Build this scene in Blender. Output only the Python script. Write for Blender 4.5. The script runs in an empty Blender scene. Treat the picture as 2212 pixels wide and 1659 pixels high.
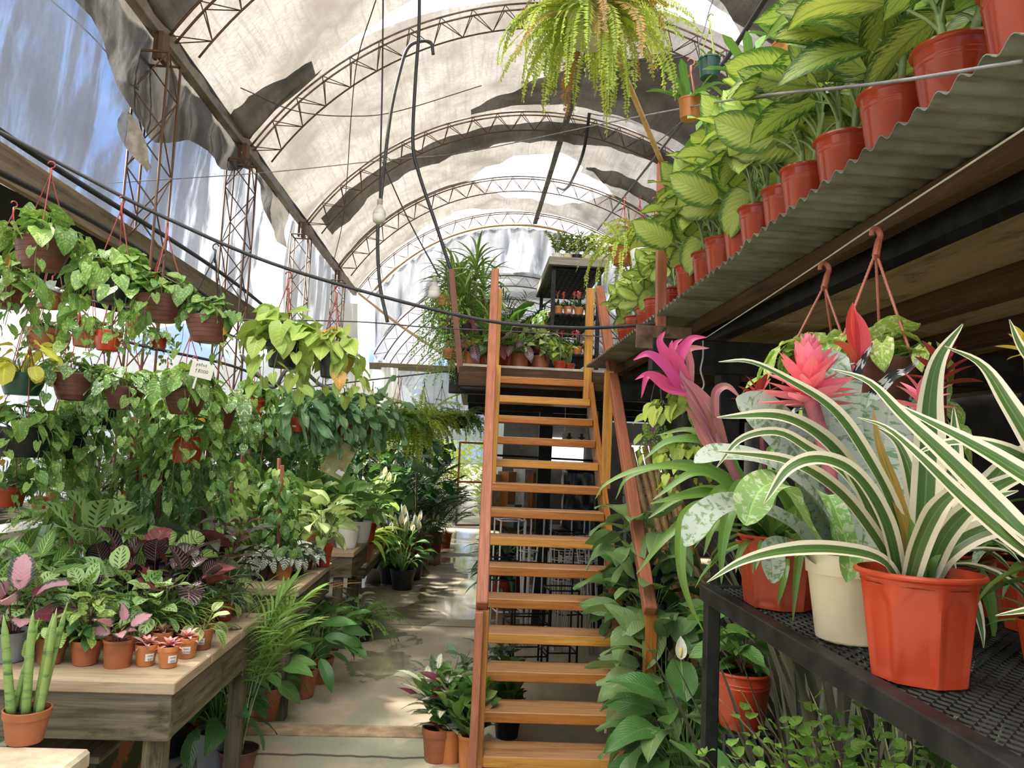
import bpy, math, random
import numpy as np
from mathutils import Vector, Matrix

SC = bpy.context.scene
COL = SC.collection
PI = math.pi

# ------------------------------------------------------------------ camera
IW, IH, FPX = 2212, 1659, 1680.0
EYE = np.array([0.0, 0.0, 1.9])
PT, YW, RL = [math.radians(a) for a in (5.04, 2.65, 2.57)]
_cy, _sy, _cp, _sp, _cr, _sr = math.cos(YW), math.sin(YW), math.cos(PT), math.sin(PT), math.cos(RL), math.sin(RL)
CF = np.array([_sy * _cp, _cy * _cp, _sp])
_R0 = np.array([_cy, -_sy, 0.0])
_U0 = np.cross(_R0, CF)
CR = _R0 * _cr + _U0 * _sr
CU = -_R0 * _sr + _U0 * _cr
cam = bpy.data.cameras.new('camera')
cam.sensor_width = 36.0
cam.lens = FPX / IW * 36.0
cam.clip_start = 0.05
cam.clip_end = 300
camo = bpy.data.objects.new('camera', cam)
COL.objects.link(camo)
camo.matrix_world = Matrix(((CR[0], CU[0], -CF[0], EYE[0]), (CR[1], CU[1], -CF[1], EYE[1]), (CR[2], CU[2], -CF[2], EYE[2]), (0, 0, 0, 1)))
SC.camera = camo

# ------------------------------------------------------------------ exposure, world, sun
SC.view_settings.view_transform = 'Standard'
SC.view_settings.look = 'None'
SC.view_settings.gamma = 1.0
SC.view_settings.exposure = 1.6
SC.cycles.use_denoising = True
SC.cycles.max_bounces = 10
SC.cycles.diffuse_bounces = 4
SC.cycles.glossy_bounces = 3
SC.cycles.transmission_bounces = 6
SC.cycles.transparent_max_bounces = 14
SC.cycles.caustics_reflective = False
SC.cycles.caustics_refractive = False
SC.cycles.sample_clamp_indirect = 6.0
SUN_DIR = Vector((-0.52, 0.10, 0.84)).normalized()
SUN_STRENGTH = 8.0


class G:
    """small helper round a node tree"""
    def __init__(s, tree):
        s.t = tree
        s.t.nodes.clear()

    def n(s, typ, **kw):
        o = s.t.nodes.new(typ)
        for k, v in kw.items():
            setattr(o, k, v)
        return o

    def put(s, sock, v):
        if hasattr(v, 'is_output'):
            s.t.links.new(v, sock)
        elif v is not None:
            if isinstance(v, (tuple, list)) and len(v) == 3 and sock.type == 'RGBA':
                v = (*v, 1)
            sock.default_value = v

    def m(s, op, a, b=None, c=None, clamp=False):
        o = s.n('ShaderNodeMath', operation=op, use_clamp=clamp)
        for i, v in enumerate((a, b, c)):
            if v is not None:
                s.put(o.inputs[i], v)
        return o.outputs[0]

    def vm(s, op, a, b=None):
        o = s.n('ShaderNodeVectorMath', operation=op)
        s.put(o.inputs[0], a)
        if b is not None:
            s.put(o.inputs[1], b)
        return o.outputs['Value'] if op in ('DOT_PRODUCT', 'LENGTH') else o.outputs[0]

    def mix(s, f, a, b, blend='MIX'):
        o = s.n('ShaderNodeMix', data_type='RGBA', blend_type=blend)
        s.put(o.inputs[0], f)
        s.put(o.inputs[6], a)
        s.put(o.inputs[7], b)
        return o.outputs[2]

    def noise(s, vec, scale=5.0, detail=3.0, rough=0.55, dist=0.0):
        o = s.n('ShaderNodeTexNoise')
        if vec is not None:
            s.put(o.inputs['Vector'], vec)
        o.inputs['Scale'].default_value = scale
        o.inputs['Detail'].default_value = detail
        o.inputs['Roughness'].default_value = rough
        o.inputs['Distortion'].default_value = dist
        return o.outputs[0]

    def sm(s, x, a, b, lo=0.0, hi=1.0):
        o = s.n('ShaderNodeMapRange', interpolation_type='SMOOTHSTEP')
        s.put(o.inputs[0], x)
        o.inputs[1].default_value = a
        o.inputs[2].default_value = b
        o.inputs[3].default_value = lo
        o.inputs[4].default_value = hi
        return o.outputs[0]

    def scale(s, vec, v3):
        o = s.n('ShaderNodeMapping')
        s.put(o.inputs[0], vec)
        o.inputs['Scale'].default_value = v3
        return o.outputs[0]

    def xyz(s, x, y, z):
        o = s.n('ShaderNodeCombineXYZ')
        for i, v in enumerate((x, y, z)):
            s.put(o.inputs[i], v)
        return o.outputs[0]

    def sep(s, v):
        o = s.n('ShaderNodeSeparateXYZ')
        s.put(o.inputs[0], v)
        return o.outputs

    def bump(s, h, strength=0.3, dist=0.01):
        o = s.n('ShaderNodeBump')
        s.put(o.inputs['Height'], h)
        o.inputs['Strength'].default_value = strength
        o.inputs['Distance'].default_value = dist
        return o.outputs[0]

    def pbsdf(s, color, rough=0.5, metal=0.0, spec=0.5, normal=None, **kw):
        o = s.n('ShaderNodeBsdfPrincipled')
        s.put(o.inputs['Base Color'], color)
        s.put(o.inputs['Roughness'], rough)
        s.put(o.inputs['Metallic'], metal)
        s.put(o.inputs['Specular IOR Level'], spec)
        if normal is not None:
            s.put(o.inputs['Normal'], normal)
        for k, v in kw.items():
            s.put(o.inputs[k.replace('_', ' ')], v)
        return o.outputs[0]

    def mixs(s, f, a, b):
        o = s.n('ShaderNodeMixShader')
        s.put(o.inputs[0], f)
        s.t.links.new(a, o.inputs[1])
        s.t.links.new(b, o.inputs[2])
        return o.outputs[0]

    def sh(s, typ, color):
        o = s.n(typ)
        s.put(o.inputs['Color'], color)
        return o.outputs[0]

    def out(s, surf):
        o = s.n('ShaderNodeOutputMaterial')
        s.t.links.new(surf, o.inputs[0])


world = bpy.data.worlds.new('sky')
SC.world = world
world.use_nodes = True
g = G(world.node_tree)
d = g.n('ShaderNodeTexCoord').outputs['Generated']
d = g.vm('NORMALIZE', d)
glare = g.vm('DOT_PRODUCT', d, Vector((0.05, 0.88, 0.47)).normalized())
back = g.sm(glare, 0.918, 0.955)
side = g.vm('DOT_PRODUCT', d, Vector((-0.225, 0.945, 0.235)).normalized())
back = g.m('MAXIMUM', back, g.sm(side, 0.986, 0.995))
cl = g.noise(d, 3.2, 5.0, 0.6)
cl = g.sm(cl, 0.50, 0.70)
z = g.sep(d)[2]
blue = g.mix(g.sm(z, 0.0, 0.7), (0.34, 0.52, 0.92), (0.26, 0.44, 0.86))
white = (1.25, 1.28, 1.32)
c = g.mix(g.m('MULTIPLY', cl, 0.35), blue, white)
c = g.mix(back, c, (1.9, 1.9, 1.9))
bg = g.n('ShaderNodeBackground')
g.put(bg.inputs[0], c)
bg.inputs[1].default_value = 0.45
wo = g.n('ShaderNodeOutputWorld')
world.node_tree.links.new(bg.outputs[0], wo.inputs[0])

sun = bpy.data.lights.new('sun', 'SUN')
sun.energy = SUN_STRENGTH
sun.angle = math.radians(6)
sun.color = (1.0, 0.93, 0.82)
suno = bpy.data.objects.new('sun', sun)
COL.objects.link(suno)
suno.location = (0, 0, 20)
suno.rotation_euler = SUN_DIR.to_track_quat('Z', 'Y').to_euler()


# ------------------------------------------------------------------ pixel -> place
def ray(x, y):
    return CF + CR * (x - IW / 2) / FPX - CU * (y - IH / 2) / FPX


def aY(x, y, Y):
    d = ray(x, y)
    return EYE + d * (Y - EYE[1]) / d[1]


def aZ(x, y, Z):
    d = ray(x, y)
    return EYE + d * (Z - EYE[2]) / d[2]


def aX(x, y, X):
    d = ray(x, y)
    return EYE + d * (X - EYE[0]) / d[0]


# ------------------------------------------------------------------ mesh builder
class MB:
    def __init__(s):
        s.V, s.Q, s.T, s.UV, s.R = [], [], [], [], []
        s.qm, s.tm = [], []
        s.n = 0
        s.hb = False

    def add(s, V, quads=None, tris=None, uv=None, rnd=0.0, mat=0):
        V = np.asarray(V, float).reshape(-1, 3)
        k = len(V)
        s.V.append(V)
        s.UV.append(np.zeros((k, 2)) if uv is None else np.asarray(uv, float).reshape(-1, 2))
        s.R.append(np.full(k, rnd))
        if quads is not None and len(quads):
            q = np.asarray(quads, int).reshape(-1, 4) + s.n
            s.Q.append(q)
            s.qm.append(np.full(len(q), mat))
        if tris is not None and len(tris):
            t = np.asarray(tris, int).reshape(-1, 3) + s.n
            s.T.append(t)
            s.tm.append(np.full(len(t), mat))
        s.n += k

    def grid(s, P, uv=None, mat=0, rnd=0.0, wrap=False):
        """P: (a,b,3)"""
        P = np.asarray(P, float)
        a, b = P.shape[:2]
        i = np.arange(a - 1)[:, None]
        j = np.arange(b if wrap else b - 1)[None, :]
        jn = (j + 1) % b
        q = np.stack([i * b + j, i * b + jn, (i + 1) * b + jn, (i + 1) * b + j], -1).reshape(-1, 4)
        if uv is None:
            uu, vv = np.meshgrid(np.linspace(0, 1, b), np.linspace(0, 1, a))
            uv = np.stack([uu, vv], -1)
        s.add(P, q, None, uv, rnd, mat)

    def lathe(s, prof, segs=24, mat=0, M=None, shape=None):
        ang = np.linspace(0, 2 * PI, segs, endpoint=False)
        prof = np.asarray(prof, float)
        rr = prof[:, 0][:, None] * np.ones(segs)[None, :]
        if shape is not None:
            rr = shape(rr, ang, prof[:, 1][:, None])
        P = np.stack([rr * np.cos(ang), rr * np.sin(ang), np.repeat(prof[:, 1][:, None], segs, 1)], -1)
        if M is not None:
            P = (np.c_[P.reshape(-1, 3), np.ones(P.shape[0] * segs)] @ np.array(M).T)[:, :3].reshape(P.shape)
        s.grid(P, mat=mat, wrap=True)

    def tube(s, pts, r, sides=6, mat=0, rnd=0.0, cap=True):
        pts = np.asarray(pts, float)
        k = len(pts)
        r = np.broadcast_to(np.asarray(r, float), (k,))
        tan = np.gradient(pts, axis=0)
        tan /= np.linalg.norm(tan, axis=1)[:, None] + 1e-12
        up = np.array([0, 0, 1.0]) if abs(tan[0, 2]) < 0.9 else np.array([1.0, 0, 0])
        P = np.zeros((k, sides, 3))
        ang = np.linspace(0, 2 * PI, sides, endpoint=False)
        nrm = None
        L = np.r_[0, np.cumsum(np.linalg.norm(np.diff(pts, axis=0), axis=1))]
        for i in range(k):
            t = tan[i]
            nrm = np.cross(t, np.cross(up, t)) if nrm is None else nrm - t * (nrm @ t)
            ln = np.linalg.norm(nrm)
            nrm = nrm / ln if ln > 1e-9 else np.cross(t, [0.3, 0.7, 0.2])
            b = np.cross(t, nrm)
            P[i] = pts[i] + r[i] * (np.cos(ang)[:, None] * nrm + np.sin(ang)[:, None] * b)
        uv = np.stack(np.broadcast_arrays(np.linspace(0, 1, sides)[None, :], L[:, None]), -1)
        base = s.n
        s.grid(P, uv, mat, rnd, wrap=True)
        if cap and sides > 3:
            for row, c in ((0, pts[0]), (k - 1, pts[-1])):
                ids = [base + row * sides + j for j in range(sides)]
                s.add([c], None, None, [[0.5, L[row]]], rnd, mat)
                ci = s.n - 1
                t = [[ci, ids[(j + 1) % sides], ids[j]] if row == 0 else [ci, ids[j], ids[(j + 1) % sides]] for j in range(sides)]
                s.T.append(np.array(t))
                s.tm.append(np.full(len(t), mat))

    def box(s, c, size, rot=None, ch=0.0, mat=0, rnd=0.0):
        """chamfered box, uv.x runs along its longest side in metres"""
        s.hb = True
        h = np.array(size, float) / 2
        ch = min(ch, 0.3 * min(size))
        la = int(np.argmax(h))
        V, UV, idx = [], [], {}
        for ax in range(3):
            o = [i for i in range(3) if i != ax]
            ua = la if la in o else o[0]
            va = [i for i in o if i != ua][0]
            for sg in (-1, 1):
                for sa in (-1, 1):
                    for sb in (-1, 1):
                        p = np.zeros(3)
                        p[ax] = sg * h[ax]
                        p[o[0]] = sa * (h[o[0]] - ch)
                        p[o[1]] = sb * (h[o[1]] - ch)
                        sign = [0, 0, 0]
                        sign[ax], sign[o[0]], sign[o[1]] = sg, sa, sb
                        idx[(ax, tuple(sign))] = len(V)
                        V.append(p)
                        UV.append((p[ua] + h[ua] + 0.37 * ax, p[va] + 0.21 * ax * sg))
        Q, T = [], []

        def orient(f):
            a, b, cc = (V[f[0]], V[f[1]], V[f[2]])
            nn = np.cross(b - a, cc - a)
            return f if nn @ np.mean([V[i] for i in f], 0) > 0 else f[::-1]
        for ax in range(3):
            o = [i for i in range(3) if i != ax]
            for sg in (-1, 1):
                f = []
                for sa, sb in ((-1, -1), (1, -1), (1, 1), (-1, 1)):
                    sign = [0, 0, 0]
                    sign[ax], sign[o[0]], sign[o[1]] = sg, sa, sb
                    f.append(idx[(ax, tuple(sign))])
                Q.append(orient(f))
        if ch > 0:
            for e in range(3):
                a, b = [i for i in range(3) if i != e]
                for sa in (-1, 1):
                    for sb in (-1, 1):
                        f = []
                        for fa, se in ((a, -1), (a, 1), (b, 1), (b, -1)):
                            sign = [0, 0, 0]
                            sign[e], sign[a], sign[b] = se, sa, sb
                            f.append(idx[(fa, tuple(sign))])
                        Q.append(orient(f))
            for sx in (-1, 1):
                for sy in (-1, 1):
                    for sz in (-1, 1):
                        T.append(orient([idx[(k, (sx, sy, sz))] for k in range(3)]))
        V = np.array(V)
        if rot is not None:
            V = V @ np.array(rot).T
        s.add(V + np.array(c), Q, T, UV, rnd, mat)

    def beam(s, a, b, w, t, up=(0, 0, 1), ch=0.0, mat=0):
        """box from a to b; w across, t along up"""
        a, b = np.array(a, float), np.array(b, float)
        y = b - a
        L = np.linalg.norm(y)
        y /= L
        x = np.cross(y, np.array(up, float))
        x /= np.linalg.norm(x)
        zz = np.cross(x, y)
        s.box((a + b) / 2, (w, L, t), np.stack([x, y, zz], 1), ch, mat)

    def mesh(s, name, mats, smooth=True, sharp=None):
        me = bpy.data.meshes.new(name)
        V = np.concatenate(s.V)
        Q = np.concatenate(s.Q) if s.Q else np.zeros((0, 4), int)
        T = np.concatenate(s.T) if s.T else np.zeros((0, 3), int)
        mi = np.concatenate([*(s.qm or [np.zeros(0, int)]), *(s.tm or [np.zeros(0, int)])]).astype(np.int32)
        me.vertices.add(len(V))
        me.vertices.foreach_set('co', V.astype(np.float32).ravel())
        li = np.concatenate([Q.ravel(), T.ravel()]).astype(np.int32)
        me.loops.add(len(li))
        me.loops.foreach_set('vertex_index', li)
        npoly = len(Q) + len(T)
        me.polygons.add(npoly)
        st = np.concatenate([np.arange(len(Q)) * 4, len(Q) * 4 + np.arange(len(T)) * 3]).astype(np.int32)
        me.polygons.foreach_set('loop_start', st)
        me.polygons.foreach_set('material_index', mi)
        me.update(calc_edges=True)
        me.polygons.foreach_set('use_smooth', np.full(npoly, smooth, bool))
        uvl = me.uv_layers.new(name='UVMap')
        uvl.data.foreach_set('uv', np.concatenate(s.UV)[li].astype(np.float32).ravel())
        at = me.attributes.new('rnd', 'FLOAT', 'POINT')
        at.data.foreach_set('value', np.concatenate(s.R).astype(np.float32))
        for m in (mats if isinstance(mats, (list, tuple)) else [mats]):
            me.materials.append(m)
        me.validate()
        sharp = sharp or (30 if s.hb else None)
        if sharp:
            me.set_sharp_from_angle(angle=math.radians(sharp))
        return me

    def obj(s, name, mats, parent=None, smooth=True, sharp=None, loc=None):
        return link(name, s.mesh(name, mats, smooth, sharp), parent, loc)


def link(name, data, parent=None, loc=None):
    o = bpy.data.objects.new(name, data)
    COL.objects.link(o)
    if parent is not None:
        o.parent = parent
    if loc is not None:
        o.location = loc
    return o


def tag(o, label=None, cat=None, group=None, kind=None):
    if label:
        o['label'] = label
    if cat:
        o['category'] = cat
    if group:
        o['group'] = group
    if kind:
        o['kind'] = kind
    return o


def empty(name, loc, rz=0.0, sc=1.0):
    o = bpy.data.objects.new(name, None)
    COL.objects.link(o)
    o.location = loc
    o.rotation_euler = (0, 0, rz)
    o.scale = (sc, sc, sc)
    o.empty_display_size = 0.05
    return o


def thing(name, label, cat, loc=(0, 0, 0), rz=0.0, group=None, sc=1.0):
    return tag(empty(name, loc, rz, sc), label, cat, group)


def struct(o, label=None, cat=None):
    return tag(o, label, cat, None, 'structure')


# ------------------------------------------------------------------ materials
MATS = {}


def mat(name):
    m = bpy.data.materials.new(name)
    m.use_nodes = True
    MATS[name] = m
    return m, G(m.node_tree)


def plain(name, col, rough=0.5, metal=0.0, var=0.15, nscale=12.0, spec=0.5, bump=0.0, second=None):
    m, g = mat(name)
    tc = g.n('ShaderNodeTexCoord').outputs['Object']
    f = g.noise(tc, nscale, 4, 0.6)
    dark = tuple(x * (1 - var * 1.6) for x in col)
    lite = tuple(min(1, x * (1 + var)) for x in col)
    cc = g.mix(g.sm(f, 0.3, 0.7), dark if second is None else second, lite)
    nrm = g.bump(g.noise(tc, nscale * 6, 4, 0.6), bump, 0.004) if bump else None
    g.out(g.pbsdf(cc, rough, metal, spec, nrm))
    return m


def wood(name, c1, c2, c3, rough=0.55, grain=1.0, stain=0.3, stain_col=(0.05, 0.04, 0.03), spec=0.3, bump=0.25, nscale=1.0):
    m, g = mat(name)
    uv = g.n('ShaderNodeUVMap').outputs[0]
    rnd = g.n('ShaderNodeObjectInfo').outputs['Random']
    u, v, _ = g.sep(uv)
    vec = g.xyz(g.m('MULTIPLY', u, 1.6 * grain), g.m('MULTIPLY', v, 26.0 * grain), g.m('MULTIPLY', rnd, 37.0))
    f = g.noise(vec, 1.5 * nscale, 6, 0.62, 0.6)
    fine = g.noise(g.xyz(g.m('MULTIPLY', u, 6.0), g.m('MULTIPLY', v, 190.0), rnd), 1.2, 3, 0.6)
    c = g.mix(g.sm(f, 0.32, 0.52), c1, c2)
    c = g.mix(g.sm(f, 0.52, 0.72), c, c3)
    c = g.mix(g.m('MULTIPLY', g.sm(fine, 0.45, 0.75), 0.35), c, tuple(x * 0.55 for x in c1))
    bl = g.noise(g.xyz(g.m('MULTIPLY', u, 3.0), g.m('MULTIPLY', v, 7.0), g.m('MULTIPLY', rnd, 91.0)), 1.6, 5, 0.65)
    c = g.mix(g.m('MULTIPLY', g.sm(bl, 0.52, 0.72), stain), c, stain_col)
    g.out(g.pbsdf(c, rough, 0, spec, g.bump(g.m('ADD', f, g.m('MULTIPLY', fine, 0.4)), bump, 0.004)))
    return m


WOOD_ORANGE = wood('orange_varnished_wood', (0.30, 0.105, 0.022), (0.47, 0.18, 0.035), (0.60, 0.27, 0.07), 0.38, 1.0, 0.25, (0.14, 0.05, 0.02), 0.5, 0.15)
WOOD_TREAD = wood('worn_tread_wood', (0.34, 0.16, 0.07), (0.50, 0.27, 0.12), (0.60, 0.36, 0.19), 0.5, 0.8, 0.3, (0.25, 0.12, 0.07), 0.4, 0.15)
WOOD_YELLOW = wood('yellow_varnished_wood', (0.46, 0.20, 0.035), (0.64, 0.31, 0.06), (0.74, 0.40, 0.09), 0.35, 1.0, 0.1, (0.3, 0.12, 0.03), 0.5, 0.12)
WOOD_RED = wood('red_brown_painted_wood', (0.30, 0.10, 0.055), (0.42, 0.15, 0.08), (0.52, 0.22, 0.12), 0.5, 1.0, 0.3, (0.16, 0.06, 0.04), 0.4, 0.15)
WOOD_POST = wood('dark_red_brown_wood', (0.13, 0.045, 0.025), (0.19, 0.07, 0.04), (0.24, 0.10, 0.06), 0.5, 1.0, 0.3, (0.06, 0.03, 0.02), 0.4, 0.12)
WOOD_OLD = wood('weathered_grey_wood', (0.075, 0.068, 0.045), (0.15, 0.13, 0.085), (0.24, 0.20, 0.13), 0.85, 0.8, 0.85, (0.026, 0.025, 0.017), 0.15, 0.5, 1.0)
WOOD_TOP = wood('dusty_bench_top_wood', (0.33, 0.25, 0.16), (0.44, 0.34, 0.225), (0.50, 0.41, 0.285), 0.85, 0.6, 0.4, (0.17, 0.13, 0.085), 0.15, 0.3)
WOOD_BEAM = wood('old_gutter_board', (0.17, 0.13, 0.085), (0.27, 0.21, 0.14), (0.36, 0.29, 0.20), 0.85, 0.6, 0.5, (0.10, 0.08, 0.06), 0.15, 0.4)
WOOD_DARK = wood('dark_joist_wood', (0.035, 0.020, 0.011), (0.075, 0.042, 0.020), (0.12, 0.065, 0.03), 0.7, 0.8, 0.5, (0.02, 0.012, 0.008), 0.25, 0.3)
PLY = wood('mouldy_plywood', (0.27, 0.20, 0.105), (0.36, 0.28, 0.155), (0.42, 0.33, 0.19), 0.8, 0.35, 0.75, (0.10, 0.06, 0.03), 0.15, 0.1)
BAMBOO = wood('bamboo_cane', (0.34, 0.20, 0.07), (0.48, 0.31, 0.12), (0.58, 0.40, 0.18), 0.45, 0.5, 0.3, (0.20, 0.11, 0.04), 0.4, 0.1)
BAMBOO_RAW = wood('pale_bamboo_pole', (0.62, 0.38, 0.17), (0.74, 0.48, 0.24), (0.80, 0.56, 0.30), 0.45, 0.5, 0.1, (0.4, 0.22, 0.08), 0.4, 0.1)
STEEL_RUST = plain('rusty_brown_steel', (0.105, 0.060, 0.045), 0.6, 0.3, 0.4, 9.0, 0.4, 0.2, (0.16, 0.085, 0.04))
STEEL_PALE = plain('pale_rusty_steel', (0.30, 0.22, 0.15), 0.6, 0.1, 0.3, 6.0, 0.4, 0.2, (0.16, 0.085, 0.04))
STEEL_BLACK = plain('black_painted_steel', (0.015, 0.0145, 0.014), 0.5, 0.0, 0.4, 14.0, 0.25, 0.15)
STEEL_WHITE = plain('white_painted_wire', (0.62, 0.62, 0.63), 0.45, 0.0, 0.1)
STEEL_GREY = plain('dull_galvanised_steel', (0.33, 0.33, 0.32), 0.45, 0.6, 0.15)
RUBBER = plain('black_hose_rubber', (0.02, 0.02, 0.023), 0.5, 0, 0.2)
RUBBER_GREY = plain('grey_hose_rubber', (0.09, 0.088, 0.085), 0.5, 0, 0.2)
CABLE = plain('dark_cable', (0.028, 0.026, 0.032), 0.6, 0, 0.2)
WIRE_PALE = plain('dull_grey_wire', (0.22, 0.21, 0.22), 0.5, 0.2, 0.2)
WIRE = plain('thin_wire', (0.10, 0.09, 0.10), 0.5, 0.3, 0.2)
STRING = plain('pale_string', (0.62, 0.62, 0.52), 0.8, 0, 0.1)
PLASTIC_PINK = plain('salmon_plastic_strap', (0.52, 0.17, 0.11), 0.42, 0, 0.12)
PLASTIC_RED = plain('red_plastic_strap', (0.38, 0.075, 0.06), 0.42, 0, 0.12)
PLASTIC_BLACK = plain('black_plastic', (0.015, 0.016, 0.017), 0.4, 0, 0.3)
PLASTIC_GREEN = plain('lime_strap_plastic', (0.35, 0.45, 0.10), 0.5, 0, 0.1)
WHITE_PLASTIC = plain('white_plastic', (0.78, 0.77, 0.72), 0.35, 0, 0.05)
PAPER = plain('white_paper', (0.80, 0.79, 0.75), 0.7, 0, 0.04)
INK = plain('black_ink', (0.02, 0.02, 0.03), 0.6, 0, 0.05)
SOIL = plain('potting_soil', (0.055, 0.035, 0.022), 0.95, 0, 0.6, 60.0, 0.1, 0.8)
STONE = plain('cream_stone_slab', (0.60, 0.50, 0.36), 0.8, 0, 0.18, 7.0, 0.25, 0.4)
DARK_CLOTH = plain('black_shade_cloth', (0.012, 0.012, 0.013), 0.85, 0, 0.3)

P_TERRA = plain('terracotta_plastic', (0.36, 0.115, 0.045), 0.45, 0, 0.12, 8)
P_ORANGE = plain('orange_terracotta_plastic', (0.55, 0.20, 0.06), 0.42, 0, 0.10, 8)
P_RED = plain('brick_red_glossy_plastic', (0.37, 0.052, 0.02), 0.17, 0, 0.08, 8, 0.35)
P_RED2 = plain('bright_red_plastic', (0.50, 0.055, 0.018), 0.28, 0, 0.06, 8)
P_BROWN = plain('brown_basket_plastic', (0.155, 0.055, 0.038), 0.5, 0, 0.2, 14)
P_BLACK = plain('black_pot_plastic', (0.014, 0.015, 0.017), 0.42, 0, 0.3, 10)
P_GREEN = plain('dark_green_pot_plastic', (0.012, 0.07, 0.052), 0.35, 0, 0.1, 10)
P_CREAM = plain('cream_pot_plastic', (0.66, 0.58, 0.39), 0.3, 0, 0.05, 6)
P_WHITE = plain('white_ceramic', (0.78, 0.76, 0.71), 0.25, 0, 0.04, 6)
P_GREY = plain('grey_pot_plastic', (0.27, 0.28, 0.29), 0.45, 0, 0.08, 8)
P_SAGE = plain('pale_sage_pot_plastic', (0.55, 0.56, 0.42), 0.5, 0, 0.1, 6)
P_PURPLE = plain('purple_pot_plastic', (0.20, 0.04, 0.30), 0.35, 0, 0.1, 8)

# tarpaulin over the vault
def tarp(name, col, dirt, trans=0.62, clear=0.0, streak=None, rough=0.6):
    m, g = mat(name)
    tc = g.n('ShaderNodeTexCoord').outputs['Object']
    uv = g.n('ShaderNodeUVMap').outputs[0]
    big = g.noise(tc, 1.1, 5, 0.6)
    fine = g.noise(g.scale(tc, (7, 22, 7)), 2.2, 4, 0.65)
    run = g.noise(g.scale(uv, (26, 2.2, 1)), 1.6, 4, 0.6)
    c = g.mix(g.sm(big, 0.35, 0.72), col, dirt)
    c = g.mix(g.m('MULTIPLY', g.sm(fine, 0.40, 0.72), 0.55), c, dirt)
    c = g.mix(g.m('MULTIPLY', g.sm(run, 0.46, 0.70), 0.55), c, dirt)
    s = g.mixs(trans, g.sh('ShaderNodeBsdfDiffuse', c), g.sh('ShaderNodeBsdfTranslucent', c))
    if clear or streak:
        f = clear
        if streak:
            st = g.noise(g.scale(uv, (streak, 1.3, 1)), 1.0, 4, 0.6, 0.4)
            f = g.m('MULTIPLY', g.sm(st, 0.36, 0.56, 1.0, 0.12), clear)
            f = g.m('MULTIPLY', f, g.sm(big, 0.30, 0.75, 1.0, 0.6))
        s = g.mixs(f, s, g.sh('ShaderNodeBsdfTransparent', (0.93, 0.96, 1.0)))
        gl = g.n('ShaderNodeBsdfGlossy')
        gl.inputs['Roughness'].default_value = 0.25
        gl.inputs['Color'].default_value = (1, 1, 1, 1)
        s = g.mixs(0.05, s, gl.outputs[0])
    g.out(s)
    return m


TARP = tarp('weathered_white_tarpaulin', (0.215, 0.204, 0.187), (0.115, 0.105, 0.088), 0.66)
TARP_BRIGHT = tarp('bright_white_film', (0.93, 0.92, 0.89), (0.86, 0.85, 0.80), 0.80)  # brighter film devised for unseen bays to light the interior; curtains share it
PLASTIC_CLEAR = tarp('clear_wall_plastic', (0.10, 0.11, 0.13), (0.075, 0.08, 0.095), 0.6, 0.80, 9.0)
PLASTIC_GABLE = tarp('hazy_gable_plastic', (0.23, 0.24, 0.26), (0.16, 0.165, 0.17), 0.62, 0.35, 14.0)
PLASTIC_MILKY = tarp('milky_end_plastic', (0.46, 0.51, 0.56), (0.37, 0.41, 0.44), 0.72, 0.42, 5.0)
DARK_MESH = tarp('dark_shade_mesh', (0.05, 0.055, 0.065), (0.03, 0.032, 0.04), 0.4, 0.35, 6.0)

# floor
m, g = mat('stained_wet_concrete')
tc = g.n('ShaderNodeTexCoord').outputs['Object']
x, y, _ = g.sep(tc)
n1 = g.noise(tc, 1.3, 6, 0.62, 0.3)
n2 = g.noise(tc, 7.0, 5, 0.65)
n3 = g.noise(g.scale(tc, (2.0, 0.7, 1)), 1.7, 5, 0.6, 0.6)
c = g.mix(g.sm(n1, 0.36, 0.64), (0.42, 0.345, 0.24), (0.56, 0.48, 0.35))
grn = g.m('MULTIPLY', g.sm(n3, 0.42, 0.58), g.sm(y, 7.5, 5.2, 0.3, 1.0))
c = g.mix(g.m('MULTIPLY', grn, 0.75), c, (0.32, 0.37, 0.255))
c = g.mix(g.m('MULTIPLY', g.sm(n2, 0.55, 0.8), 0.4), c, (0.22, 0.175, 0.12))
c = g.mix(g.m('MULTIPLY', g.sm(g.noise(tc, 60, 3, 0.7), 0.66, 0.74), 0.5), c, (0.05, 0.035, 0.025))


def crack(g, coord, other, at, w, amp):
    wob = g.m('MULTIPLY', g.m('SUBTRACT', g.noise(g.xyz(g.m('MULTIPLY', other, 1.0), at, 0.0), 1.8, 4, 0.6), 0.5), amp)
    return g.sm(g.m('ABSOLUTE', g.m('SUBTRACT', g.m('ADD', coord, wob), at)), w, w * 2.2, 1.0, 0.0)


ck = crack(g, y, x, 8.63, 0.012, 0.02)
for at, w, amp in ((5.0, 0.010, 0.14), (13.2, 0.02, 0.03), (16.4, 0.02, 0.03), (11.2, 0.015, 0.03)):
    ck = g.m('MAXIMUM', ck, crack(g, y, x, at, w, amp))
ck = g.m('MAXIMUM', ck, crack(g, x, y, -1.62, 0.008, 0.25))
c = g.mix(g.m('MULTIPLY', ck, 0.8), c, (0.04, 0.028, 0.02))
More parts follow.
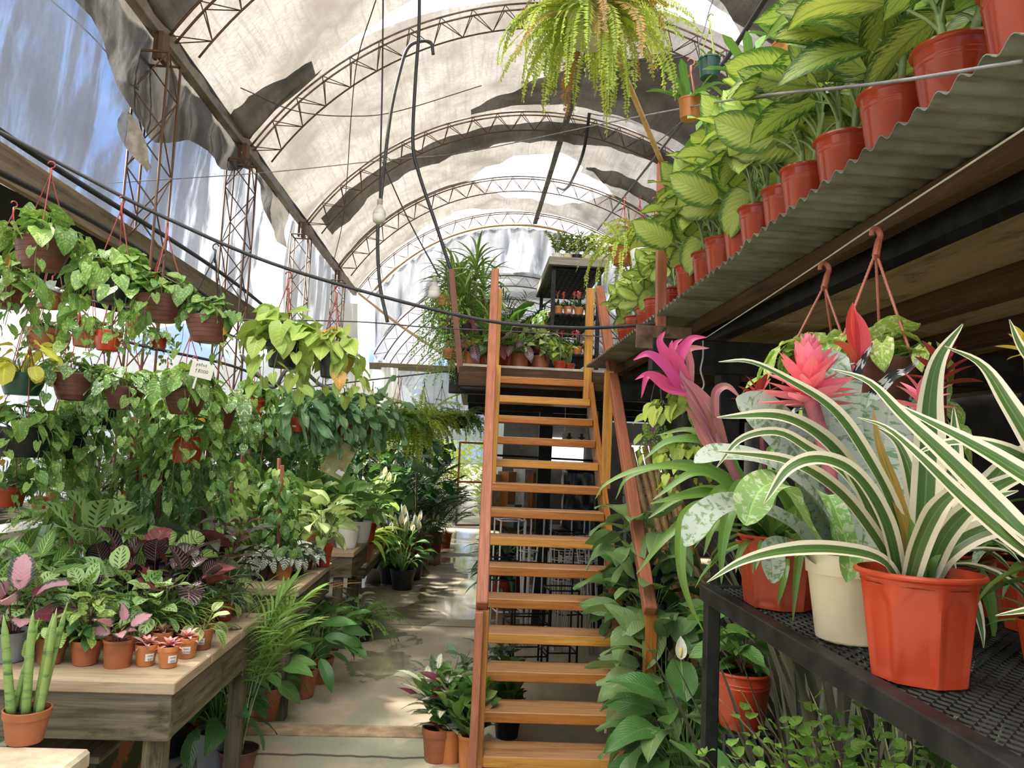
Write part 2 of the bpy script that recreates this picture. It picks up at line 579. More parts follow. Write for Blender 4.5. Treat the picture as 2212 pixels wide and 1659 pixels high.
# wet patches: water lies where the slab dips
dip = g.noise(g.scale(tc, (1.0, 0.55, 1)), 1.25, 4, 0.55, 0.5)
wet = g.sm(g.m('ADD', dip, g.sm(y, 6.5, 8.8, -0.13, 0.085)), 0.535, 0.585)
px = g.m('DIVIDE', g.m('ADD', x, 0.72), 0.34)
py = g.m('DIVIDE', g.m('SUBTRACT', y, 7.05), 0.55)
rad = g.m('ADD', g.m('MULTIPLY', px, px), g.m('MULTIPLY', py, py))
rad = g.m('ADD', rad, g.m('MULTIPLY', g.m('SUBTRACT', g.noise(tc, 4.5, 4, 0.6), 0.5), 2.6))
wet = g.m('MULTIPLY', g.m('MAXIMUM', wet, g.sm(rad, 0.9, 0.5)), g.sm(y, 18.5, 19.5, 1.0, 0.0))
c = g.mix(g.m('MULTIPLY', wet, 0.55), c, (0.06, 0.05, 0.035))
rough = g.m('ADD', g.m('MULTIPLY', wet, -0.62), g.m('ADD', 0.66, g.m('MULTIPLY', n2, 0.08)))
hb = g.m('MULTIPLY', g.m('ADD', g.noise(tc, 30, 4, 0.6), g.m('MULTIPLY', ck, -2.0)), g.m('SUBTRACT', 1.0, wet))
g.out(g.pbsdf(c, rough, 0, 0.5, g.bump(hb, 0.3, 0.01)))
CONCRETE = m
STRIP = plain('pale_concrete_strip', (0.42, 0.31, 0.19), 0.85, 0, 0.2, 9, 0.2, 0.4)
GROUND_OUT = plain('outside_ground', (0.30, 0.25, 0.17), 0.9, 0, 0.2, 2)

# galvanised corrugated sheet: grey-green below, rust by the laps
m, g = mat('corrugated_galvanised_sheet')
tc = g.n('ShaderNodeTexCoord').outputs['Object']
f = g.noise(tc, 3.0, 5, 0.6)
f2 = g.noise(g.scale(tc, (1, 6, 1)), 4.0, 5, 0.65)
c = g.mix(g.sm(f, 0.35, 0.65), (0.15, 0.16, 0.13), (0.26, 0.27, 0.23))
c = g.mix(g.m('MULTIPLY', g.sm(f2, 0.5, 0.7), 0.7), c, (0.10, 0.065, 0.04))
g.out(g.pbsdf(c, 0.55, 0.35, 0.4))
CORR = m

# ================================================================== structure
AX, AH, ARISE, EAVE = 1.0, 4.0, 2.2, 5.62
AR = (AH * AH + ARISE * ARISE) / (2 * ARISE)
AZ0 = EAVE + ARISE - AR
APHI = math.asin(AH / AR)


def arc(s, dr=0.0):
    p = -APHI + 2 * APHI * np.asarray(s, float)
    return AX + (AR + dr) * np.sin(p), AZ0 + (AR + dr) * np.cos(p)


ARCH_Y = [-5.4, -2.3, 1.0, 4.1, 7.15, 9.8, 13.1, 16.3, 18.8]
rng = np.random.RandomState(7)

mb = MB()
xs, ys = np.linspace(-13, 9, 45), np.linspace(-7, 36, 87)
X, Y = np.meshgrid(xs, ys)
mb.grid(np.stack([X, Y, 0 * X], -1))
struct(mb.obj('floor', CONCRETE))
mb = MB()
mb.box((0, 30, -0.06), (160, 160, 0.1))
struct(mb.obj('ground', GROUND_OUT))
mb = MB()
mb.beam((-2.35, 5.36, 0.0), (0.02, 5.43, 0.0), 0.19, 0.03, ch=0.006)
struct(mb.obj('trim_1', STRIP))


# ---- roof sheets, one per bay
def sheet(name, y0, y1, s0, s1, v0=None, v1=None, dr=0.05, sag=0.13, seed=0, mat=None, n=(70, 16)):
    r = np.random.RandomState(seed)
    S = np.linspace(s0, s1, n[0])
    P = np.zeros((n[0], n[1], 3))
    UV = np.zeros((n[0], n[1], 2))
    ph = r.rand(6) * 6.28
    for i, s in enumerate(S):
        a = 0.0 if v0 is None else v0(s)
        b = 1.0 if v1 is None else v1(s)
        v = np.linspace(a, max(b, a + 0.004), n[1])
        wob = 0.02 * np.sin(v * 19 + s * 33 + ph[0]) + 0.022 * np.sin(v * 8 - s * 61 + ph[1]) + 0.012 * np.sin(s * 140 + v * 5 + ph[2])
        bulge = np.sin(PI * v)
        d_ = dr - sag * bulge * (0.7 + 0.5 * np.sin(s * 9 + ph[3])) + wob * (0.25 + bulge)
        x, zz = arc(s, d_)
        P[i, :, 0], P[i, :, 1], P[i, :, 2] = x, y0 + (y1 - y0) * v, zz
        UV[i, :, 0], UV[i, :, 1] = s * 12 / 3, v
    mb = MB()
    mb.grid(P, UV)
    return struct(mb.obj(name, mat or TARP))


def bump_(s, c, w):
    return math.exp(-((s - c) / w) ** 2)


sheet('ceiling', -5.4, -2.3, 0, 1, seed=1, mat=TARP_BRIGHT)  # this and next two: out of view, film brightened to light the interior
sheet('ceiling', -2.3, 1.0, 0, 1, seed=2, mat=TARP_BRIGHT)
sheet('ceiling', 1.0, 4.1, 0, 1, seed=3, mat=TARP_BRIGHT)
sheet('ceiling', 4.1, 7.15, 0, 1, seed=4)
sheet('ceiling', 7.15, 9.8, 0, 1, v1=lambda s: 0.97 - 0.40 * min(1, max(0, (s - 0.10) / 0.25)) * min(1, max(0, (0.80 - s) / 0.15)) - 0.02 * math.sin(s * 40), seed=5)
sheet('ceiling', 9.8, 13.1, 0, 1, v0=lambda s: -0.045 - 0.02 * math.sin(s * 11), seed=6)
sheet('ceiling', 13.1, 16.3, 0, 1, v1=lambda s: 1.02 - 0.55 * max(0, 1 - abs((s - 0.52) / 0.17) ** 2.2), seed=8)
sheet('ceiling', 16.3, 18.8, 0, 1, v0=lambda s: -0.02 + 0.62 * max(0, 1 - abs((s - 0.52) / 0.155) ** 2.4), v1=lambda s: 1.0 - 0.30 * bump_(s, 0.30, 0.12), seed=9)
# second, doubled layers of the same cloth
sheet('ceiling', 9.8, 13.1, 0.36, 1, v0=lambda s: 0.90 - 0.75 * min(1, (s - 0.36) / 0.30), v1=lambda s: 0.97 - 0.10 * math.sin((s - 0.36) * 4), dr=0.11, seed=11)
sheet('ceiling', 13.1, 16.3, 0.03, 0.97, v0=lambda s: 0.12 + 0.06 * math.sin(s * 7), v1=lambda s: 0.36 + 0.12 * math.sin(s * 5 + 1), dr=0.11, seed=12)
sheet('ceiling', 7.15, 9.8, 0.0, 0.13, v0=lambda s: 0.62 + 1.2 * s, v1=lambda s: 0.97 - 0.3 * s, dr=0.11, seed=13)
sheet('ceiling', 7.15, 9.8, 0.62, 1.0, v0=lambda s: 0.02, v1=lambda s: 0.75, dr=0.12, seed=14)
sheet('ceiling', 13.1, 16.3, 0.60, 1.0, v0=lambda s: 0.55, v1=lambda s: 0.8, dr=0.10, seed=15)
sheet('ceiling', 4.1, 7.15, 0.0, 0.16, v0=lambda s: 0.35, v1=lambda s: 1.0, dr=0.11, seed=16)

# ---- lattice trusses
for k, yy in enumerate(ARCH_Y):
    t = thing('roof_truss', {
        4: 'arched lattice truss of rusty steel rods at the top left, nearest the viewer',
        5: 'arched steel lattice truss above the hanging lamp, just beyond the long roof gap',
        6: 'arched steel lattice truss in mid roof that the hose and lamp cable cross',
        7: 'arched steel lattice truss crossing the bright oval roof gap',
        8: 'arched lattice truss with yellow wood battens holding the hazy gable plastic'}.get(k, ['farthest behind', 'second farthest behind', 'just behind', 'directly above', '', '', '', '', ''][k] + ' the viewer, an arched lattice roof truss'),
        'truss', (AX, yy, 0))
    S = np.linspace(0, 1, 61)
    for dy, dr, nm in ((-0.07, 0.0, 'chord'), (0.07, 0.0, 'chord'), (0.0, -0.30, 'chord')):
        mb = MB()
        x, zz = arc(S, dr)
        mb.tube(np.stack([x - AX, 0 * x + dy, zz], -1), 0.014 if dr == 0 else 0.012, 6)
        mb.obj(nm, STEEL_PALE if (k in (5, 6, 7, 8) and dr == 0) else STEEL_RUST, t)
    mb = MB()
    nz = 44
    for sd in (-0.07, 0.07):
        sz = np.linspace(0.0, 1.0, nz + 1)
        pts = []
        for i, s in enumerate(sz):
            x, zz = arc(s, 0.0 if i % 2 == 0 else -0.30)
            pts.append((x - AX, sd if i % 2 == 0 else 0.0, zz))
        for a, b in zip(pts[:-1], pts[1:]):
            mb.tube([a, b], 0.0065, 4, cap=False)
    mb.obj('lacing', STEEL_RUST, t)
    if k == 8:
        mb = MB()
        S2 = np.linspace(0.03, 0.62, 30)
        x, zz = arc(S2, -0.34)
        mb.tube(np.stack([x - AX, 0 * x - 0.12, zz], -1), 0.03, 6)
        mb.obj('batten', BAMBOO_RAW, t)

# ---- lattice columns on the left
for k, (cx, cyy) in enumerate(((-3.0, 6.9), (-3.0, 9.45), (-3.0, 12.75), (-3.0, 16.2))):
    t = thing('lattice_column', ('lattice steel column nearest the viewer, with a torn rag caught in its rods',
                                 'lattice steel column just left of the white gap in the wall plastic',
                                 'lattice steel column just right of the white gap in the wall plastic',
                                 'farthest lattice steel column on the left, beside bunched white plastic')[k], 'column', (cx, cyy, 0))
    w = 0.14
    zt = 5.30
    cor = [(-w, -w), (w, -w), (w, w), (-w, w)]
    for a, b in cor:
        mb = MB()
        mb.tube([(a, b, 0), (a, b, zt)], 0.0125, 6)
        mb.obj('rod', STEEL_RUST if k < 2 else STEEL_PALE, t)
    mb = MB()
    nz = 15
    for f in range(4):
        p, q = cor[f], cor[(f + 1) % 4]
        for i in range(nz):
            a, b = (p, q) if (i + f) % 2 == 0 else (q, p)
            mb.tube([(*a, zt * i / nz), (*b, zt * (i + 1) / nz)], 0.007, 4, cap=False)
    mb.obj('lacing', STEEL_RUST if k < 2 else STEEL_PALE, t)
    mb = MB()
    for f in range(4):
        mb.tube([(*cor[f], zt), (*cor[(f + 1) % 4], zt)], 0.012, 5)
    mb.box((0.03, 0, zt + 0.10), (0.05, 0.14, 0.26), ch=0.004)
    mb.box((-0.05, 0.02, zt + 0.12), (0.03, 0.05, 0.24), ch=0.004)
    mb.obj('cap_frame', STEEL_RUST, t)
# torn rag on the first column
mb = MB()
P = np.zeros((12, 5, 3))
for i in range(12):
    t_ = i / 11
    w_ = 0.02 + 0.075 * math.sin(PI * min(1, t_ * 1.15)) ** 0.8
    for j in range(5):
        u = j / 4 - 0.5
        P[i, j] = (-3.19 + 0.27 * t_ ** 1.3 + u * w_ * 2, 6.735 - 0.012 * math.sin(j * 2.1 + i) - 0.02 * t_, 4.72 - 0.52 * t_ + 0.05 * u)
mb.grid(P)
tag(mb.obj('torn_rag', plain('dirty_beige_cloth', (0.42, 0.37, 0.29), 0.9, 0, 0.2)), 'dirty beige rag caught on the nearest lattice column', 'rag')

# ---- eaves and purlin
mb = MB()
mb.beam((-3.06, -6, EAVE + 0.0), (-3.06, 18.9, EAVE + 0.0), 0.10, 0.16, ch=0.006)
struct(mb.obj('trim_2', plain('eave_steel', (0.16, 0.12, 0.10), 0.6, 0.2, 0.4, 3.0, 0.4, 0.2, (0.34, 0.30, 0.25))))
mb = MB()
mb.beam((5.03, -6, EAVE), (5.03, 18.9, EAVE), 0.10, 0.16, ch=0.006)
struct(mb.obj('trim_3', STEEL_RUST))
mb = MB()
mb.beam((1.36, 9.7, 7.62), (1.26, 18.8, 7.58), 0.10, 0.05, ch=0.004)
tag(mb.obj('roof_purlin', plain('grey_roof_batten', (0.13, 0.125, 0.12), 0.7, 0.1, 0.4, 4.0)), 'dark grey ridge batten running lengthwise under the vault', 'batten')


# ---- wall plastic
def curtain(name, X0, y0, y1, z0, z1, amp=0.05, freq=5.0, seed=0, mat=None, y1f=None, n=(24, 160), axis='y'):
    r = np.random.RandomState(seed)
    ph = r.rand(5) * 6.28
    P = np.zeros((n[0], n[1], 3))
    UV = np.zeros((n[0], n[1], 2))
    for i in range(n[0]):
        tz = i / (n[0] - 1)
        zz = z0 + (z1 - z0) * tz
        e = y1 if y1f is None else y1f(tz)
        yy = np.linspace(y0, e, n[1])
        slant = yy + 0.35 * (1 - tz)
        f = amp * (np.sin(slant * freq + ph[0]) * 0.6 + np.sin(slant * freq * 2.3 + ph[1] + tz) * 0.4 + 0.6 * np.sin(slant * 0.9 + ph[2]) * math.sin(PI * tz))
        if axis == 'y':
            P[i, :, 0], P[i, :, 1] = X0 + f, yy
        else:
            P[i, :, 1], P[i, :, 0] = X0 + f, yy
        P[i, :, 2] = zz
        UV[i, :, 0], UV[i, :, 1] = slant * 0.33, tz
    mb = MB()
    mb.grid(P, UV)
    return struct(mb.obj(name, mat or PLASTIC_CLEAR))


curtain('wall_left', -3.19, -6, 11.0, 3.62, EAVE + 0.02, seed=3, y1f=lambda t: 10.75 + 0.55 * t + 0.12 * math.sin(t * 17))
curtain('wall_left', -3.19, 12.9, 18.9, 3.62, EAVE + 0.02, amp=0.09, freq=8, seed=4, mat=PLASTIC_GABLE)
# the grey strip of roof cloth hanging over the top of the left wall
P = np.zeros((8, 90, 3))
yy = np.linspace(-6, 12.2, 90)
for i in range(8):
    t_ = i / 7
    drop = (0.55 + 0.30 * np.sin(yy * 1.05 + 0.4) + 0.12 * np.sin(yy * 2.9))
    P[i, :, 0] = -3.11 - 0.03 * np.sin(yy * 7 + i)
    P[i, :, 1] = yy
    P[i, :, 2] = EAVE - 0.02 - drop * t_
mb = MB()
mb.grid(P)
struct(mb.obj('trim_4', TARP))
curtain('wall_right', 5.1, -6, 18.9, 2.75, EAVE, amp=0.05, seed=5, mat=TARP)
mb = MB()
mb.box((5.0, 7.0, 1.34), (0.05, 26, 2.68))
struct(mb.obj('wall_right_added', plain('dark_wall_fill', (0.035, 0.030, 0.026), 0.9, 0, 0.3, 3)))  # dark wall added to keep the space under the deck dim
# the neighbouring bay on the left, behind the hanging plants
mb = MB()
ys = np.linspace(-7, 22, 60)
P = np.zeros((14, 60, 3))
for i in range(14):
    t_ = i / 13
    P[i, :, 0] = -3.35 - 8.2 * t_
    P[i, :, 1] = ys
    P[i, :, 2] = 3.62 + 1.5 * math.sin(PI * t_) + 0.05 * np.sin(ys * 2.0 + i)
mb.grid(P)
struct(mb.obj('ceiling', tarp('greyed_side_film', (0.5, 0.49, 0.47), (0.36, 0.35, 0.32), 0.7)))
curtain('wall_far_left', -11.4, -7, 22, 0.0, 3.65, amp=0.08, freq=2, seed=8, mat=PLASTIC_MILKY)
# end wall and its door
curtain('wall_end', 20.0, -11.4, -1.05, 0.0, 3.95, amp=0.04, seed=9, mat=PLASTIC_MILKY, axis='x')
curtain('wall_end', 20.0, 0.6, 5.1, 0.0, 3.95, amp=0.04, seed=10, mat=PLASTIC_MILKY, axis='x')
curtain('wall_end', 20.02, -1.08, 0.62, 2.15, 3.95, amp=0.03, seed=12, mat=PLASTIC_MILKY, axis='x')
mb = MB()
mb.beam((-3.3, 19.9, 3.95), (5.1, 19.9, 3.95), 0.10, 0.17, ch=0.008)
struct(mb.obj('trim_5', WOOD_BEAM))
t = empty('door_1', (-0.33, 19.6, 0))
struct(t)
mb = MB()
for a, b in (((0, 0, 0.03), (0.0, 0, 2.12)), ((0.8, 0.25, 0.03), (0.8, 0.25, 2.12)), ((0, 0, 0.05), (0.8, 0.25, 0.05)), ((0, 0, 2.1), (0.8, 0.25, 2.1)), ((0, 0, 1.12), (0.8, 0.25, 1.12))):
    mb.beam(a, b, 0.05, 0.05, up=(0, 1, 0.001) if a[2] != b[2] else (0, 0, 1))
mb.obj('door_frame', WOOD_POST, t)
mb = MB()
mb.grid([[(0, 0.01, 0.05), (0.8, 0.26, 0.05)], [(0, 0.01, 2.1), (0.8, 0.26, 2.1)]])
mb.obj('door_sheet', tarp('thin_clear_film', (0.9, 0.9, 0.9), (0.8, 0.8, 0.8), 0.6, 0.88), t)
# bunched plastic by the far columns
for k, (x0, y0, zt, rr) in enumerate(((-2.95, 17.6, 5.1, 0.22), (-2.85, 18.9, 4.2, 0.26), (-2.2, 19.75, 3.9, 0.25))):
    mb = MB()
    P = np.zeros((26, 30, 3))
    for i in range(26):
        t_ = i / 25
        for j in range(30):
            a = 2 * PI * j / 30
            r_ = rr * (0.55 + 0.45 * math.sin(PI * t_) + 0.2 * t_) * (1 + 0.18 * math.sin(a * 5 + t_ * 3) + 0.1 * math.sin(a * 9))
            P[i, j] = (x0 + r_ * math.cos(a), y0 + r_ * math.sin(a) * 0.6, 0.4 + (zt - 0.4) * t_)
    mb.grid(P, wrap=True)
    tag(mb.obj('bunched_plastic_curtain', TARP_BRIGHT), ('bunched hazy plastic curtain hanging beside the farthest lattice column',
        'gathered plastic curtain under the end of the left eave beam', 'gathered plastic curtain tied against the end wall')[k], 'curtain')

# gable plastic under the last arch
S = np.linspace(0.02, 0.98, 120)
x, zt = arc(S, -0.38)
a2, r2, e2 = 3.55, 2.25, 4.25
R2 = (a2 * a2 + r2 * r2) / (2 * r2)
zl = e2 + r2 - R2 + np.sqrt(np.maximum(0.02, R2 * R2 - (x - 0.9) ** 2))
P = np.zeros((16, 120, 3))
for i in range(16):
    t_ = i / 15
    P[i, :, 0] = x
    P[i, :, 2] = zt + (zl - 0.02 - zt) * t_
    P[i, :, 1] = 18.78 + 0.9 * t_ + 0.10 * np.sin(S * 60 + 3 * t_) * (0.3 + t_) + 0.05 * np.sin(S * 131)
mb = MB()
UV = np.zeros((16, 120, 2))
UV[..., 0] = S[None, :] * 3
UV[..., 1] = np.linspace(0, 1, 16)[:, None]
mb.grid(P, UV)
struct(mb.obj('wall_gable', PLASTIC_GABLE))


# second, lower tunnel beyond
def arc2(s, dr=0.0):
    ph2 = math.asin(a2 / R2)
    p = -ph2 + 2 * ph2 * np.asarray(s, float)
    return 0.9 + (R2 + dr) * np.sin(p), e2 + r2 - R2 + (R2 + dr) * np.cos(p)


for (s0, s1, mm) in ((0.0, 0.36, PLASTIC_GABLE), (0.34, 0.80, DARK_MESH), (0.78, 1.0, TARP)):
    S = np.linspace(s0, s1, 24)
    yy = np.linspace(19.7, 33, 40)
    P = np.zeros((24, 40, 3))
    for i, s in enumerate(S):
        xx, zz = arc2(s, 0.04)
        P[i, :, 0], P[i, :, 1] = xx, yy
        P[i, :, 2] = zz - 0.07 * np.abs(np.sin(yy * PI / 3.3)) + 0.03 * np.sin(yy * 5 + i)
    mb = MB()
    mb.grid(P)
    struct(mb.obj('ceiling', mm))
for k, yy in enumerate((19.95, 23.1, 26.4, 29.7)):
    t = thing('tunnel_truss', ('nearest', 'second', 'third', 'farthest')[k] + ' arched truss of the low tunnel beyond the gable', 'truss', (0.9, yy, 0))
    S = np.linspace(0, 1, 41)
    for dr in (0.0, -0.28):
        mb = MB()
        x, zz = arc2(S, dr)
        mb.tube(np.stack([x - 0.9, 0 * x, zz], -1), 0.016, 5)
        mb.obj('chord', STEEL_RUST, t)
    mb = MB()
    sz = np.linspace(0, 1, 39)
    p = [(arc2(s, 0 if i % 2 == 0 else -0.28)[0] - 0.9, 0, arc2(s, 0 if i % 2 == 0 else -0.28)[1]) for i, s in enumerate(sz)]
    mb.tube(p, 0.008, 4, cap=False)
    mb.obj('lacing', STEEL_RUST, t)
curtain('wall_tunnel_left', -2.7, 20.2, 33, 2.2, 4.3, amp=0.06, seed=21, mat=PLASTIC_MILKY)
# second gutter board on the left with cloth and hoses
mb = MB()
mb.beam((-3.10, 1.5, 3.60), (-3.10, 19.6, 3.60), 0.05, 0.24, ch=0.006)
struct(mb.obj('trim_6', WOOD_BEAM))
P = np.zeros((8, 50, 3))
yy = np.linspace(1.5, 9.5, 50)
for i in range(8):
    t_ = i / 7
    P[i, :, 0] = -3.13 + 0.05 * np.sin(yy * 6 + i * 0.5) * t_ - 0.6 * t_
    P[i, :, 1] = yy
    P[i, :, 2] = 3.52 - (0.62 - 0.035 * yy) * t_ + 0.04 * np.sin(yy * 2.2)
mb = MB()
mb.grid(P)
tag(mb.obj('shade_cloth', DARK_CLOTH), 'black shade cloth hanging under the wooden gutter board on the left', 'cloth')
for k, (dz, dx, lab) in enumerate(((0.19, 0.07, 'thick black hose lying along the top of the left gutter board'), (-0.13, 0.11, 'thick black hose slung below the left gutter board'))):
    mb = MB()
    yy = np.linspace(1.6, 15, 50)
    mb.tube(np.stack([-3.06 + dx + 0.02 * np.sin(yy * 1.3 + k), yy, 3.58 + dz + 0.05 * np.sin(yy * 0.9 + 2 * k)], -1), 0.022, 7)
    tag(mb.obj('irrigation_hose', RUBBER), lab, 'hose')


# ---- cables, hoses, wires given as image points with real depths
def poly(ps, k=10):
    """smooth curve through pixel points (px, py, Y)"""
    P = np.array([aY(*p) for p in ps])
    return spline(P, k)


def spline(P, k=10):
    P = np.asarray(P, float)
    Q = np.vstack([2 * P[0] - P[1], P, 2 * P[-1] - P[-2]])
    out = []
    t = np.linspace(0, 1, k, endpoint=False)[:, None]
    for i in range(1, len(Q) - 2):
        a, b, c, e = Q[i - 1], Q[i], Q[i + 1], Q[i + 2]
        out.append(0.5 * (2 * b + (c - a) * t + (2 * a - 5 * b + 4 * c - e) * t ** 2 + (3 * b - a - 3 * c + e) * t ** 3))
    out.append(P[-1:])
    return np.vstack(out)


def line(name, ps, r, m, label, cat, sides=6):
    mb = MB()
    mb.tube(poly(ps), r, sides)
    return tag(mb.obj(name, m), label, cat)


line('support_cable', [(-60, 262, 3.65), (0, 285, 3.7), (180, 380, 3.78), (357, 470, 3.85), (620, 580, 3.95), (1000, 683, 4.05), (1230, 708, 4.1), (1425, 700, 4.12)], 0.0095, CABLE,
     'thick dark cable carrying the hanging pothos baskets across to the brown post', 'cable')
line('irrigation_hose', [(936, 118, 9.5), (930, 92, 9.48), (905, 90, 9.48), (880, 105, 9.45), (862, 160, 9.4), (843, 250, 9.3), (826, 400, 9.2), (816, 500, 9.2), (820, 610, 9.2), (837, 696, 9.2)], 0.022, RUBBER_GREY,
     'grey hose hooked over the roof truss and hanging past the lamp', 'hose', 8)
line('irrigation_hose', [(906, -60, 7.1), (905, 60, 7.1), (897, 180, 7.1), (892, 310, 7.1), (905, 375, 7.1), (940, 480, 7.05), (976, 590, 7.02)], 0.016, RUBBER,
     'thin black hose dropping to the leaning post at the left deck corner', 'hose', 8)
line('lamp_cable', [(828, -60, 7.1), (826, 160, 7.1), (822, 340, 7.1), (820, 432, 7.1)], 0.008, CABLE, 'straight dark cable that carries the hanging lamp bulb', 'cable')
line('irrigation_hose', [(1288, 120, 12.9), (1276, 220, 12.9), (1262, 320, 13.1), (1240, 380, 14.2), (1222, 408, 15.6), (1205, 405, 16.2)], 0.028, RUBBER,
     'black hose looping down from the vault behind the big fern', 'hose', 8)
line('roof_wire', [(-40, 419, 6.4), (200, 398, 6.8), (560, 374, 7.2), (830, 346, 7.2), (1000, 330, 7.0), (1300, 268, 5.0), (1470, 235, 3.5), (1620, 210, 2.3), (1900, 180, 1.6), (2210, 132, 1.3)], 0.0042, WIRE_PALE,
     'long pale wire crossing the whole house and tied at the right edge', 'wire')
line('roof_wire', [(1665, -20, 4.0), (1560, 140, 5.2), (1430, 320, 9.0), (1290, 498, 18.5)], 0.016, CABLE, 'straight dark tie wire slanting from upper right to the far truss', 'wire')
line('roof_wire', [(520, 190, 7.6), (640, 240, 8.3), (760, 251, 9.0), (860, 240, 9.6), (1040, 185, 9.8)], 0.006, WIRE, 'slack rusty wire sagging under the second roof sheet', 'wire')
line('roof_wire', [(110, 0, 6.2), (200, 80, 6.5), (300, 195, 6.8)], 0.006, WIRE, 'thin wire on the upper left wall plastic, ending at the nearest lattice column', 'wire')
line('roof_wire', [(826, 350, 9.3), (880, 470, 8.4), (950, 600, 7.2)], 0.008, CABLE, 'thin dark wire slanting down from the lamp to the deck plants', 'wire')
line('roof_wire', [(812, 0, 7.1), (772, 130, 8.0), (758, 260, 9.0), (750, 380, 10), (740, 480, 11), (722, 560, 12)], 0.006, WIRE, 'thin wandering wire left of the lamp cable', 'wire')
line('support_wire', [(480, 690, 5.6), (770, 695, 6.2), (940, 708, 6.8), (1270, 725, 6.9), (1470, 752, 6.4)], 0.005, WIRE, 'thin twisted wire passing in front of the deck plants', 'wire')
line('bamboo_pole', [(775, 634, 15.5), (860, 700, 14.5), (953, 762, 13.5)], 0.025, BAMBOO_RAW, 'thin bamboo pole slanting below the far left tarpaulin', 'pole')
line('irrigation_hose', [(520, 765, 6.2), (560, 812, 6.2), (592, 836, 6.2), (618, 800, 6.2), (650, 796, 6.3), (690, 830, 6.4), (720, 840, 6.4)], 0.016, RUBBER_GREY, 'grey hose looping under the two lime green hanging pots', 'hose', 8)
line('hose_line', [(150, 700, 5.4), (300, 745, 5.4), (500, 790, 5.8), (600, 835, 6.0)], 0.010, RUBBER, 'black drip line running behind the lower hanging baskets', 'hose')
line('hanging_string', [(1524, 730, 3.95), (1640, 655, 3.1), (1781, 561, 2.45), (1892, 486, 2.1), (2230, 266, 1.45)], 0.0028, STRING, 'pale string under the deck that holds the two salmon hooks', 'string')


# ---- lamps
def bulb(px, py, Y, r, label):
    p = aY(px, py, Y)
    t = thing('lamp_bulb', label, 'lamp', p)
    mb = MB()
    mb.lathe([(0.0, -1.25 * r), (0.5 * r, -1.22 * r), (0.86 * r, -1.0 * r), (1.0 * r, -0.6 * r), (1.0 * r, 0.1 * r)], 20)
    mb.obj('diffuser', WHITE_PLASTIC, t)
    mb = MB()
    mb.lathe([(1.0 * r, 0.1 * r), (1.03 * r, 0.2 * r), (0.9 * r, 0.75 * r), (0.5 * r, 1.3 * r), (0.42 * r, 1.7 * r)], 20)
    mb.obj('heat_sink', plain('lamp_grey_white', (0.62, 0.60, 0.54), 0.5), t)
    mb = MB()
    mb.lathe([(0.42 * r, 1.65 * r), (0.45 * r, 2.5 * r), (0.2 * r, 2.7 * r), (0, 2.7 * r)], 16)
    mb.obj('socket', plain('socket_beige', (0.40, 0.37, 0.30), 0.5), t)


bulb(819, 466, 7.1, 0.06, 'white lamp bulb hanging from the long straight cable')
bulb(938, 631, 7.3, 0.055, 'white lamp bulb beside the left deck plants')
bulb(983, 823, 7.6, 0.045, 'white lamp bulb below the left corner of the deck')

# ================================================================== deck
DZ = 2.68


def corrugated(y0, y1, x0, x1, label, dz=0.0):
    n = int((y1 - y0) / 0.076 * 8)
    yy = np.linspace(y0, y1, n)
    zz = DZ + dz + 0.0105 * np.cos(yy / 0.076 * 2 * PI)
    top = np.stack([np.stack([np.full(n, x), yy, zz], -1) for x in np.linspace(x0, x1, 6)])
    bot = top.copy()
    bot[..., 2] -= 0.0025
    mb = MB()
    mb.grid(top)
    mb.grid(bot[::-1])
    e = np.stack([top[0], bot[0]])
    mb.grid(e)
    tag(mb.obj('corrugated_sheet', CORR), label, 'corrugated sheet', 'corrugated sheets of the right deck')


corrugated(0.55, 2.72, 0.93, 4.9, 'corrugated sheet of the right deck nearest the viewer, dark grey below')
corrugated(2.64, 4.62, 0.945, 4.9, 'corrugated sheet in the middle of the right deck, greenish below', -0.004)
corrugated(4.54, 6.75, 0.955, 4.9, 'corrugated sheet of the right deck beside the stair rail', 0.003)
mb = MB()
mb.box((2.35, 10.0, DZ - 0.012), (5.1, 6.05, 0.024), ch=0.003)
tag(mb.obj('deck_board', plain('pale_deck_board', (0.46, 0.41, 0.33), 0.75, 0, 0.2, 5)), 'pale board floor of the deck at the top of the stairs', 'deck')
mb = MB()
mb.box((0.52, 6.98, DZ - 0.115), (1.36, 0.05, 0.17), ch=0.004)
tag(mb.obj('edge_beam', WOOD_DARK), 'dark timber edge beam under the deck at the stair head', 'beam')
for k, (x0, w, z0, z1, mm, nm, lab) in enumerate((
        (1.205, 0.06, 2.60, 2.665, WOOD_DARK, 'deck_joist', 'dark brown timber joist right behind the overhanging corrugated edge'),
        (1.33, 0.08, 2.565, 2.665, STEEL_BLACK, 'steel_joist', 'black steel joist beside the timber joist under the right deck'),
        (1.92, 0.10, 2.545, 2.645, WOOD_DARK, 'deck_joist', 'second dark joist from the aisle under the right deck'),
        (2.55, 0.10, 2.545, 2.645, WOOD_DARK, 'deck_joist', 'third dark joist from the aisle under the right deck'),
        (3.20, 0.10, 2.545, 2.645, WOOD_DARK, 'deck_joist', 'fourth dark joist from the aisle under the right deck'),
        (3.90, 0.10, 2.545, 2.645, WOOD_DARK, 'deck_joist', 'innermost dark joist under the right deck'))):
    mb = MB()
    mb.box((x0, 3.6, (z0 + z1) / 2), (w, 6.4, z1 - z0), ch=0.004)
    tag(mb.obj(nm, mm), lab, 'beam')
k = 0
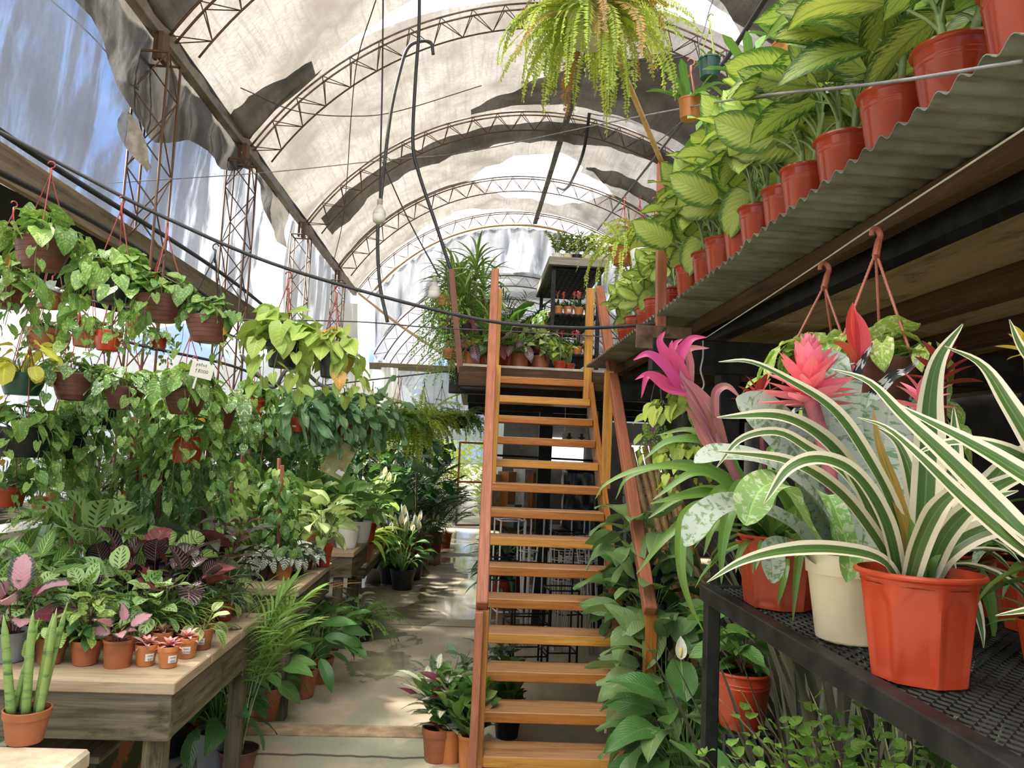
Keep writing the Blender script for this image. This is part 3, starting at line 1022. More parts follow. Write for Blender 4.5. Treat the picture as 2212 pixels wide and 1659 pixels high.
for x0, x1 in ((1.38, 1.87), (1.97, 2.50), (2.60, 3.15), (3.25, 3.85), (3.95, 4.9)):
    for y0, y1 in ((0.5, 2.05), (2.06, 3.98), (4.0, 6.9)):
        mb = MB()
        mb.box(((x0 + x1) / 2, (y0 + y1) / 2, 2.652), (x1 - x0 + 0.08, y1 - y0, 0.012), ch=0.002)
        struct(mb.obj('ceiling_panel', PLY))
mb = MB()
mb.box((3.0, 4.1, 2.455), (4.15, 0.10, 0.175), ch=0.004)
tag(mb.obj('steel_beam', STEEL_BLACK), 'black steel crossbeam under the deck by the brown post', 'beam')
mb = MB()
mb.box((0.985, 4.06, 2.545), (0.30, 0.012, 0.125), ch=0.003)
mb.tube([(0.985, 4.045, 2.575), (0.985, 4.02, 2.575)], 0.02, 10)
tag(mb.obj('bracket_plate', plain('rusty_plate', (0.16, 0.10, 0.07), 0.7, 0.3, 0.5, 9, 0.3, 0.2, (0.05, 0.03, 0.025))), 'rusty bolted bracket plate at the foot of the brown post', 'bracket')
for x0, y0, lab in ((1.36, 4.14, 'black steel post under the deck behind the magenta flower'), (1.36, 8.2, 'black steel post seen between the stair treads'), (0.82, 8.9, 'thick black steel post in the middle behind the stair treads'),
                    (3.1, 4.14, 'black steel post far right under the deck'), (3.1, 9.0, 'black steel post at the far right behind the stairs')):
    mb = MB()
    w = 0.15 if 'thick' in lab else 0.11
    mb.box((x0, y0, 1.19), (w, w, 2.38), ch=0.004)
    tag(mb.obj('steel_post', STEEL_BLACK), lab, 'post')
mb = MB()
mb.box((1.5, 7.2, 2.54), (3.5, 0.14, 0.23), ch=0.005)
tag(mb.obj('steel_beam', STEEL_BLACK), 'black steel beam carrying the deck at the stair head', 'beam')
mb = MB()
mb.box((0.04, 7.02, 2.535), (0.36, 0.10, 0.17), ch=0.006)
tag(mb.obj('beam_end', STEEL_BLACK), 'black beam end jutting out left of the stair head', 'beam')
mb = MB()
for yy in (8.2, 9.8, 11.4, 12.9):
    mb.box((2.2, yy, 2.58), (4.6, 0.09, 0.15), ch=0.004)
tag(mb.obj('joist_frame', STEEL_BLACK), 'black joist frame under the far deck behind the stairs', 'beam')
mb = MB()
mb.beam(aY(1431, 352, 4.1), aY(1427, 706, 4.1) - np.array([0, 0, 0.03]), 0.052, 0.052, up=(0, 1, 0), ch=0.003)
tag(mb.obj('wooden_post', WOOD_RED), 'square red brown wooden post at the corrugated deck edge', 'post')
line('bamboo_pole', [(1318, 88, 3.25), (1372, 215, 3.65), (1428, 348, 4.08)], 0.0145, BAMBOO_RAW, 'pale bamboo pole from the hanging fern down to the brown post', 'pole', 8)
mb = MB()
mb.beam(aY(975, 582, 7.0), aY(995, 806, 7.0), 0.055, 0.055, up=(0, 1, 0), ch=0.003)
tag(mb.obj('wooden_post', WOOD_POST), 'leaning dark brown post at the left corner of the deck', 'post')

# ================================================================== staircase
st = thing('staircase', 'steep orange varnished wooden staircase up to the plant deck', 'staircase', (0.58, 4.4, 0))
SX0, SX1 = 0.125, 1.02
NT = 14


def tread_pos(i):
    return 4.52 + 0.185 * i, 0.20 + 0.183 * i


def off(a):
    return np.array(a, float) - np.array([0.58, 4.4, 0])


for i in range(NT):
    y, zt = tread_pos(i)
    mb = MB()
    mb.box(off(((SX0 + SX1) / 2, y + 0.125, zt - 0.031)), (SX1 - SX0 - 0.03, 0.25, 0.062), ch=0.005)
    o = mb.obj('tread', [WOOD_ORANGE if i % 3 else WOOD_YELLOW, WOOD_TREAD], st)
    for f in o.data.polygons:
        f.material_index = int(f.normal.z > 0.7)
for x0, mm in ((SX0 - 0.012, WOOD_RED), (SX1 + 0.012, WOOD_ORANGE)):
    mb = MB()
    mb.beam(off((x0, 4.53, 0.02)), off((x0, 7.02, 2.50)), 0.045, 0.20, up=(0, -1, 1), ch=0.004)
    mb.obj('stringer', mm, st)
mb = MB()
mb.beam(off((0.095, 4.52, 1.02)), off((0.125, 7.1, 3.56)), 0.07, 0.085, up=(0, -1, 1), ch=0.006)
mb.obj('handrail', WOOD_RED, st)
mb = MB()
mb.beam(off((1.07, 4.55, 1.02)), off((1.09, 7.02, 3.44)), 0.075, 0.075, up=(0, -1, 1), ch=0.006)
mb.obj('handrail', WOOD_RED, st)
for x0, y0, z0, z1, mm in ((0.105, 4.55, 0.0, 1.0, WOOD_ORANGE), (1.09, 4.62, 0.0, 1.06, WOOD_ORANGE), (0.16, 6.9, 2.3, 3.36, WOOD_YELLOW), (1.0, 6.95, 2.35, 3.42, WOOD_YELLOW),
                           (0.155, 6.1, 1.6, 2.58, WOOD_YELLOW), (1.05, 6.1, 1.65, 2.58, WOOD_YELLOW)):
    mb = MB()
    mb.beam(off((x0, y0, z0)), off((x0, y0, z1)), 0.07, 0.06, up=(0, 1, 0), ch=0.004)
    mb.obj('newel_post', mm, st)
mb = MB()
mb.beam(off((0.083, 4.52, 0.0)), off((0.083, 4.52, 1.0)), 0.045, 0.12, up=(0, 1, 0), ch=0.004)
mb.obj('side_board', WOOD_RED, st)

for a, b in (((1046, 982), (1312, 997)), ((1042, 1211), (1290, 1222))):
    mb = MB()
    mb.tube([off(aY(*a, 6.6)), off(aY(*b, 6.6))], 0.009, 6)
    mb.obj('tie_rod', STEEL_BLACK, st)

# ================================================================== benches
BZ = 0.9


def bench(x0, x1, y0, y1, zt, label, legs, th=0.04, apron=0.17, xlen=0.0):
    cx, cy = (x0 + x1) / 2, (y0 + y1) / 2
    t = thing('display_bench', label, 'bench', (cx, cy, 0))
    n = 3
    for k in range(n):
        w = (y1 - y0) / n
        mb = MB()
        mb.box((0, y0 + w * (k + 0.5) - cy, zt - th / 2), (x1 - x0, w - 0.004, th), ch=0.005)
        mb.obj('top_board', WOOD_TOP, t)
    for a, b in (((x0 + 0.02, y0 + 0.035), (x1 - 0.012, y0 + 0.035)), ((x0 + 0.02, y1 - 0.035), (x1 - 0.012, y1 - 0.035)), ((x1 - 0.035, y0 + 0.06), (x1 - 0.035, y1 - 0.06))):
        mb = MB()
        mb.beam((a[0] - cx, a[1] - cy, zt - th - apron / 2), (b[0] - cx, b[1] - cy, zt - th - apron / 2), 0.035, apron, ch=0.004)
        mb.obj('apron', WOOD_OLD, t)
    for lx, ly in legs:
        mb = MB()
        mb.beam((lx - cx, ly - cy, 0), (lx - cx, ly - cy, zt - th - 0.01), 0.085, 0.085, up=(0, 1, 0), ch=0.005)
        mb.obj('leg', WOOD_OLD, t)
    return t


bench(-3.05, -1.17, 3.34, 4.72, BZ, 'nearest weathered grey bench crowded with small potted plants', ((-1.26, 3.44), (-2.9, 3.44), (-1.26, 4.6), (-2.9, 4.6)), 0.05, 0.19)
bench(-2.75, -1.145, 5.5, 6.8, BZ, 'middle weathered bench with the silver leaved plants', ((-1.24, 5.62), (-2.6, 5.62), (-1.24, 6.7), (-2.6, 6.7)), 0.05, 0.2)
bench(-2.75, -1.06, 7.42, 8.5, BZ + 0.01, 'third weathered bench carrying the two white pots', ((-1.2, 7.5), (-2.6, 7.5), (-1.2, 8.4), (-2.6, 8.4)), 0.05, 0.19)
bench(-2.75, -1.15, 9.1, 12.2, 0.55, 'low farther bench beyond the white pots', ((-1.25, 9.2), (-2.6, 9.2), (-1.25, 12.1), (-2.6, 12.1)), 0.04, 0.12)
# stone slab on a block, lower left corner
t = thing('stone_table', 'cream stone slab on a block in the bottom left corner', 'table', (-1.90, 2.70, 0))
mb = MB()
P = []
mb.box((0.02, -0.06, 0.745), (1.14, 0.64, 0.07), ch=0.012)
mb.obj('slab', STONE, t)
mb = MB()
mb.box((-0.35, -0.02, 0.355), (0.55, 0.45, 0.71), ch=0.01)
mb.obj('block', STONE, t)
# painted crate under the first bench
t = thing('wooden_crate', 'dark crate with faded orange paint under the nearest bench', 'crate', (-1.72, 3.75, 0))
cm, g = mat('faded_painted_board')
tc = g.n('ShaderNodeTexCoord').outputs['Object']
f = g.noise(tc, 5.5, 3, 0.5)
c = g.mix(g.sm(f, 0.50, 0.58), (0.035, 0.045, 0.025), (0.22, 0.09, 0.03))
c = g.mix(g.sm(g.noise(tc, 24, 4, 0.6), 0.55, 0.7), c, (0.05, 0.035, 0.02))
g.out(g.pbsdf(c, 0.8, 0, 0.2))
mb = MB()
mb.box((0.19, 0, 0.27), (0.025, 0.5, 0.5), ch=0.003)
mb.box((-0.19, 0, 0.27), (0.025, 0.5, 0.5), ch=0.003)
mb.box((0, -0.25, 0.27), (0.4, 0.02, 0.5), ch=0.003)
mb.box((0, 0.25, 0.27), (0.4, 0.02, 0.5), ch=0.003)
mb.box((0, 0, 0.03), (0.36, 0.48, 0.02))
mb.obj('crate_body', cm, t)
mb = MB()
mb.box((0, 0, 0.535), (0.44, 0.56, 0.03), ch=0.004)
mb.obj('crate_lid', WOOD_OLD, t)

# ================================================================== front right rack
RZ = 1.54
t = thing('plant_rack', 'black steel rack with an expanded mesh shelf at the lower right', 'rack', (1.25, 1.4, 0))
o_ = np.array([1.25, 1.4, 0])


def rk(p):
    return np.array(p, float) - o_


RX0, RX1, RY0, RY1 = 0.705, 1.85, 0.35, 2.30
for a, b, wv in (((RX0, RY0, RZ - 0.022), (RX0, RY1, RZ - 0.022), 0.04), ((RX1, RY0, RZ - 0.022), (RX1, RY1, RZ - 0.022), 0.04), ((RX0 + 0.02, RY1 - 0.02, RZ - 0.022), (RX1, RY1 - 0.02, RZ - 0.022), 0.04), ((RX0 + 0.02, RY0, RZ - 0.022), (RX1, RY0, RZ - 0.022), 0.04), ((RX0 + 0.02, 1.35, RZ - 0.03), (RX1, 1.35, RZ - 0.03), 0.03)):
    mb = MB()
    mb.beam(rk(a), rk(b), wv, 0.045, ch=0.003)
    mb.obj('frame_rail', STEEL_BLACK, t)
for x0, y0 in ((RX0 + 0.012, RY1 - 0.02), (RX1, RY1 - 0.02), (RX1, RY0)):
    mb = MB()
    mb.beam(rk((x0, y0, 0)), rk((x0, y0, RZ - 0.04)), 0.04, 0.04, up=(0, 1, 0), ch=0.003)
    mb.obj('leg', STEEL_BLACK, t)
mb = MB()
px_, py_ = 0.034, 0.017
nx, ny = int((RX1 - RX0) / px_), int((RY1 - RY0) / py_)
for j in range(ny):
    y = RY0 + j * py_
    pts = []
    for i in range(nx * 2 + 1):
        x = RX0 + i * px_ / 2
        pts.append((x, y + (py_ / 2 if (i + j) % 2 else -py_ / 2) * 0.9, RZ - 0.006 + (0.003 if (i + j) % 2 else 0)))
    P = np.array(pts)
    w_ = np.array([0, 0.0042, 0.0035])
    mb.grid(np.stack([rk(P - w_ / 2), rk(P + w_ / 2)]))
    mb.grid(np.stack([rk(P + w_ / 2), rk(P + w_ / 2 - [0, 0, 0.0025])]))
mb.obj('mesh_shelf', STEEL_BLACK, t, smooth=False)
mb = MB()
mb.box(rk(((RX0 + RX1) / 2, 1.3, 0.30)), (RX1 - RX0, 1.9, 0.03), ch=0.003)
mb.obj('lower_shelf', STEEL_BLACK, t)

# ================================================================== deck shelf rack
t = thing('shelf_unit', 'tall black shelf unit with a grey wooden top standing on the deck', 'shelf', (0.98, 8.6, DZ))
for a, b in ((-0.235, -0.75), (0.235, -0.75), (-0.235, 0.75), (0.235, 0.75)):
    mb = MB()
    mb.box((a, b, 0.58), (0.04, 0.04, 1.16), ch=0.003)
    mb.obj('leg', STEEL_BLACK, t)
mb = MB()
mb.box((0, 0, 1.19), (0.60, 1.68, 0.085), ch=0.004)
mb.obj('top_board', wood('grey_old_board', (0.20, 0.19, 0.16), (0.31, 0.29, 0.25), (0.40, 0.37, 0.31), 0.85), t)
for zz in (0.25, 0.66, 1.13):
    mb = MB()
    for q in np.linspace(-0.23, 0.23, 9):
        mb.box((q, 0, zz), (0.03, 1.5, 0.012))
    for q in np.linspace(-0.75, 0.75, 22):
        mb.box((0, q, zz - 0.006), (0.47, 0.022, 0.01))
    if zz > 1:
        mb.box((0, 0, zz + 0.011), (0.585, 1.66, 0.008))
    mb.obj('slatted_shelf', STEEL_BLACK, t)

# ================================================================== clutter below the deck, behind the stairs
mb = MB()
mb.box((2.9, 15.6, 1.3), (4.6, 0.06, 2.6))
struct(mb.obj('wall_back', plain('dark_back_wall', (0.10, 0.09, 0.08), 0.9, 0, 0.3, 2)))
for k, (x0, w, z0, h) in enumerate(((1.85, 0.75, 1.95, 0.62), (3.6, 0.9, 1.9, 0.55))):
    t = empty('window_%d' % (k + 1), (x0, 15.5, z0))
    struct(t)
    mb = MB()
    mb.box((0, 0, h / 2), (w, 0.02, 0.04))
    mb.box((0, 0, -h / 2), (w, 0.02, 0.04))
    mb.box((-w / 2, 0, 0), (0.04, 0.02, h))
    mb.box((w / 2, 0, 0), (0.04, 0.02, h))
    mb.obj('window_frame', STEEL_GREY, t)
    mb = MB()
    mb.box((0, 0.005, 0), (w, 0.004, h))
    pm, g = mat('glowing_window_pane_%d' % k)
    e_ = g.n('ShaderNodeEmission')
    e_.inputs[0].default_value = (1, 0.98, 0.92, 1)
    e_.inputs[1].default_value = 0.9  # pane emits its own glow in place of daylight behind it
    g.out(e_.outputs[0])
    mb.obj('window_pane', pm, t)


def stand(x, y, w, h, m, label, style, grp, rz=0.0, lean=0.0):
    t = thing('plant_stand', label, 'plant stand', (x, y, 0), rz, grp)
    r = w / 2
    mb = MB()
    if style == 'cone':
        for q in range(6):
            a = 2 * PI * q / 6
            mb.tube([(0.35 * r * math.cos(a) - lean, 0.35 * r * math.sin(a), 0.006), (r * math.cos(a), r * math.sin(a), h)], 0.0065, 5)
        mb.obj('leg_bundle', m, t)
        for hh in (0.7, 0.8, 0.9, 1.0):
            mb = MB()
            rr = r * (0.35 + 0.65 * hh)
            a = np.linspace(0, 2 * PI, 21)
            mb.tube(np.stack([rr * np.cos(a) - lean * (1 - hh), rr * np.sin(a), 0 * a + h * hh], -1), 0.005, 5, cap=False)
            mb.obj('ring', m, t)
    else:
        for sx in (-1, 1):
            for sy in (-1, 1):
                lg = MB()
                lg.tube([(sx * r, sy * r, 0), (sx * r, sy * r, h)], 0.0095, 6)
                lg.obj('leg', m, t)
        for hh in (0.25, 0.8, 0.99):
            mb = MB()
            c4 = [(-r, -r, h * hh), (r, -r, h * hh), (r, r, h * hh), (-r, r, h * hh), (-r, -r, h * hh)]
            for a, b in zip(c4[:-1], c4[1:]):
                mb.tube([a, b], 0.007, 5)
            mb.obj('crossbar', m, t)


G1 = 'wire plant stands stored behind the stairs'
for k, (x, y, w, h, m, sty, lab) in enumerate((
        (0.33, 7.35, 0.24, 0.92, STEEL_BLACK, 'frame', 'low black wire plant stand behind the stairs, first from the left'),
        (0.42, 8.1, 0.26, 1.22, STEEL_WHITE, 'frame', 'tall white square plant stand first from the left behind the stairs'),
        (0.60, 7.75, 0.20, 1.05, STEEL_WHITE, 'cone', 'white conical wire stand left of the black post, behind the stairs'),
        (0.72, 8.25, 0.22, 1.28, STEEL_WHITE, 'frame', 'tall white square plant stand left of the thick black post'),
        (0.92, 7.7, 0.22, 0.98, STEEL_WHITE, 'cone', 'white conical wire stand in front of the thick black post'),
        (1.05, 8.2, 0.24, 1.10, STEEL_BLACK, 'frame', 'black square plant stand right of the thick black post'),
        (1.14, 7.6, 0.22, 1.12, STEEL_WHITE, 'cone', 'white conical wire stand at the right end behind the stairs'),
        (0.55, 7.15, 0.34, 0.50, STEEL_BLACK, 'frame', 'short wide black wire stand on the floor under the stairs'),
        (0.85, 7.05, 0.26, 0.72, STEEL_BLACK, 'frame', 'medium black wire stand behind the middle treads'),
        (1.28, 8.5, 0.24, 1.3, STEEL_WHITE, 'frame', 'tall white square plant stand farthest right behind the stairs'))):
    stand(x, y, w, h, m, lab, sty, G1, rng.rand() * 0.5, (rng.rand() - 0.5) * 0.25)

# tall planters, bag and sign in the back
def planter(px, py, Y, w, h, m, label, sq=True):
    p = aY(px, py, Y)
    p[2] = 0.747
    t = thing('tall_planter', label, 'planter', p)
    mb = MB()
    r = w / 2
    mb.lathe([(0, 0), (r * 0.72, 0), (r, h), (r * 0.9, h), (r * 0.85, h * 0.93), (0, h * 0.93)], 4 if sq else 24)
    mb.obj('planter_body', m, t, smooth=not sq, sharp=40)


P_WH2 = plain('white_fibre_planter', (0.74, 0.73, 0.70), 0.5)
P_TEAL = plain('teal_grey_planter', (0.20, 0.27, 0.26), 0.5)
P_SAND = plain('sand_planter', (0.55, 0.50, 0.40), 0.6)
for px, py, w, h, m, lab in ((1098, 1035, 0.34, 0.85, P_ORANGE, 'tall orange terracotta planter left of the thick black post'), (1132, 1042, 0.36, 0.9, P_WH2, 'tall white planter beside the tall orange planters'),
                             (1150, 1040, 0.3, 0.85, P_ORANGE, 'tall orange planter just right of the tall white one'), (1065, 1020, 0.36, 0.8, P_SAND, 'tall sand coloured planter at the left behind the stairs'),
                             (1112, 1052, 0.25, 0.35, P_TEAL, 'small teal grey planter in front of the tall orange one')):
    planter(px, py, 12.5 if 'small' not in lab else 12.25, w, h, m, lab)
mb = MB()
mb.box((1.75, 12.3, 0.75), (0.95, 0.8, 0.04))
for sx in (1.35, 2.15):
    for sy in (12.0, 12.6):
        mb.box((sx, sy, 0.36), (0.05, 0.05, 0.72))
mb.box((0.72, 12.5, 0.72), (1.1, 0.8, 0.05))
for sx in (0.25, 1.2):
    mb.box((sx, 12.3, 0.35), (0.06, 0.06, 0.70))
tag(mb.obj('potting_table', WOOD_DARK), 'dark potting table behind the stairs below the deck', 'table')
mb = MB()
P = np.zeros((14, 28, 3))
for i in range(14):
    t_ = i / 13
    for j in range(28):
        a = 2 * PI * j / 28
        sq = 1 / max(abs(math.cos(a)), abs(math.sin(a)))
        r_ = 0.30 * sq * (1 + 0.05 * math.sin(5 * a + 9 * t_) + 0.04 * math.sin(11 * a - 13 * t_))
        if i == 13:
            r_ *= 0.6
        P[i, j] = (1.75 + r_ * math.cos(a), 12.3 + 0.7 * r_ * math.sin(a), 0.77 + 1.0 * t_)
mb.grid(P, wrap=True)
mb.add([(1.75, 12.3, 1.78)] + [P[13, j] for j in range(28)], None, [(0, 1 + j, 1 + (j + 1) % 28) for j in range(28)])
tag(mb.obj('wrapped_bundle', plain('black_stretch_film', (0.018, 0.018, 0.02), 0.22, 0, 0.3)), 'bundle wrapped in shiny black film on the potting table', 'bundle')
mb = MB()
for i in range(6):
    mb.box((2.62, 12.0, 1.0 + 0.13 * i), (0.55, 0.03, 0.115), ch=0.01)
for sx in (2.4, 2.84):
    mb.box((sx, 12.03, 0.85), (0.04, 0.03, 1.7))
tag(mb.obj('slatted_panel', P_WH2), 'white slatted panel at the right behind the stair treads', 'panel')
# sign with two arrows
p = aY(1243, 944, 10.5)
t = thing('arrow_sign', 'hanging pale sign with two grey down arrows seen between treads', 'sign', p)
mb = MB()
mb.box((0, 0, 0), (0.36, 0.012, 0.10))
for sx in (-0.15, 0.15):
    mb.tube([(sx, 0, 0.05), (sx, 0, 2.658 - p[2])], 0.003, 4)
mb.obj('sign_board', PAPER, t)
for sx in (-0.085, 0.085):
    mb = MB()
    mb.add([(sx - 0.02, -0.008, 0.05), (sx + 0.02, -0.008, 0.05), (sx + 0.02, -0.008, 0.0), (sx - 0.02, -0.008, 0.0), (sx - 0.055, -0.008, 0.0), (sx + 0.055, -0.008, 0.0), (sx, -0.008, -0.045)], [(0, 3, 2, 1)], [(4, 6, 5)])
    mb.obj('arrow', plain('arrow_grey', (0.10, 0.10, 0.10), 0.7), t)

# bamboo canes leaning right of the stairs
G2 = 'bamboo canes leaning in a bundle by the stair rail'
cane = [((1345, 970), (1398, 1190)), ((1362, 968), (1415, 1200)), ((1378, 976), (1436, 1190)), ((1393, 965), (1447, 1195)), ((1408, 962), (1448, 1200)), ((1424, 960), (1476, 1170)), ((1440, 985), (1490, 1180)), ((1412, 1010), (1470, 1200)), ((1432, 1000), (1480, 1190)), ((1452, 1010), (1500, 1190))]
ordn = ('first', 'second', 'third', 'fourth', 'fifth', 'sixth', 'seventh', 'eighth', 'ninth', 'tenth')
for k, (a, b) in enumerate(cane):
    p, q = aY(*a, 6.1 + 0.05 * (k % 3)), aY(*b, 5.75 + 0.06 * (k % 2))
    d_ = (q - p) / np.linalg.norm(q - p)
    q = p + d_ * (p[2] - 0.02) / max(0.2, -d_[2])
    n = 34
    pts = p[None] + (q - p)[None] * np.linspace(0, 1, n)[:, None]
    r = 0.025 * np.where((np.arange(n) % 5) == 2, 1.12, 1.0)
    mb = MB()
    mb.tube(pts, r, 10)
    tag(mb.obj('bamboo_cane', BAMBOO), ordn[k] + ' bamboo cane from the left in the bundle by the stair rail', 'cane', G2)

# ================================================================== leaves
def leafmat(name, c1, c2=None, kind='plain', rough=0.38, trans=0.30, veins=8.0, vein_c=None, vein_s=0.3, mid_c=None, mid_w=0.05, spec=0.4, var=0.22, c3=None):
    m, g = mat(name)
    uv = g.n('ShaderNodeUVMap').outputs[0]
    u, v, _ = g.sep(uv)
    a = g.n('ShaderNodeAttribute', attribute_name='rnd').outputs['Fac']
    obr = g.n('ShaderNodeObjectInfo').outputs['Random']
    d = g.m('ABSOLUTE', g.m('SUBTRACT', g.m('MULTIPLY', u, 2.0), 1.0))
    c2 = c2 or tuple(x * 1.25 for x in c1)
    sv = g.m('SUBTRACT', v, g.m('MULTIPLY', d, 0.30))
    cosv = g.m('COSINE', g.m('MULTIPLY', sv, 2 * PI * veins))
    seed = g.m('MULTIPLY', a, 60.0)
    if kind == 'plain':
        f = g.m('MULTIPLY', g.noise(g.xyz(g.m('MULTIPLY', u, 2.0), g.m('MULTIPLY', v, 3.0), seed), 1.5, 3), 0.8)
    elif kind == 'blotch':
        f = g.sm(g.noise(g.xyz(g.m('MULTIPLY', d, 2.6), g.m('MULTIPLY', v, 4.5), seed), 1.6, 4, 0.6, 0.3), 0.52, 0.62)
    elif kind == 'center':
        n_ = g.noise(g.xyz(g.m('MULTIPLY', d, 2.2), g.m('MULTIPLY', sv, 17.0), seed), 1.5, 3, 0.6)
        n_ = g.m('MULTIPLY', g.m('SUBTRACT', n_, 0.5), 0.9)
        f = g.sm(g.m('ADD', d, n_), 0.92, 0.55)
    elif kind == 'streak':
        n_ = g.noise(g.xyz(g.m('MULTIPLY', d, 2.6), g.m('MULTIPLY', sv, 24.0), seed), 1.5, 3, 0.65)
        n_ = g.m('MULTIPLY', g.m('SUBTRACT', n_, 0.5), 2.2)
        f = g.sm(g.m('ADD', d, n_), 0.85, 0.45)
    elif kind == 'edge':
        n_ = g.noise(g.xyz(g.m('MULTIPLY', u, 16.0), g.m('MULTIPLY', v, 1.0), seed), 1.4, 2)
        f = g.m('MAXIMUM', g.sm(d, 0.50, 0.57), g.m('MULTIPLY', g.sm(n_, 0.70, 0.76), 0.5))
    elif kind == 'bands':
        f = g.m('MULTIPLY', g.sm(cosv, -0.1, 0.5), g.sm(d, 0.97, 0.82))
    elif kind == 'lines':
        f = g.m('MULTIPLY', g.sm(cosv, 0.80, 0.97), g.sm(d, 0.92, 0.75))
    elif kind == 'spots':
        f = g.m('MULTIPLY', g.sm(cosv, 0.25, 0.6), g.m('MULTIPLY', g.sm(d, 0.12, 0.2), g.sm(d, 0.62, 0.5)))
    elif kind == 'cross':
        f = g.sm(g.noise(g.xyz(g.m('MULTIPLY', u, 2.0), g.m('MULTIPLY', v, 20.0), seed), 1.6, 4, 0.6, 0.5), 0.50, 0.60)
    elif kind == 'zebra':
        n_ = g.noise(g.xyz(g.m('MULTIPLY', u, 3.0), g.m('MULTIPLY', v, 8.0), seed), 1.4, 3)
        f = g.sm(g.m('SINE', g.m('ADD', g.m('MULTIPLY', v, 75.0), g.m('MULTIPLY', n_, 9.0))), 0.2, 0.6)
    elif kind == 'pinkcenter':
        n_ = g.noise(g.xyz(g.m('MULTIPLY', d, 3.0), g.m('MULTIPLY', sv, 12.0), seed), 1.5, 3)
        f = g.sm(g.m('ADD', d, g.m('SUBTRACT', n_, 0.5)), 0.75, 0.6)
    c = g.mix(f, c1, c2)
    if c3:
        c = g.mix(g.m('MULTIPLY', g.sm(d, 0.72, 0.84), 0.9), c, c3)
    vm_ = g.sm(cosv, 0.86, 0.99)
    vc = vein_c or tuple(min(1, x * 1.6) for x in c1)
    c = g.mix(g.m('MULTIPLY', vm_, vein_s), c, vc)
    c = g.mix(g.m('MULTIPLY', g.sm(d, mid_w * 1.8, mid_w * 0.7), 0.75), c, mid_c or vc)
    vl = g.m('ADD', 1.18 - var, g.m('MULTIPLY', g.m('FRACT', g.m('ADD', g.m('MULTIPLY', a, 7.31), obr)), 2.0 * var))
    hs = g.n('ShaderNodeHueSaturation')
    g.put(hs.inputs['Color'], c)
    g.put(hs.inputs['Value'], vl)
    hs.inputs['Saturation'].default_value = 0.92
    g.put(hs.inputs['Hue'], g.m('ADD', 0.487, g.m('MULTIPLY', a, 0.026)))
    c = hs.outputs[0]
    hgt = g.m('ADD', g.m('MULTIPLY', cosv, 0.5), g.m('MULTIPLY', g.sm(d, 0.12, 0.0), -1.5))
    s = g.pbsdf(c, rough, 0, spec, g.bump(hgt, 0.25, 0.004))
    tr = g.n('ShaderNodeBsdfTranslucent')
    g.put(tr.inputs[0], g.mix(0.45, c, (1.0, 0.95, 0.25), 'MULTIPLY') if kind not in ('edge', 'lines', 'pinkcenter') else c)
    g.out(g.mixs(trans, s, tr.outputs[0]))
    return m


L_POTHOS = leafmat('pothos_leaf', (0.135, 0.27, 0.045), (0.40, 0.50, 0.13), 'blotch', vein_s=0.1)
L_POTHOS_D = leafmat('deep_pothos_leaf', (0.085, 0.20, 0.035), (0.24, 0.36, 0.08), 'blotch', vein_s=0.12)
L_MARBLE = leafmat('marbled_pothos_leaf', (0.10, 0.22, 0.055), (0.60, 0.64, 0.38), 'blotch', vein_s=0.05)
L_VARI = leafmat('bright_variegated_pothos_leaf', (0.32, 0.50, 0.07), (0.72, 0.76, 0.42), 'blotch', vein_s=0.1, trans=0.35)
L_NEON = leafmat('neon_pothos_leaf', (0.60, 0.60, 0.06), (0.70, 0.66, 0.10), trans=0.35)
L_LEMON = leafmat('lemon_philodendron_leaf', (0.28, 0.42, 0.06), (0.40, 0.50, 0.09), vein_s=0.18, trans=0.35)
L_LIME = leafmat('lime_sweet_potato_leaf', (0.45, 0.60, 0.06), (0.55, 0.66, 0.10), trans=0.38)
L_YELLOWED = leafmat('yellowed_leaf', (0.62, 0.42, 0.05), (0.65, 0.33, 0.06), trans=0.35)
L_FERN = leafmat('boston_fern_frond', (0.40, 0.52, 0.055), (0.50, 0.58, 0.08), trans=0.42, vein_s=0.1, var=0.3)
L_FERN_G = leafmat('green_fern_frond', (0.14, 0.28, 0.04), (0.22, 0.36, 0.06), trans=0.35, vein_s=0.1, var=0.3)
L_FERN_DRY = leafmat('dry_fern_frond', (0.36, 0.17, 0.05), (0.44, 0.24, 0.08), trans=0.25)
L_BLUEFERN = leafmat('blue_green_fern_leaf', (0.12, 0.25, 0.10), (0.18, 0.32, 0.13), trans=0.25)
L_DIEFF = leafmat('pale_centred_dieffenbachia_leaf', (0.075, 0.18, 0.02), (0.42, 0.53, 0.10), 'center', veins=11, vein_c=(0.11, 0.23, 0.03), vein_s=0.55, mid_c=(0.36, 0.48, 0.12), trans=0.34)
L_DIEFF2 = leafmat('streaked_dieffenbachia_leaf', (0.05, 0.13, 0.02), (0.34, 0.45, 0.08), 'streak', veins=13, vein_c=(0.09, 0.20, 0.03), vein_s=0.25, mid_c=(0.16, 0.27, 0.05), trans=0.36)
L_SPATH = leafmat('peace_lily_leaf', (0.060, 0.165, 0.030), (0.085, 0.21, 0.040), veins=14, vein_s=0.22, rough=0.28, spec=0.5, trans=0.24)
L_SOFT = leafmat('soft_peace_lily_leaf', (0.155, 0.28, 0.08), (0.21, 0.34, 0.12), veins=12, vein_s=0.2, rough=0.4, spec=0.5, trans=0.28)
L_DARKG = leafmat('dark_green_leaf', (0.035, 0.10, 0.024), (0.055, 0.145, 0.030), veins=10, vein_s=0.2, rough=0.3, trans=0.2)
L_MID = leafmat('mid_green_leaf', (0.10, 0.24, 0.04), (0.15, 0.31, 0.055), veins=9, vein_s=0.2)
L_LIGHT = leafmat('light_green_leaf', (0.24, 0.40, 0.08), (0.34, 0.48, 0.13), veins=9, vein_s=0.2, trans=0.35)
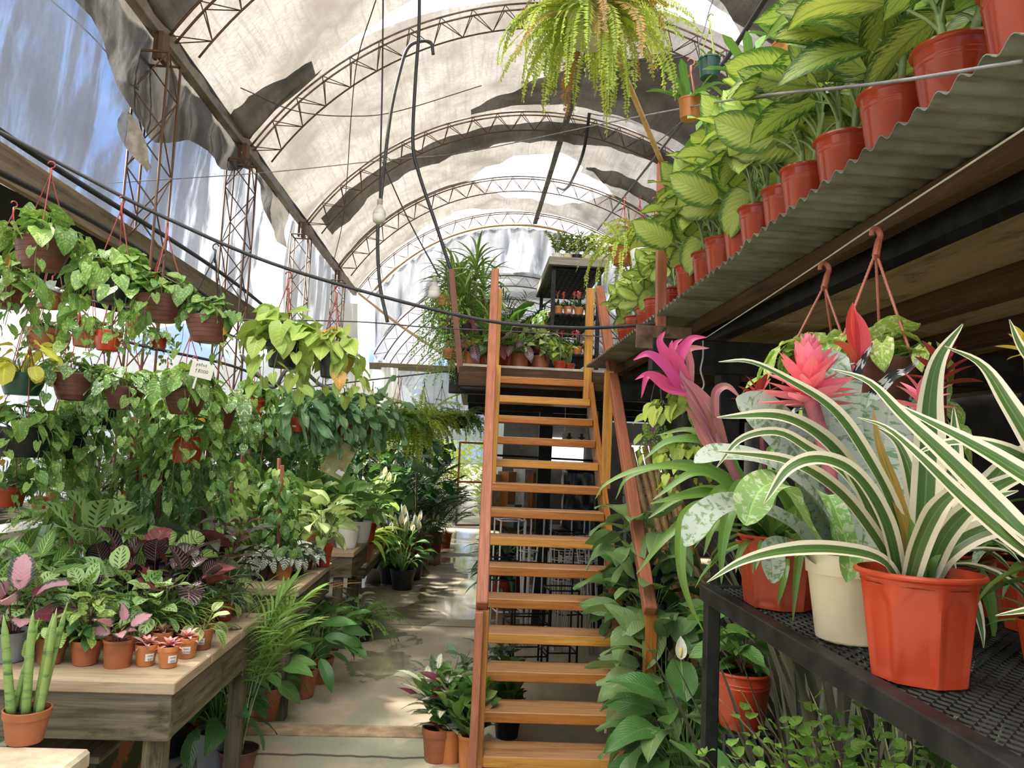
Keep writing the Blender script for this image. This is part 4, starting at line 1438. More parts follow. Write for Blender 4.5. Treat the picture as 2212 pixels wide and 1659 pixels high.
L_SYNG = leafmat('pale_syngonium_leaf', (0.30, 0.46, 0.12), (0.52, 0.62, 0.27), 'center', veins=6, vein_s=0.15, trans=0.35)
L_CAL_DARK = leafmat('dark_calathea_leaf', (0.022, 0.018, 0.020), (0.48, 0.24, 0.26), 'lines', veins=9, vein_s=0.0, mid_c=(0.46, 0.20, 0.22), mid_w=0.03, rough=0.3, trans=0.10, spec=0.5)
L_CAL_RED = leafmat('wine_red_leaf_back', (0.11, 0.018, 0.028), (0.17, 0.03, 0.04), veins=8, vein_s=0.3, trans=0.25)
L_CAL_ZEB = leafmat('zebra_calathea_leaf', (0.065, 0.18, 0.03), (0.42, 0.54, 0.10), 'lines', veins=8, mid_c=(0.42, 0.54, 0.10), mid_w=0.06, vein_s=0.6, vein_c=(0.42, 0.54, 0.10))
L_CAL_LIGHT = leafmat('striped_calathea_leaf', (0.16, 0.32, 0.06), (0.48, 0.60, 0.20), 'bands', veins=9, trans=0.35)
L_MARANTA = leafmat('spotted_maranta_leaf', (0.27, 0.43, 0.14), (0.03, 0.075, 0.025), 'spots', veins=6, vein_s=0.0, mid_c=(0.36, 0.50, 0.18))
L_MARANTA_R = leafmat('prayer_plant_leaf', (0.24, 0.33, 0.10), (0.035, 0.085, 0.03), 'spots', veins=8, vein_s=0.1, mid_c=(0.45, 0.50, 0.16), c3=(0.33, 0.40, 0.12))
L_CAL_PINK = leafmat('pink_centred_calathea_leaf', (0.035, 0.055, 0.03), (0.50, 0.24, 0.28), 'pinkcenter', veins=9, vein_s=0.3, vein_c=(0.55, 0.40, 0.40), mid_c=(0.55, 0.20, 0.24), trans=0.25)
L_CROTON = leafmat('yellow_variegated_leaf', (0.16, 0.28, 0.05), (0.62, 0.62, 0.16), 'blotch', trans=0.3)
L_PEPER = leafmat('silver_peperomia_leaf', (0.10, 0.13, 0.08), (0.52, 0.54, 0.46), 'bands', veins=5, vein_s=0.0, rough=0.3, trans=0.1)
L_ANTH = leafmat('velvet_anthurium_leaf', (0.035, 0.085, 0.03), (0.36, 0.44, 0.27), 'lines', veins=4, vein_s=0.2, mid_c=(0.42, 0.50, 0.30), trans=0.15)
L_STROM = leafmat('cream_stromanthe_leaf', (0.07, 0.15, 0.05), (0.62, 0.60, 0.44), 'streak', veins=10, mid_c=(0.15, 0.25, 0.1), trans=0.25)
L_CTEN = leafmat('striped_ctenanthe_leaf', (0.06, 0.12, 0.05), (0.45, 0.52, 0.38), 'lines', veins=14, vein_s=0.1, trans=0.2)
L_GRASS = leafmat('grass_green_strap', (0.17, 0.31, 0.05), (0.24, 0.40, 0.07), veins=1, vein_s=0, trans=0.3)
L_GRASS_Y = leafmat('yellow_green_grass_strap', (0.32, 0.48, 0.05), (0.42, 0.56, 0.08), veins=1, vein_s=0, trans=0.4)  # yellower, lighter green than the other grass strap
L_DRAC = leafmat('dracaena_strap', (0.11, 0.24, 0.035), (0.36, 0.46, 0.10), 'edge', veins=1, vein_s=0, trans=0.3)
L_PALM = leafmat('areca_palm_leaflet', (0.15, 0.29, 0.04), (0.24, 0.38, 0.06), veins=1, vein_s=0, trans=0.3)
L_PALM_D = leafmat('dark_palm_leaflet', (0.035, 0.085, 0.03), (0.05, 0.12, 0.04), veins=1, vein_s=0, trans=0.2)
L_BROM = leafmat('green_bromeliad_strap', (0.085, 0.20, 0.025), (0.15, 0.28, 0.04), veins=1, vein_s=0, trans=0.25, rough=0.25, spec=0.6)
L_BROM_V = leafmat('cream_edged_bromeliad_strap', (0.055, 0.115, 0.018), (0.62, 0.58, 0.40), 'edge', veins=1, vein_s=0, mid_c=(0.10, 0.19, 0.03), trans=0.18, rough=0.35, var=0.10, spec=0.4)
L_BROM_Y = leafmat('yellowing_bromeliad_strap', (0.28, 0.18, 0.02), (0.12, 0.16, 0.03), 'blotch', veins=1, vein_s=0, trans=0.2)
L_AECH = leafmat('silver_urn_bromeliad_strap', (0.34, 0.40, 0.33), (0.13, 0.22, 0.09), 'cross', veins=1, vein_s=0, mid_c=(0.34, 0.40, 0.33), trans=0.12, rough=0.5, var=0.08)
L_AECH_G = leafmat('green_urn_bromeliad_tip', (0.15, 0.30, 0.06), (0.36, 0.46, 0.26), 'cross', veins=1, vein_s=0, trans=0.2, rough=0.4, var=0.08)
L_ZEBRA = leafmat('black_white_banded_strap', (0.018, 0.02, 0.018), (0.55, 0.57, 0.52), 'zebra', veins=1, vein_s=0, trans=0.05, rough=0.4)
L_MAGENTA = leafmat('magenta_bract', (0.52, 0.02, 0.17), (0.60, 0.05, 0.24), veins=1, vein_s=0, trans=0.25, rough=0.3, mid_c=(0.6, 0.06, 0.3))
L_DUSKY = leafmat('dusky_pink_bract', (0.36, 0.11, 0.13), (0.24, 0.17, 0.07), 'blotch', veins=1, vein_s=0, trans=0.15, rough=0.35)
L_REDBR = leafmat('scarlet_bract', (0.68, 0.045, 0.02), (0.72, 0.10, 0.05), veins=1, vein_s=0, trans=0.2, rough=0.28)
L_DKRED = leafmat('crimson_bract', (0.32, 0.008, 0.015), (0.42, 0.02, 0.02), veins=1, vein_s=0, trans=0.2, rough=0.28)
L_PINKBR = leafmat('salmon_pink_bract', (0.70, 0.13, 0.20), (0.76, 0.24, 0.30), veins=1, vein_s=0, trans=0.25, rough=0.45)
L_YELBR = leafmat('yellow_bract', (0.75, 0.58, 0.04), (0.8, 0.66, 0.1), veins=1, vein_s=0, trans=0.2)
L_CRYPT = leafmat('pink_earth_star_leaf', (0.66, 0.26, 0.25), (0.46, 0.16, 0.16), 'bands', veins=1, vein_s=0, trans=0.15)
L_SPATHE = leafmat('white_spathe', (0.78, 0.78, 0.68), (0.82, 0.82, 0.74), veins=1, vein_s=0, trans=0.3)
L_PHORM = leafmat('dusky_flax_strap', (0.085, 0.085, 0.055), (0.12, 0.125, 0.075), veins=1, vein_s=0, trans=0.12, rough=0.4)
L_PHORM_V = leafmat('striped_flax_strap', (0.16, 0.22, 0.07), (0.48, 0.50, 0.24), 'edge', veins=1, vein_s=0, trans=0.2)
L_TINY = leafmat('small_bright_leaflet', (0.18, 0.36, 0.045), (0.26, 0.44, 0.06), veins=3, vein_s=0.1, trans=0.35)
L_ZZ = leafmat('olive_leaflet', (0.25, 0.33, 0.06), (0.36, 0.42, 0.10), veins=4, vein_s=0.1, trans=0.3)
L_PURP = leafmat('purple_stem_dark_leaf', (0.045, 0.055, 0.035), (0.09, 0.085, 0.055), veins=10, vein_s=0.15, rough=0.25, trans=0.12)
L_TREE = leafmat('sunlit_tree_leaf', (0.45, 0.58, 0.08), (0.60, 0.68, 0.14), trans=0.4)
STEM_G = plain('green_stem', (0.17, 0.28, 0.06), 0.5, 0, 0.15, 20)
STEM_PALE = plain('pale_green_stem', (0.30, 0.42, 0.18), 0.45, 0, 0.15, 14)
STEM_BR = plain('brown_stem', (0.15, 0.09, 0.05), 0.7, 0, 0.2, 20)
STEM_RED = plain('dark_red_stem', (0.10, 0.02, 0.025), 0.5, 0, 0.2, 20)
STEM_PINK = plain('pink_bloom_stem', (0.55, 0.16, 0.19), 0.5, 0, 0.2, 20)
M_SANS = None
m_, g = mat('cylinder_snake_plant_skin')
tc_ = g.n('ShaderNodeTexCoord').outputs['Object']
n_ = g.noise(g.scale(tc_, (14, 14, 55)), 1.0, 4, 0.6)
g.out(g.pbsdf(g.mix(g.sm(n_, 0.5, 0.68), (0.22, 0.33, 0.09), (0.075, 0.15, 0.05)), 0.45, 0, 0.4))
M_SANS = m_

SHP = {'ovate': (0.50, 0.80), 'lance': (0.62, 0.95), 'round': (0.42, 0.50), 'heart': (0.24, 0.85), 'fiddle': (0.95, 0.40), 'spoon': (0.8, 0.5), 'arrow': (0.16, 0.9), 'diam': (0.8, 0.9)}


def wprof(shape, t):
    if shape == 'strap':
        return np.minimum(1, (1 - t) / 0.45 + 0.015) ** 0.75 * (0.82 + 0.18 * np.minimum(1, t / 0.25))
    if shape == 'strap2':
        return np.minimum(1, (1 - t) / 0.12 + 0.01) ** 0.5 * np.minimum(1, 0.5 + t / 0.3)
    a, b = SHP[shape]
    tt = np.clip(t, 1e-4, 1)
    w = tt ** a * np.clip(1 - t, 0, 1) ** b
    tm = a / (a + b)
    return w / (tm ** a * (1 - tm) ** b)


def leaf_local(shape, L, W, bend=0.5, fold=0.2, lobe=0.0, nl=6, nw=4, wave=0.0, ph=0.0):
    t = np.linspace(0, 1, nl + 1)
    if shape in ('heart', 'ovate', 'round', 'arrow'):
        t = t ** 1.25
    u = np.linspace(-1, 1, nw + 1)
    w = wprof(shape, t) * W / 2
    w[0] = w[1] * (0.45 if lobe > 0 else 0.12) if shape != 'strap' else w[0]
    T, U = np.meshgrid(t, u, indexing='ij')
    x = U * w[:, None]
    y = T * L - lobe * L * np.abs(U) ** 1.5 * (1 - T) ** 3
    zz = fold * np.abs(x) + wave * W * np.sin(T * 9 + ph + U * 1.5) * np.abs(U)
    th = bend * y / L
    if abs(bend) > 1e-3:
        yc = L / bend * np.sin(th)
        zc = -L / bend * (1 - np.cos(th))
    else:
        yc, zc = y, 0 * y
    P = np.stack([x, yc + zz * np.sin(th), zc + zz * np.cos(th)], -1)
    return P, np.stack([(U + 1) / 2, T], -1)


def rot(az, el, roll=0.0):
    """local +Y to heading az (0 = +Y, counter-clockwise), raised by el"""
    ca, sa, ce, se, c2, s2 = math.cos(az), math.sin(az), math.cos(el), math.sin(el), math.cos(roll), math.sin(roll)
    Rz = np.array([[ca, -sa, 0], [sa, ca, 0], [0, 0, 1]])
    Rx = np.array([[1, 0, 0], [0, ce, -se], [0, se, ce]])
    Ry = np.array([[c2, 0, s2], [0, 1, 0], [-s2, 0, c2]])
    return Rz @ Rx @ Ry


def hd(az, el=0.0):
    return np.array([-math.sin(az) * math.cos(el), math.cos(az) * math.cos(el), math.sin(el)])


def add_leaf_n(mb, pos, d, n, P, UV, mat=0, rnd=0.0):
    d = d / np.linalg.norm(d)
    x = np.cross(d, n)
    x /= np.linalg.norm(x)
    mb.grid(P @ np.stack([x, d, np.cross(x, d)]) + np.asarray(pos), UV, mat, rnd)


def add_leaf(mb, pos, az, el, roll, P, UV, mat=0, rnd=0.0):
    mb.grid(P @ rot(az, el, roll).T + np.asarray(pos), UV, mat, rnd)


def curve_el(p0, az, els, L):
    """polyline leaving p0 with headings els, total length L"""
    k = len(els)
    out = [np.asarray(p0, float)]
    for e in els:
        out.append(out[-1] + hd(az, e) * L / k)
    return np.array(out)


def sides(P, side, W, shape, fold=0.15):
    """strap along polyline P with side vectors"""
    k = len(P)
    t = np.linspace(0, 1, k)
    w = wprof(shape, t) * W / 2
    return w


def strap(mb, p0, az, el0, L, W, bend, shape='strap', fold=0.25, nl=9, nw=4, roll=0.0, mat=0, rnd=0.0, wave=0.0):
    P, UV = leaf_local(shape, L, W, bend, fold, 0, nl, nw, wave, rnd * 6)
    add_leaf(mb, p0, az, el0, roll, P, UV, mat, rnd)


# ---- foliage generators: each returns [(part name, mesh, materials)]
FCACHE = {}


def fol(key, gen, *a, **k):
    kk = (key, gen.__name__, str(a), str(sorted(k.items(), key=str)))
    if kk not in FCACHE:
        FCACHE[kk] = gen(*a, **k)
    return FCACHE[kk]


def heart_dome(mb, r, n, R, H, size, lm, el_rng=(-55, 15), zlo=0.0, pet=True, shape='heart', lobe=0.22, wl=0.82, bend=0.6):
    for i in range(n):
        az = r.rand() * 2 * PI
        q = r.rand() ** 0.6
        rr = R * q
        h = zlo + H * (1 - 0.75 * q ** 2) * (0.45 + 0.65 * r.rand())
        p = np.array([-math.sin(az) * rr, math.cos(az) * rr, h])
        if pet:
            b = p * [0.15, 0.15, 0]
            mid = (b + p) / 2 + [0, 0, 0.25 * h]
            mb.tube([b, mid, p], 0.0022, 4, 1, cap=False)
        s = size * (0.65 + 0.6 * r.rand())
        el = math.radians(el_rng[0] * q + el_rng[1] * (1 - q) + 25 * r.randn() * 0.6)
        P, UV = leaf_local(shape, s, s * wl, bend * (0.5 + r.rand()), 0.22, lobe, 6, 4, 0.05, r.rand() * 6)
        add_leaf(mb, p, az + 0.7 * r.randn(), el, 0.4 * r.randn(), P, UV, lm if not callable(lm) else lm(r), r.rand())


def trail(mb, r, az, R, L, size, lm, step=0.055, z0=0.02, shape='heart', lobe=0.22, wl=0.8, out=0.05, slim=0.0018):
    n = max(4, int(L / step))
    pts = [np.array([-math.sin(az) * R * 0.6, math.cos(az) * R * 0.6, z0])]
    p = np.array([-math.sin(az) * (R + out), math.cos(az) * (R + out), z0 - 0.02])
    pts.append(p)
    dr = hd(az + r.randn() * 0.5)
    for i in range(n):
        p = p + np.array([dr[0] * 0.006 + 0.010 * r.randn(), dr[1] * 0.006 + 0.010 * r.randn(), -step])
        pts.append(p)
    mb.tube(pts, slim, 4, 1, cap=False)
    for i in range(1, len(pts)):
        s = size * (0.6 + 0.5 * r.rand()) * (1 - 0.35 * i / len(pts))
        a = az + (1.1 if i % 2 else -1.1) * (0.4 + 0.6 * r.rand()) + 0.3 * r.randn()
        q = pts[i] + hd(a) * 0.022
        P, UV = leaf_local(shape, s, s * wl, 0.5 * r.rand() + 0.2, 0.2, lobe, 5, 4, 0.05, r.rand() * 6)
        add_leaf(mb, q, a, math.radians(-25 - 50 * r.rand()), 0.35 * r.randn(), P, UV, lm if not callable(lm) else lm(r), r.rand())


def pothos(seed, mats=(), n=46, R=0.16, H=0.13, size=0.095, trails=7, tl=(0.25, 0.6), yellow=0.0, shape='heart', lobe=0.22, wl=0.82, rim=0.12):
    r = np.random.RandomState(seed)
    mb = MB()
    ms = [MATS[m] for m in mats]
    ny = len(ms) + 1

    def pick(rr):
        if yellow and rr.rand() < yellow:
            return ny
        return 0 if len(ms) == 1 or rr.rand() < 0.7 else 2
    heart_dome(mb, r, n, R, H, size, pick, shape=shape, lobe=lobe, wl=wl)
    for i in range(trails):
        trail(mb, r, 2 * PI * (i + r.rand()) / trails, rim, tl[0] + (tl[1] - tl[0]) * r.rand(), size * 0.95, pick, shape=shape, lobe=lobe, wl=wl)
    mm = [ms[0], STEM_G] + ms[1:] + [L_YELLOWED] * (ny - len(ms))
    return [('foliage', mb.mesh('foliage', mm), None)]


def fern(seed, lm='boston_fern_frond', n=46, L=(0.3, 0.5), W=0.075, el=(40, 85), droop=(90, 150), pairs=30, dry=0.0, rad=0.05):
    r = np.random.RandomState(seed)
    mb = MB()
    for i in range(n):
        az = 2 * PI * (i + r.rand()) / n * 3.0
        l = L[0] + (L[1] - L[0]) * r.rand()
        e0 = math.radians(el[0] + (el[1] - el[0]) * r.rand())
        dp = math.radians(droop[0] + (droop[1] - droop[0]) * r.rand())
        k = pairs
        t = np.linspace(0, 1, k + 1)
        els = e0 - dp * t[1:] ** 0.8
        els = np.maximum(els, math.radians(-88))
        b0 = hd(az) * rad * r.rand()
        pts = curve_el(b0, az, els, l)
        mi = 2 if r.rand() < dry else 0
        mb.tube(pts[::3], 0.0014, 3, 1, cap=False)
        w = W * (0.8 + 0.4 * r.rand()) * np.minimum(1, 0.35 + t * 3) * (1 - t) ** 0.55 + 0.002
        side = hd(az - PI / 2)
        tan = np.gradient(pts, axis=0)
        tan /= np.linalg.norm(tan, axis=1)[:, None]
        nrm = np.cross(side, tan)
        tw = (r.rand() - 0.5) * 2.6 * t[:, None]
        side = side * np.cos(tw) + nrm * np.sin(tw)
        nrm = np.cross(side, tan)
        hw = l / k * 0.56
        for sgn in (-1, 1):
            sv = sgn * side + 0.25 * tan - 0.25 * nrm * (0.5 + r.rand())
            tip = pts + sv * w[:, None] / 2 * (1 + 0.15 * r.randn(k + 1)[:, None]) + 0.004 * r.randn(k + 1, 3)
            mid = pts + (tip - pts) * 0.4
            V = np.stack([pts, mid + tan * hw, tip, mid - tan * hw], 1)[1:]
            uv = np.tile(np.array([[0.5, 0.3], [0.8, 0.5], [0.5, 0.9], [0.2, 0.5]]), (k, 1, 1))
            q = np.arange(k * 4).reshape(-1, 4)
            mb.add(V.reshape(-1, 3), q if sgn > 0 else q[:, ::-1], None, uv, r.rand(), mi)
    return [('foliage', mb.mesh('foliage', [MATS[lm], STEM_G, L_FERN_DRY]), None)]


def broad(seed, lm='peace_lily_leaf', n=24, pet=(0.12, 0.28), L=(0.14, 0.22), W=0.38, spread=(8, 60), droop=(20, 75), shape='lance', stem='green_stem', bend=0.9, fold=0.2, rad=0.03,
          flowers=0, fl_h=(0.35, 0.45), pr=0.0028, wave=0.05, mix=None, mixf=0.3, lobe=0.0, roll=0.5, side=None):
    """rosette of petioles each with one blade"""
    r = np.random.RandomState(seed)
    mb = MB()
    for i in range(n):
        az = 2 * PI * (i * 0.381966 + 0.05 * r.rand())
        if side is not None:
            az = side[0] + side[1] * r.randn()
        q = (i + 0.5) / n
        sp = math.radians(spread[0] + (spread[1] - spread[0]) * q ** 0.8 + 6 * r.randn())
        pl = pet[1] - (pet[1] - pet[0]) * q * (0.6 + 0.4 * r.rand())
        els = np.linspace(PI / 2 - 0.4 * sp, PI / 2 - 1.25 * sp, 4)
        pts = curve_el(hd(az) * rad * r.rand(), az, els, pl)
        mb.tube(pts, np.linspace(pr, pr * 0.7, 5), 5, 1, cap=False)
        l = L[0] + (L[1] - L[0]) * r.rand()
        el = els[-1] - math.radians(droop[0] + (droop[1] - droop[0]) * r.rand()) * 0.6
        P, UV = leaf_local(shape, l, l * W * (0.85 + 0.3 * r.rand()), bend * (0.6 + 0.8 * r.rand()), fold, lobe, 8, 6, wave, r.rand() * 6)
        add_leaf(mb, pts[-1], az + 0.25 * r.randn(), el, roll * r.randn(), P, UV, 2 if mix and r.rand() < mixf else 0, r.rand())
    out = [('foliage', mb.mesh('foliage', [MATS[lm], MATS[stem]] + ([MATS[mix]] if mix else [])), None)]
    for i in range(flowers):
        mb = MB()
        az = r.rand() * 2 * PI
        h = fl_h[0] + (fl_h[1] - fl_h[0]) * r.rand()
        pts = curve_el((0, 0, 0), az, np.linspace(1.45, 0.65 + 0.6 * r.rand(), 5), h)
        mb.tube(pts, 0.0025, 5, 1)
        P, UV = leaf_local('ovate', 0.105, 0.054, -0.5, 0.5, 0, 7, 4)
        add_leaf(mb, pts[-1], az + r.randn(), 1.2, 0.3 * r.randn(), P, UV, 0, r.rand())
        e = pts[-1] + np.array([0, 0, 0.01])
        mb.tube([e, e + [0, 0, 0.045]], 0.005, 6, 2)
        out.append(('flower', mb.mesh('flower', [L_SPATHE, STEM_G, L_YELBR]), None))
    return out


def grassy(seed, lm='grass_green_strap', n=60, L=(0.2, 0.35), W=0.012, el=(35, 85), bend=(0.8, 1.9), rad=0.03, shape='strap', fold=0.4, nl=8, mix=None, mixf=0.0):
    r = np.random.RandomState(seed)
    mb = MB()
    for i in range(n):
        az = 2 * PI * (i * 0.381966 + 0.1 * r.rand())
        l = L[0] + (L[1] - L[0]) * r.rand()
        e0 = math.radians(el[0] + (el[1] - el[0]) * r.rand())
        strap(mb, hd(az) * rad * r.rand() ** 0.5, az, e0, l, W * (0.8 + 0.4 * r.rand()), bend[0] + (bend[1] - bend[0]) * r.rand(), shape, fold, nl, 2, 0.2 * r.randn(), 1 if mix and r.rand() < mixf else 0, r.rand())
    return [('foliage', mb.mesh('foliage', [MATS[lm]] + ([MATS[mix]] if mix else [])), None)]


def canes(seed, lm='dracaena_strap', heads=4, H=(0.3, 0.7), n=34, L=(0.25, 0.4), W=0.022, spread=0.12):
    """strap leaved tufts on thin canes"""
    r = np.random.RandomState(seed)
    mb = MB()
    for h in range(heads):
        a = r.rand() * 6.28
        top = np.array([spread * math.cos(a) * r.rand(), spread * math.sin(a) * r.rand(), H[0] + (H[1] - H[0]) * h / max(1, heads - 1)])
        mb.tube([top * [0.2, 0.2, 0], top * [0.7, 0.7, 0.5], top], 0.009, 6, 1)
        for i in range(n):
            az = 2 * PI * (i * 0.381966)
            q = i / n
            strap(mb, top - [0, 0, 0.16 * q], az, math.radians(80 - 75 * q + 8 * r.randn()), L[0] + (L[1] - L[0]) * r.rand(), W, 1.0 + 0.9 * r.rand(), 'strap', 0.3, 7, 2, 0.2 * r.randn(), 0, r.rand())
    return [('foliage', mb.mesh('foliage', [MATS[lm], STEM_BR]), None)]


def palm(seed, lm='areca_palm_leaflet', n=10, H=(0.35, 0.75), W=0.22, pairs=16, lean=(4, 28), stemh=0.5, lw=0.016, arch=0.9):
    r = np.random.RandomState(seed)
    mb = MB()
    for i in range(n):
        az = 2 * PI * (i * 0.381966)
        l = H[0] + (H[1] - H[0]) * (1 - 0.6 * i / n) * (0.8 + 0.3 * r.rand())
        ln = math.radians(lean[0] + (lean[1] - lean[0]) * (i / n) + 3 * r.randn())
        k = 14
        els = PI / 2 - ln - arch * np.linspace(0, 1, k) ** 1.8
        pts = curve_el(hd(az) * 0.02, az, els, l)
        mb.tube(pts, np.linspace(0.005, 0.0015, k + 1), 5, 1, cap=False)
        s0 = int(k * stemh)
        for j in range(pairs):
            t = stemh + (1 - stemh) * (j + 0.5) / pairs
            x = t * k
            i0 = min(k - 1, int(x))
            p = pts[i0] + (pts[i0 + 1] - pts[i0]) * (x - i0)
            el = els[min(k - 1, i0)]
            tt = (j + 0.5) / pairs
            ll = W * (0.55 + 0.6 * math.sin(PI * (0.15 + 0.75 * tt)))
            for sg in (-1, 1):
                spread_ = math.radians(52 - 34 * tt)
                d_ = hd(az, el) * math.cos(spread_) + sg * hd(az - PI / 2) * math.sin(spread_) + np.array([0, 0, 0.18])
                aa = math.atan2(-d_[0], d_[1])
                ee = math.atan2(d_[2], math.hypot(d_[0], d_[1]))
                strap(mb, p, aa, ee, ll * (0.9 + 0.2 * r.rand()), lw, 0.7 + 0.5 * r.rand(), 'lance', 0.35, 5, 2, -sg * 0.5, 0, r.rand())
    return [('foliage', mb.mesh('foliage', [MATS[lm], STEM_PALE]), None)]


def dieff(seed, lm='pale_centred_dieffenbachia_leaf', n=13, H=0.28, L=(0.20, 0.30), W=0.48, stems=2, face=None):
    r = np.random.RandomState(seed)
    mb = MB()
    for s in range(stems):
        a = 2 * PI * s / stems + r.rand()
        base = hd(a) * 0.02 * (stems > 1)
        lean = 0.10 * r.rand()
        top = base + hd(a) * H * lean * 2 + np.array([0, 0, H * 0.62])
        mb.tube([base, (base + top) / 2, top], [0.011, 0.010, 0.008], 7, 1)
        for i in range(n):
            az = 2 * PI * i * 0.381966 + r.rand() * 0.5
            if face is not None and r.rand() < 0.62:
                az = face + 0.7 * r.randn()
            q = (i + 0.5) / n
            p0 = base + (top - base) * (0.30 + 0.70 * q)
            e0 = math.radians(35 + 45 * q)
            pl = 0.09 + 0.07 * r.rand()
            pts = curve_el(p0, az, [e0 + 0.2, e0, e0 - 0.25], pl)
            mb.tube(pts, [0.006, 0.0045, 0.004, 0.0035], 5, 1, cap=False)
            l = L[0] + (L[1] - L[0]) * r.rand()
            P, UV = leaf_local('ovate', l, l * W * (0.9 + 0.2 * r.rand()), 0.6 + 0.7 * r.rand(), 0.22, 0, 9, 6, 0.05, r.rand() * 6)
            if face is not None and r.rand() < 0.7:
                d_ = np.array([-0.6 + 0.6 * r.randn(), 0.1 + 0.6 * r.randn(), 0.5 + 0.6 * r.randn()])
                add_leaf_n(mb, pts[-1], d_, np.array([-0.5, -0.75, 0.15]) + 0.5 * r.randn(3), P, UV, 0, r.rand())
            else:
                add_leaf(mb, pts[-1], az + 0.2 * r.randn(), e0 - math.radians(25 + 25 * r.rand()), 0.45 * r.randn(), P, UV, 0, r.rand())
    return [('foliage', mb.mesh('foliage', [MATS[lm], STEM_PALE]), None)]


def bushy(seed, lm='mid_green_leaf', n=120, R=0.2, H=0.4, size=(0.06, 0.1), W=0.5, shape='ovate', stems=7, stem='brown_stem', mix=None, mixf=0.3, lobe=0.0, down=20, zlo=0.05):
    """shrub: branching stems with leaves all along"""
    r = np.random.RandomState(seed)
    mb = MB()
    per = max(3, n // stems)
    for s in range(stems):
        az = 2 * PI * (s + r.rand()) / stems
        out = R * (0.25 + 0.75 * r.rand())
        h = H * (1 - 0.35 * (out / R) ** 2) * (0.75 + 0.3 * r.rand())
        tt = np.linspace(0, 1, 7)
        pts = np.stack([-math.sin(az) * out * tt ** 1.4, math.cos(az) * out * tt ** 1.4, h * tt ** 0.9], -1) + 0.012 * r.randn(7, 3) * tt[:, None]
        mb.tube(pts, np.linspace(0.004, 0.0015, 7), 4, 1, cap=False)
        for i in range(per):
            t = zlo + (1 - zlo) * (i + r.rand()) / per
            x = t * 6
            i0 = min(5, int(x))
            p = pts[i0] + (pts[i0 + 1] - pts[i0]) * (x - i0)
            a = az + 2.4 * i + 0.5 * r.randn()
            l = size[0] + (size[1] - size[0]) * r.rand()
            P, UV = leaf_local(shape, l, l * W, 0.5 + 0.6 * r.rand(), 0.2, lobe, 5, 4, 0.04, r.rand() * 6)
            add_leaf(mb, p + hd(a) * 0.02, a, math.radians(25 - down * 1.5 * r.rand() - down + 25 * t), 0.5 * r.randn(), P, UV, 2 if mix and r.rand() < mixf else 0, r.rand())
    return [('foliage', mb.mesh('foliage', [MATS[lm], MATS[stem]] + ([MATS[mix]] if mix else [])), None)]


def staked(seed, lm='mid_green_leaf', n=90, H=0.6, R=0.14, size=(0.07, 0.12), W=0.7, shape='heart', lobe=0.2, mix=None, mixf=0.3, stake='raw_stake'):
    """climber on a wooden stake"""
    r = np.random.RandomState(seed)
    mb = MB()
    for i in range(n):
        t = (i + r.rand()) / n
        az = r.rand() * 2 * PI
        rr = R * (0.35 + 0.65 * r.rand()) * (1 - 0.4 * t)
        p = np.array([-math.sin(az) * rr, math.cos(az) * rr, H * t * 0.98])
        mb.tube([p * [0.1, 0.1, 1] - [0, 0, 0.03], p], 0.002, 3, 1, cap=False)
        l = size[0] + (size[1] - size[0]) * r.rand()
        P, UV = leaf_local(shape, l, l * W, 0.4 + 0.6 * r.rand(), 0.2, lobe, 5, 4, 0.05, r.rand() * 6)
        add_leaf(mb, p, az + 0.4 * r.randn(), math.radians(-15 - 50 * r.rand()), 0.4 * r.randn(), P, UV, 2 if mix and r.rand() < mixf else 0, r.rand())
    out = [('foliage', mb.mesh('foliage', [MATS[lm], STEM_G] + ([MATS[mix]] if mix else [])), None)]
    mb = MB()
    mb.beam((0.0, 0, 0), (0.02, 0.01, H * 1.12), 0.024, 0.02, up=(0, 1, 0), ch=0.002)
    out.append(('stake', mb.mesh('stake', [WOOD_RED if seed % 2 else WOOD_POST], smooth=False), None))
    return out


def tree(seed, lm='dark_green_leaf', H=1.3, crown=0.35, n=80, size=(0.12, 0.2), W=0.62, shape='fiddle', lobe=0.0, stem='brown_stem'):
    r = np.random.RandomState(seed)
    mb = MB()
    for i in range(n):
        t = r.rand() ** 0.8
        az = r.rand() * 6.28
        rr = crown * (0.3 + 0.7 * r.rand()) * math.sin(PI * (0.12 + 0.76 * t))
        p = np.array([-math.sin(az) * rr, math.cos(az) * rr, H * (0.48 + 0.52 * t)])
        l = size[0] + (size[1] - size[0]) * r.rand()
        P, UV = leaf_local(shape, l, l * W, 0.6, 0.15, lobe, 6, 4, 0.06, r.rand() * 6)
        add_leaf(mb, p, az + 0.5 * r.randn(), math.radians(20 - 60 * r.rand()), 0.4 * r.randn(), P, UV, 0, r.rand())
    out = [('foliage', mb.mesh('foliage', [MATS[lm]]), None)]
    mb = MB()
    mb.tube([(0, 0, 0), (0.02, 0.01, H * 0.4), (-0.01, 0.02, H * 0.75), (0, 0, H * 0.98)], [0.016, 0.014, 0.011, 0.005], 7)
    for i in range(7):
        a = r.rand() * 6.28
        z0 = H * (0.5 + 0.06 * i)
        mb.tube([(0, 0.01, z0), (-math.sin(a) * crown * 0.35, math.cos(a) * crown * 0.35, z0 + 0.1 * H), (-math.sin(a) * crown * 0.6, math.cos(a) * crown * 0.6, z0 + 0.12 * H)], [0.007, 0.005, 0.003], 5)
    out.append(('trunk', mb.mesh('trunk', [MATS[stem]]), None))
    return out


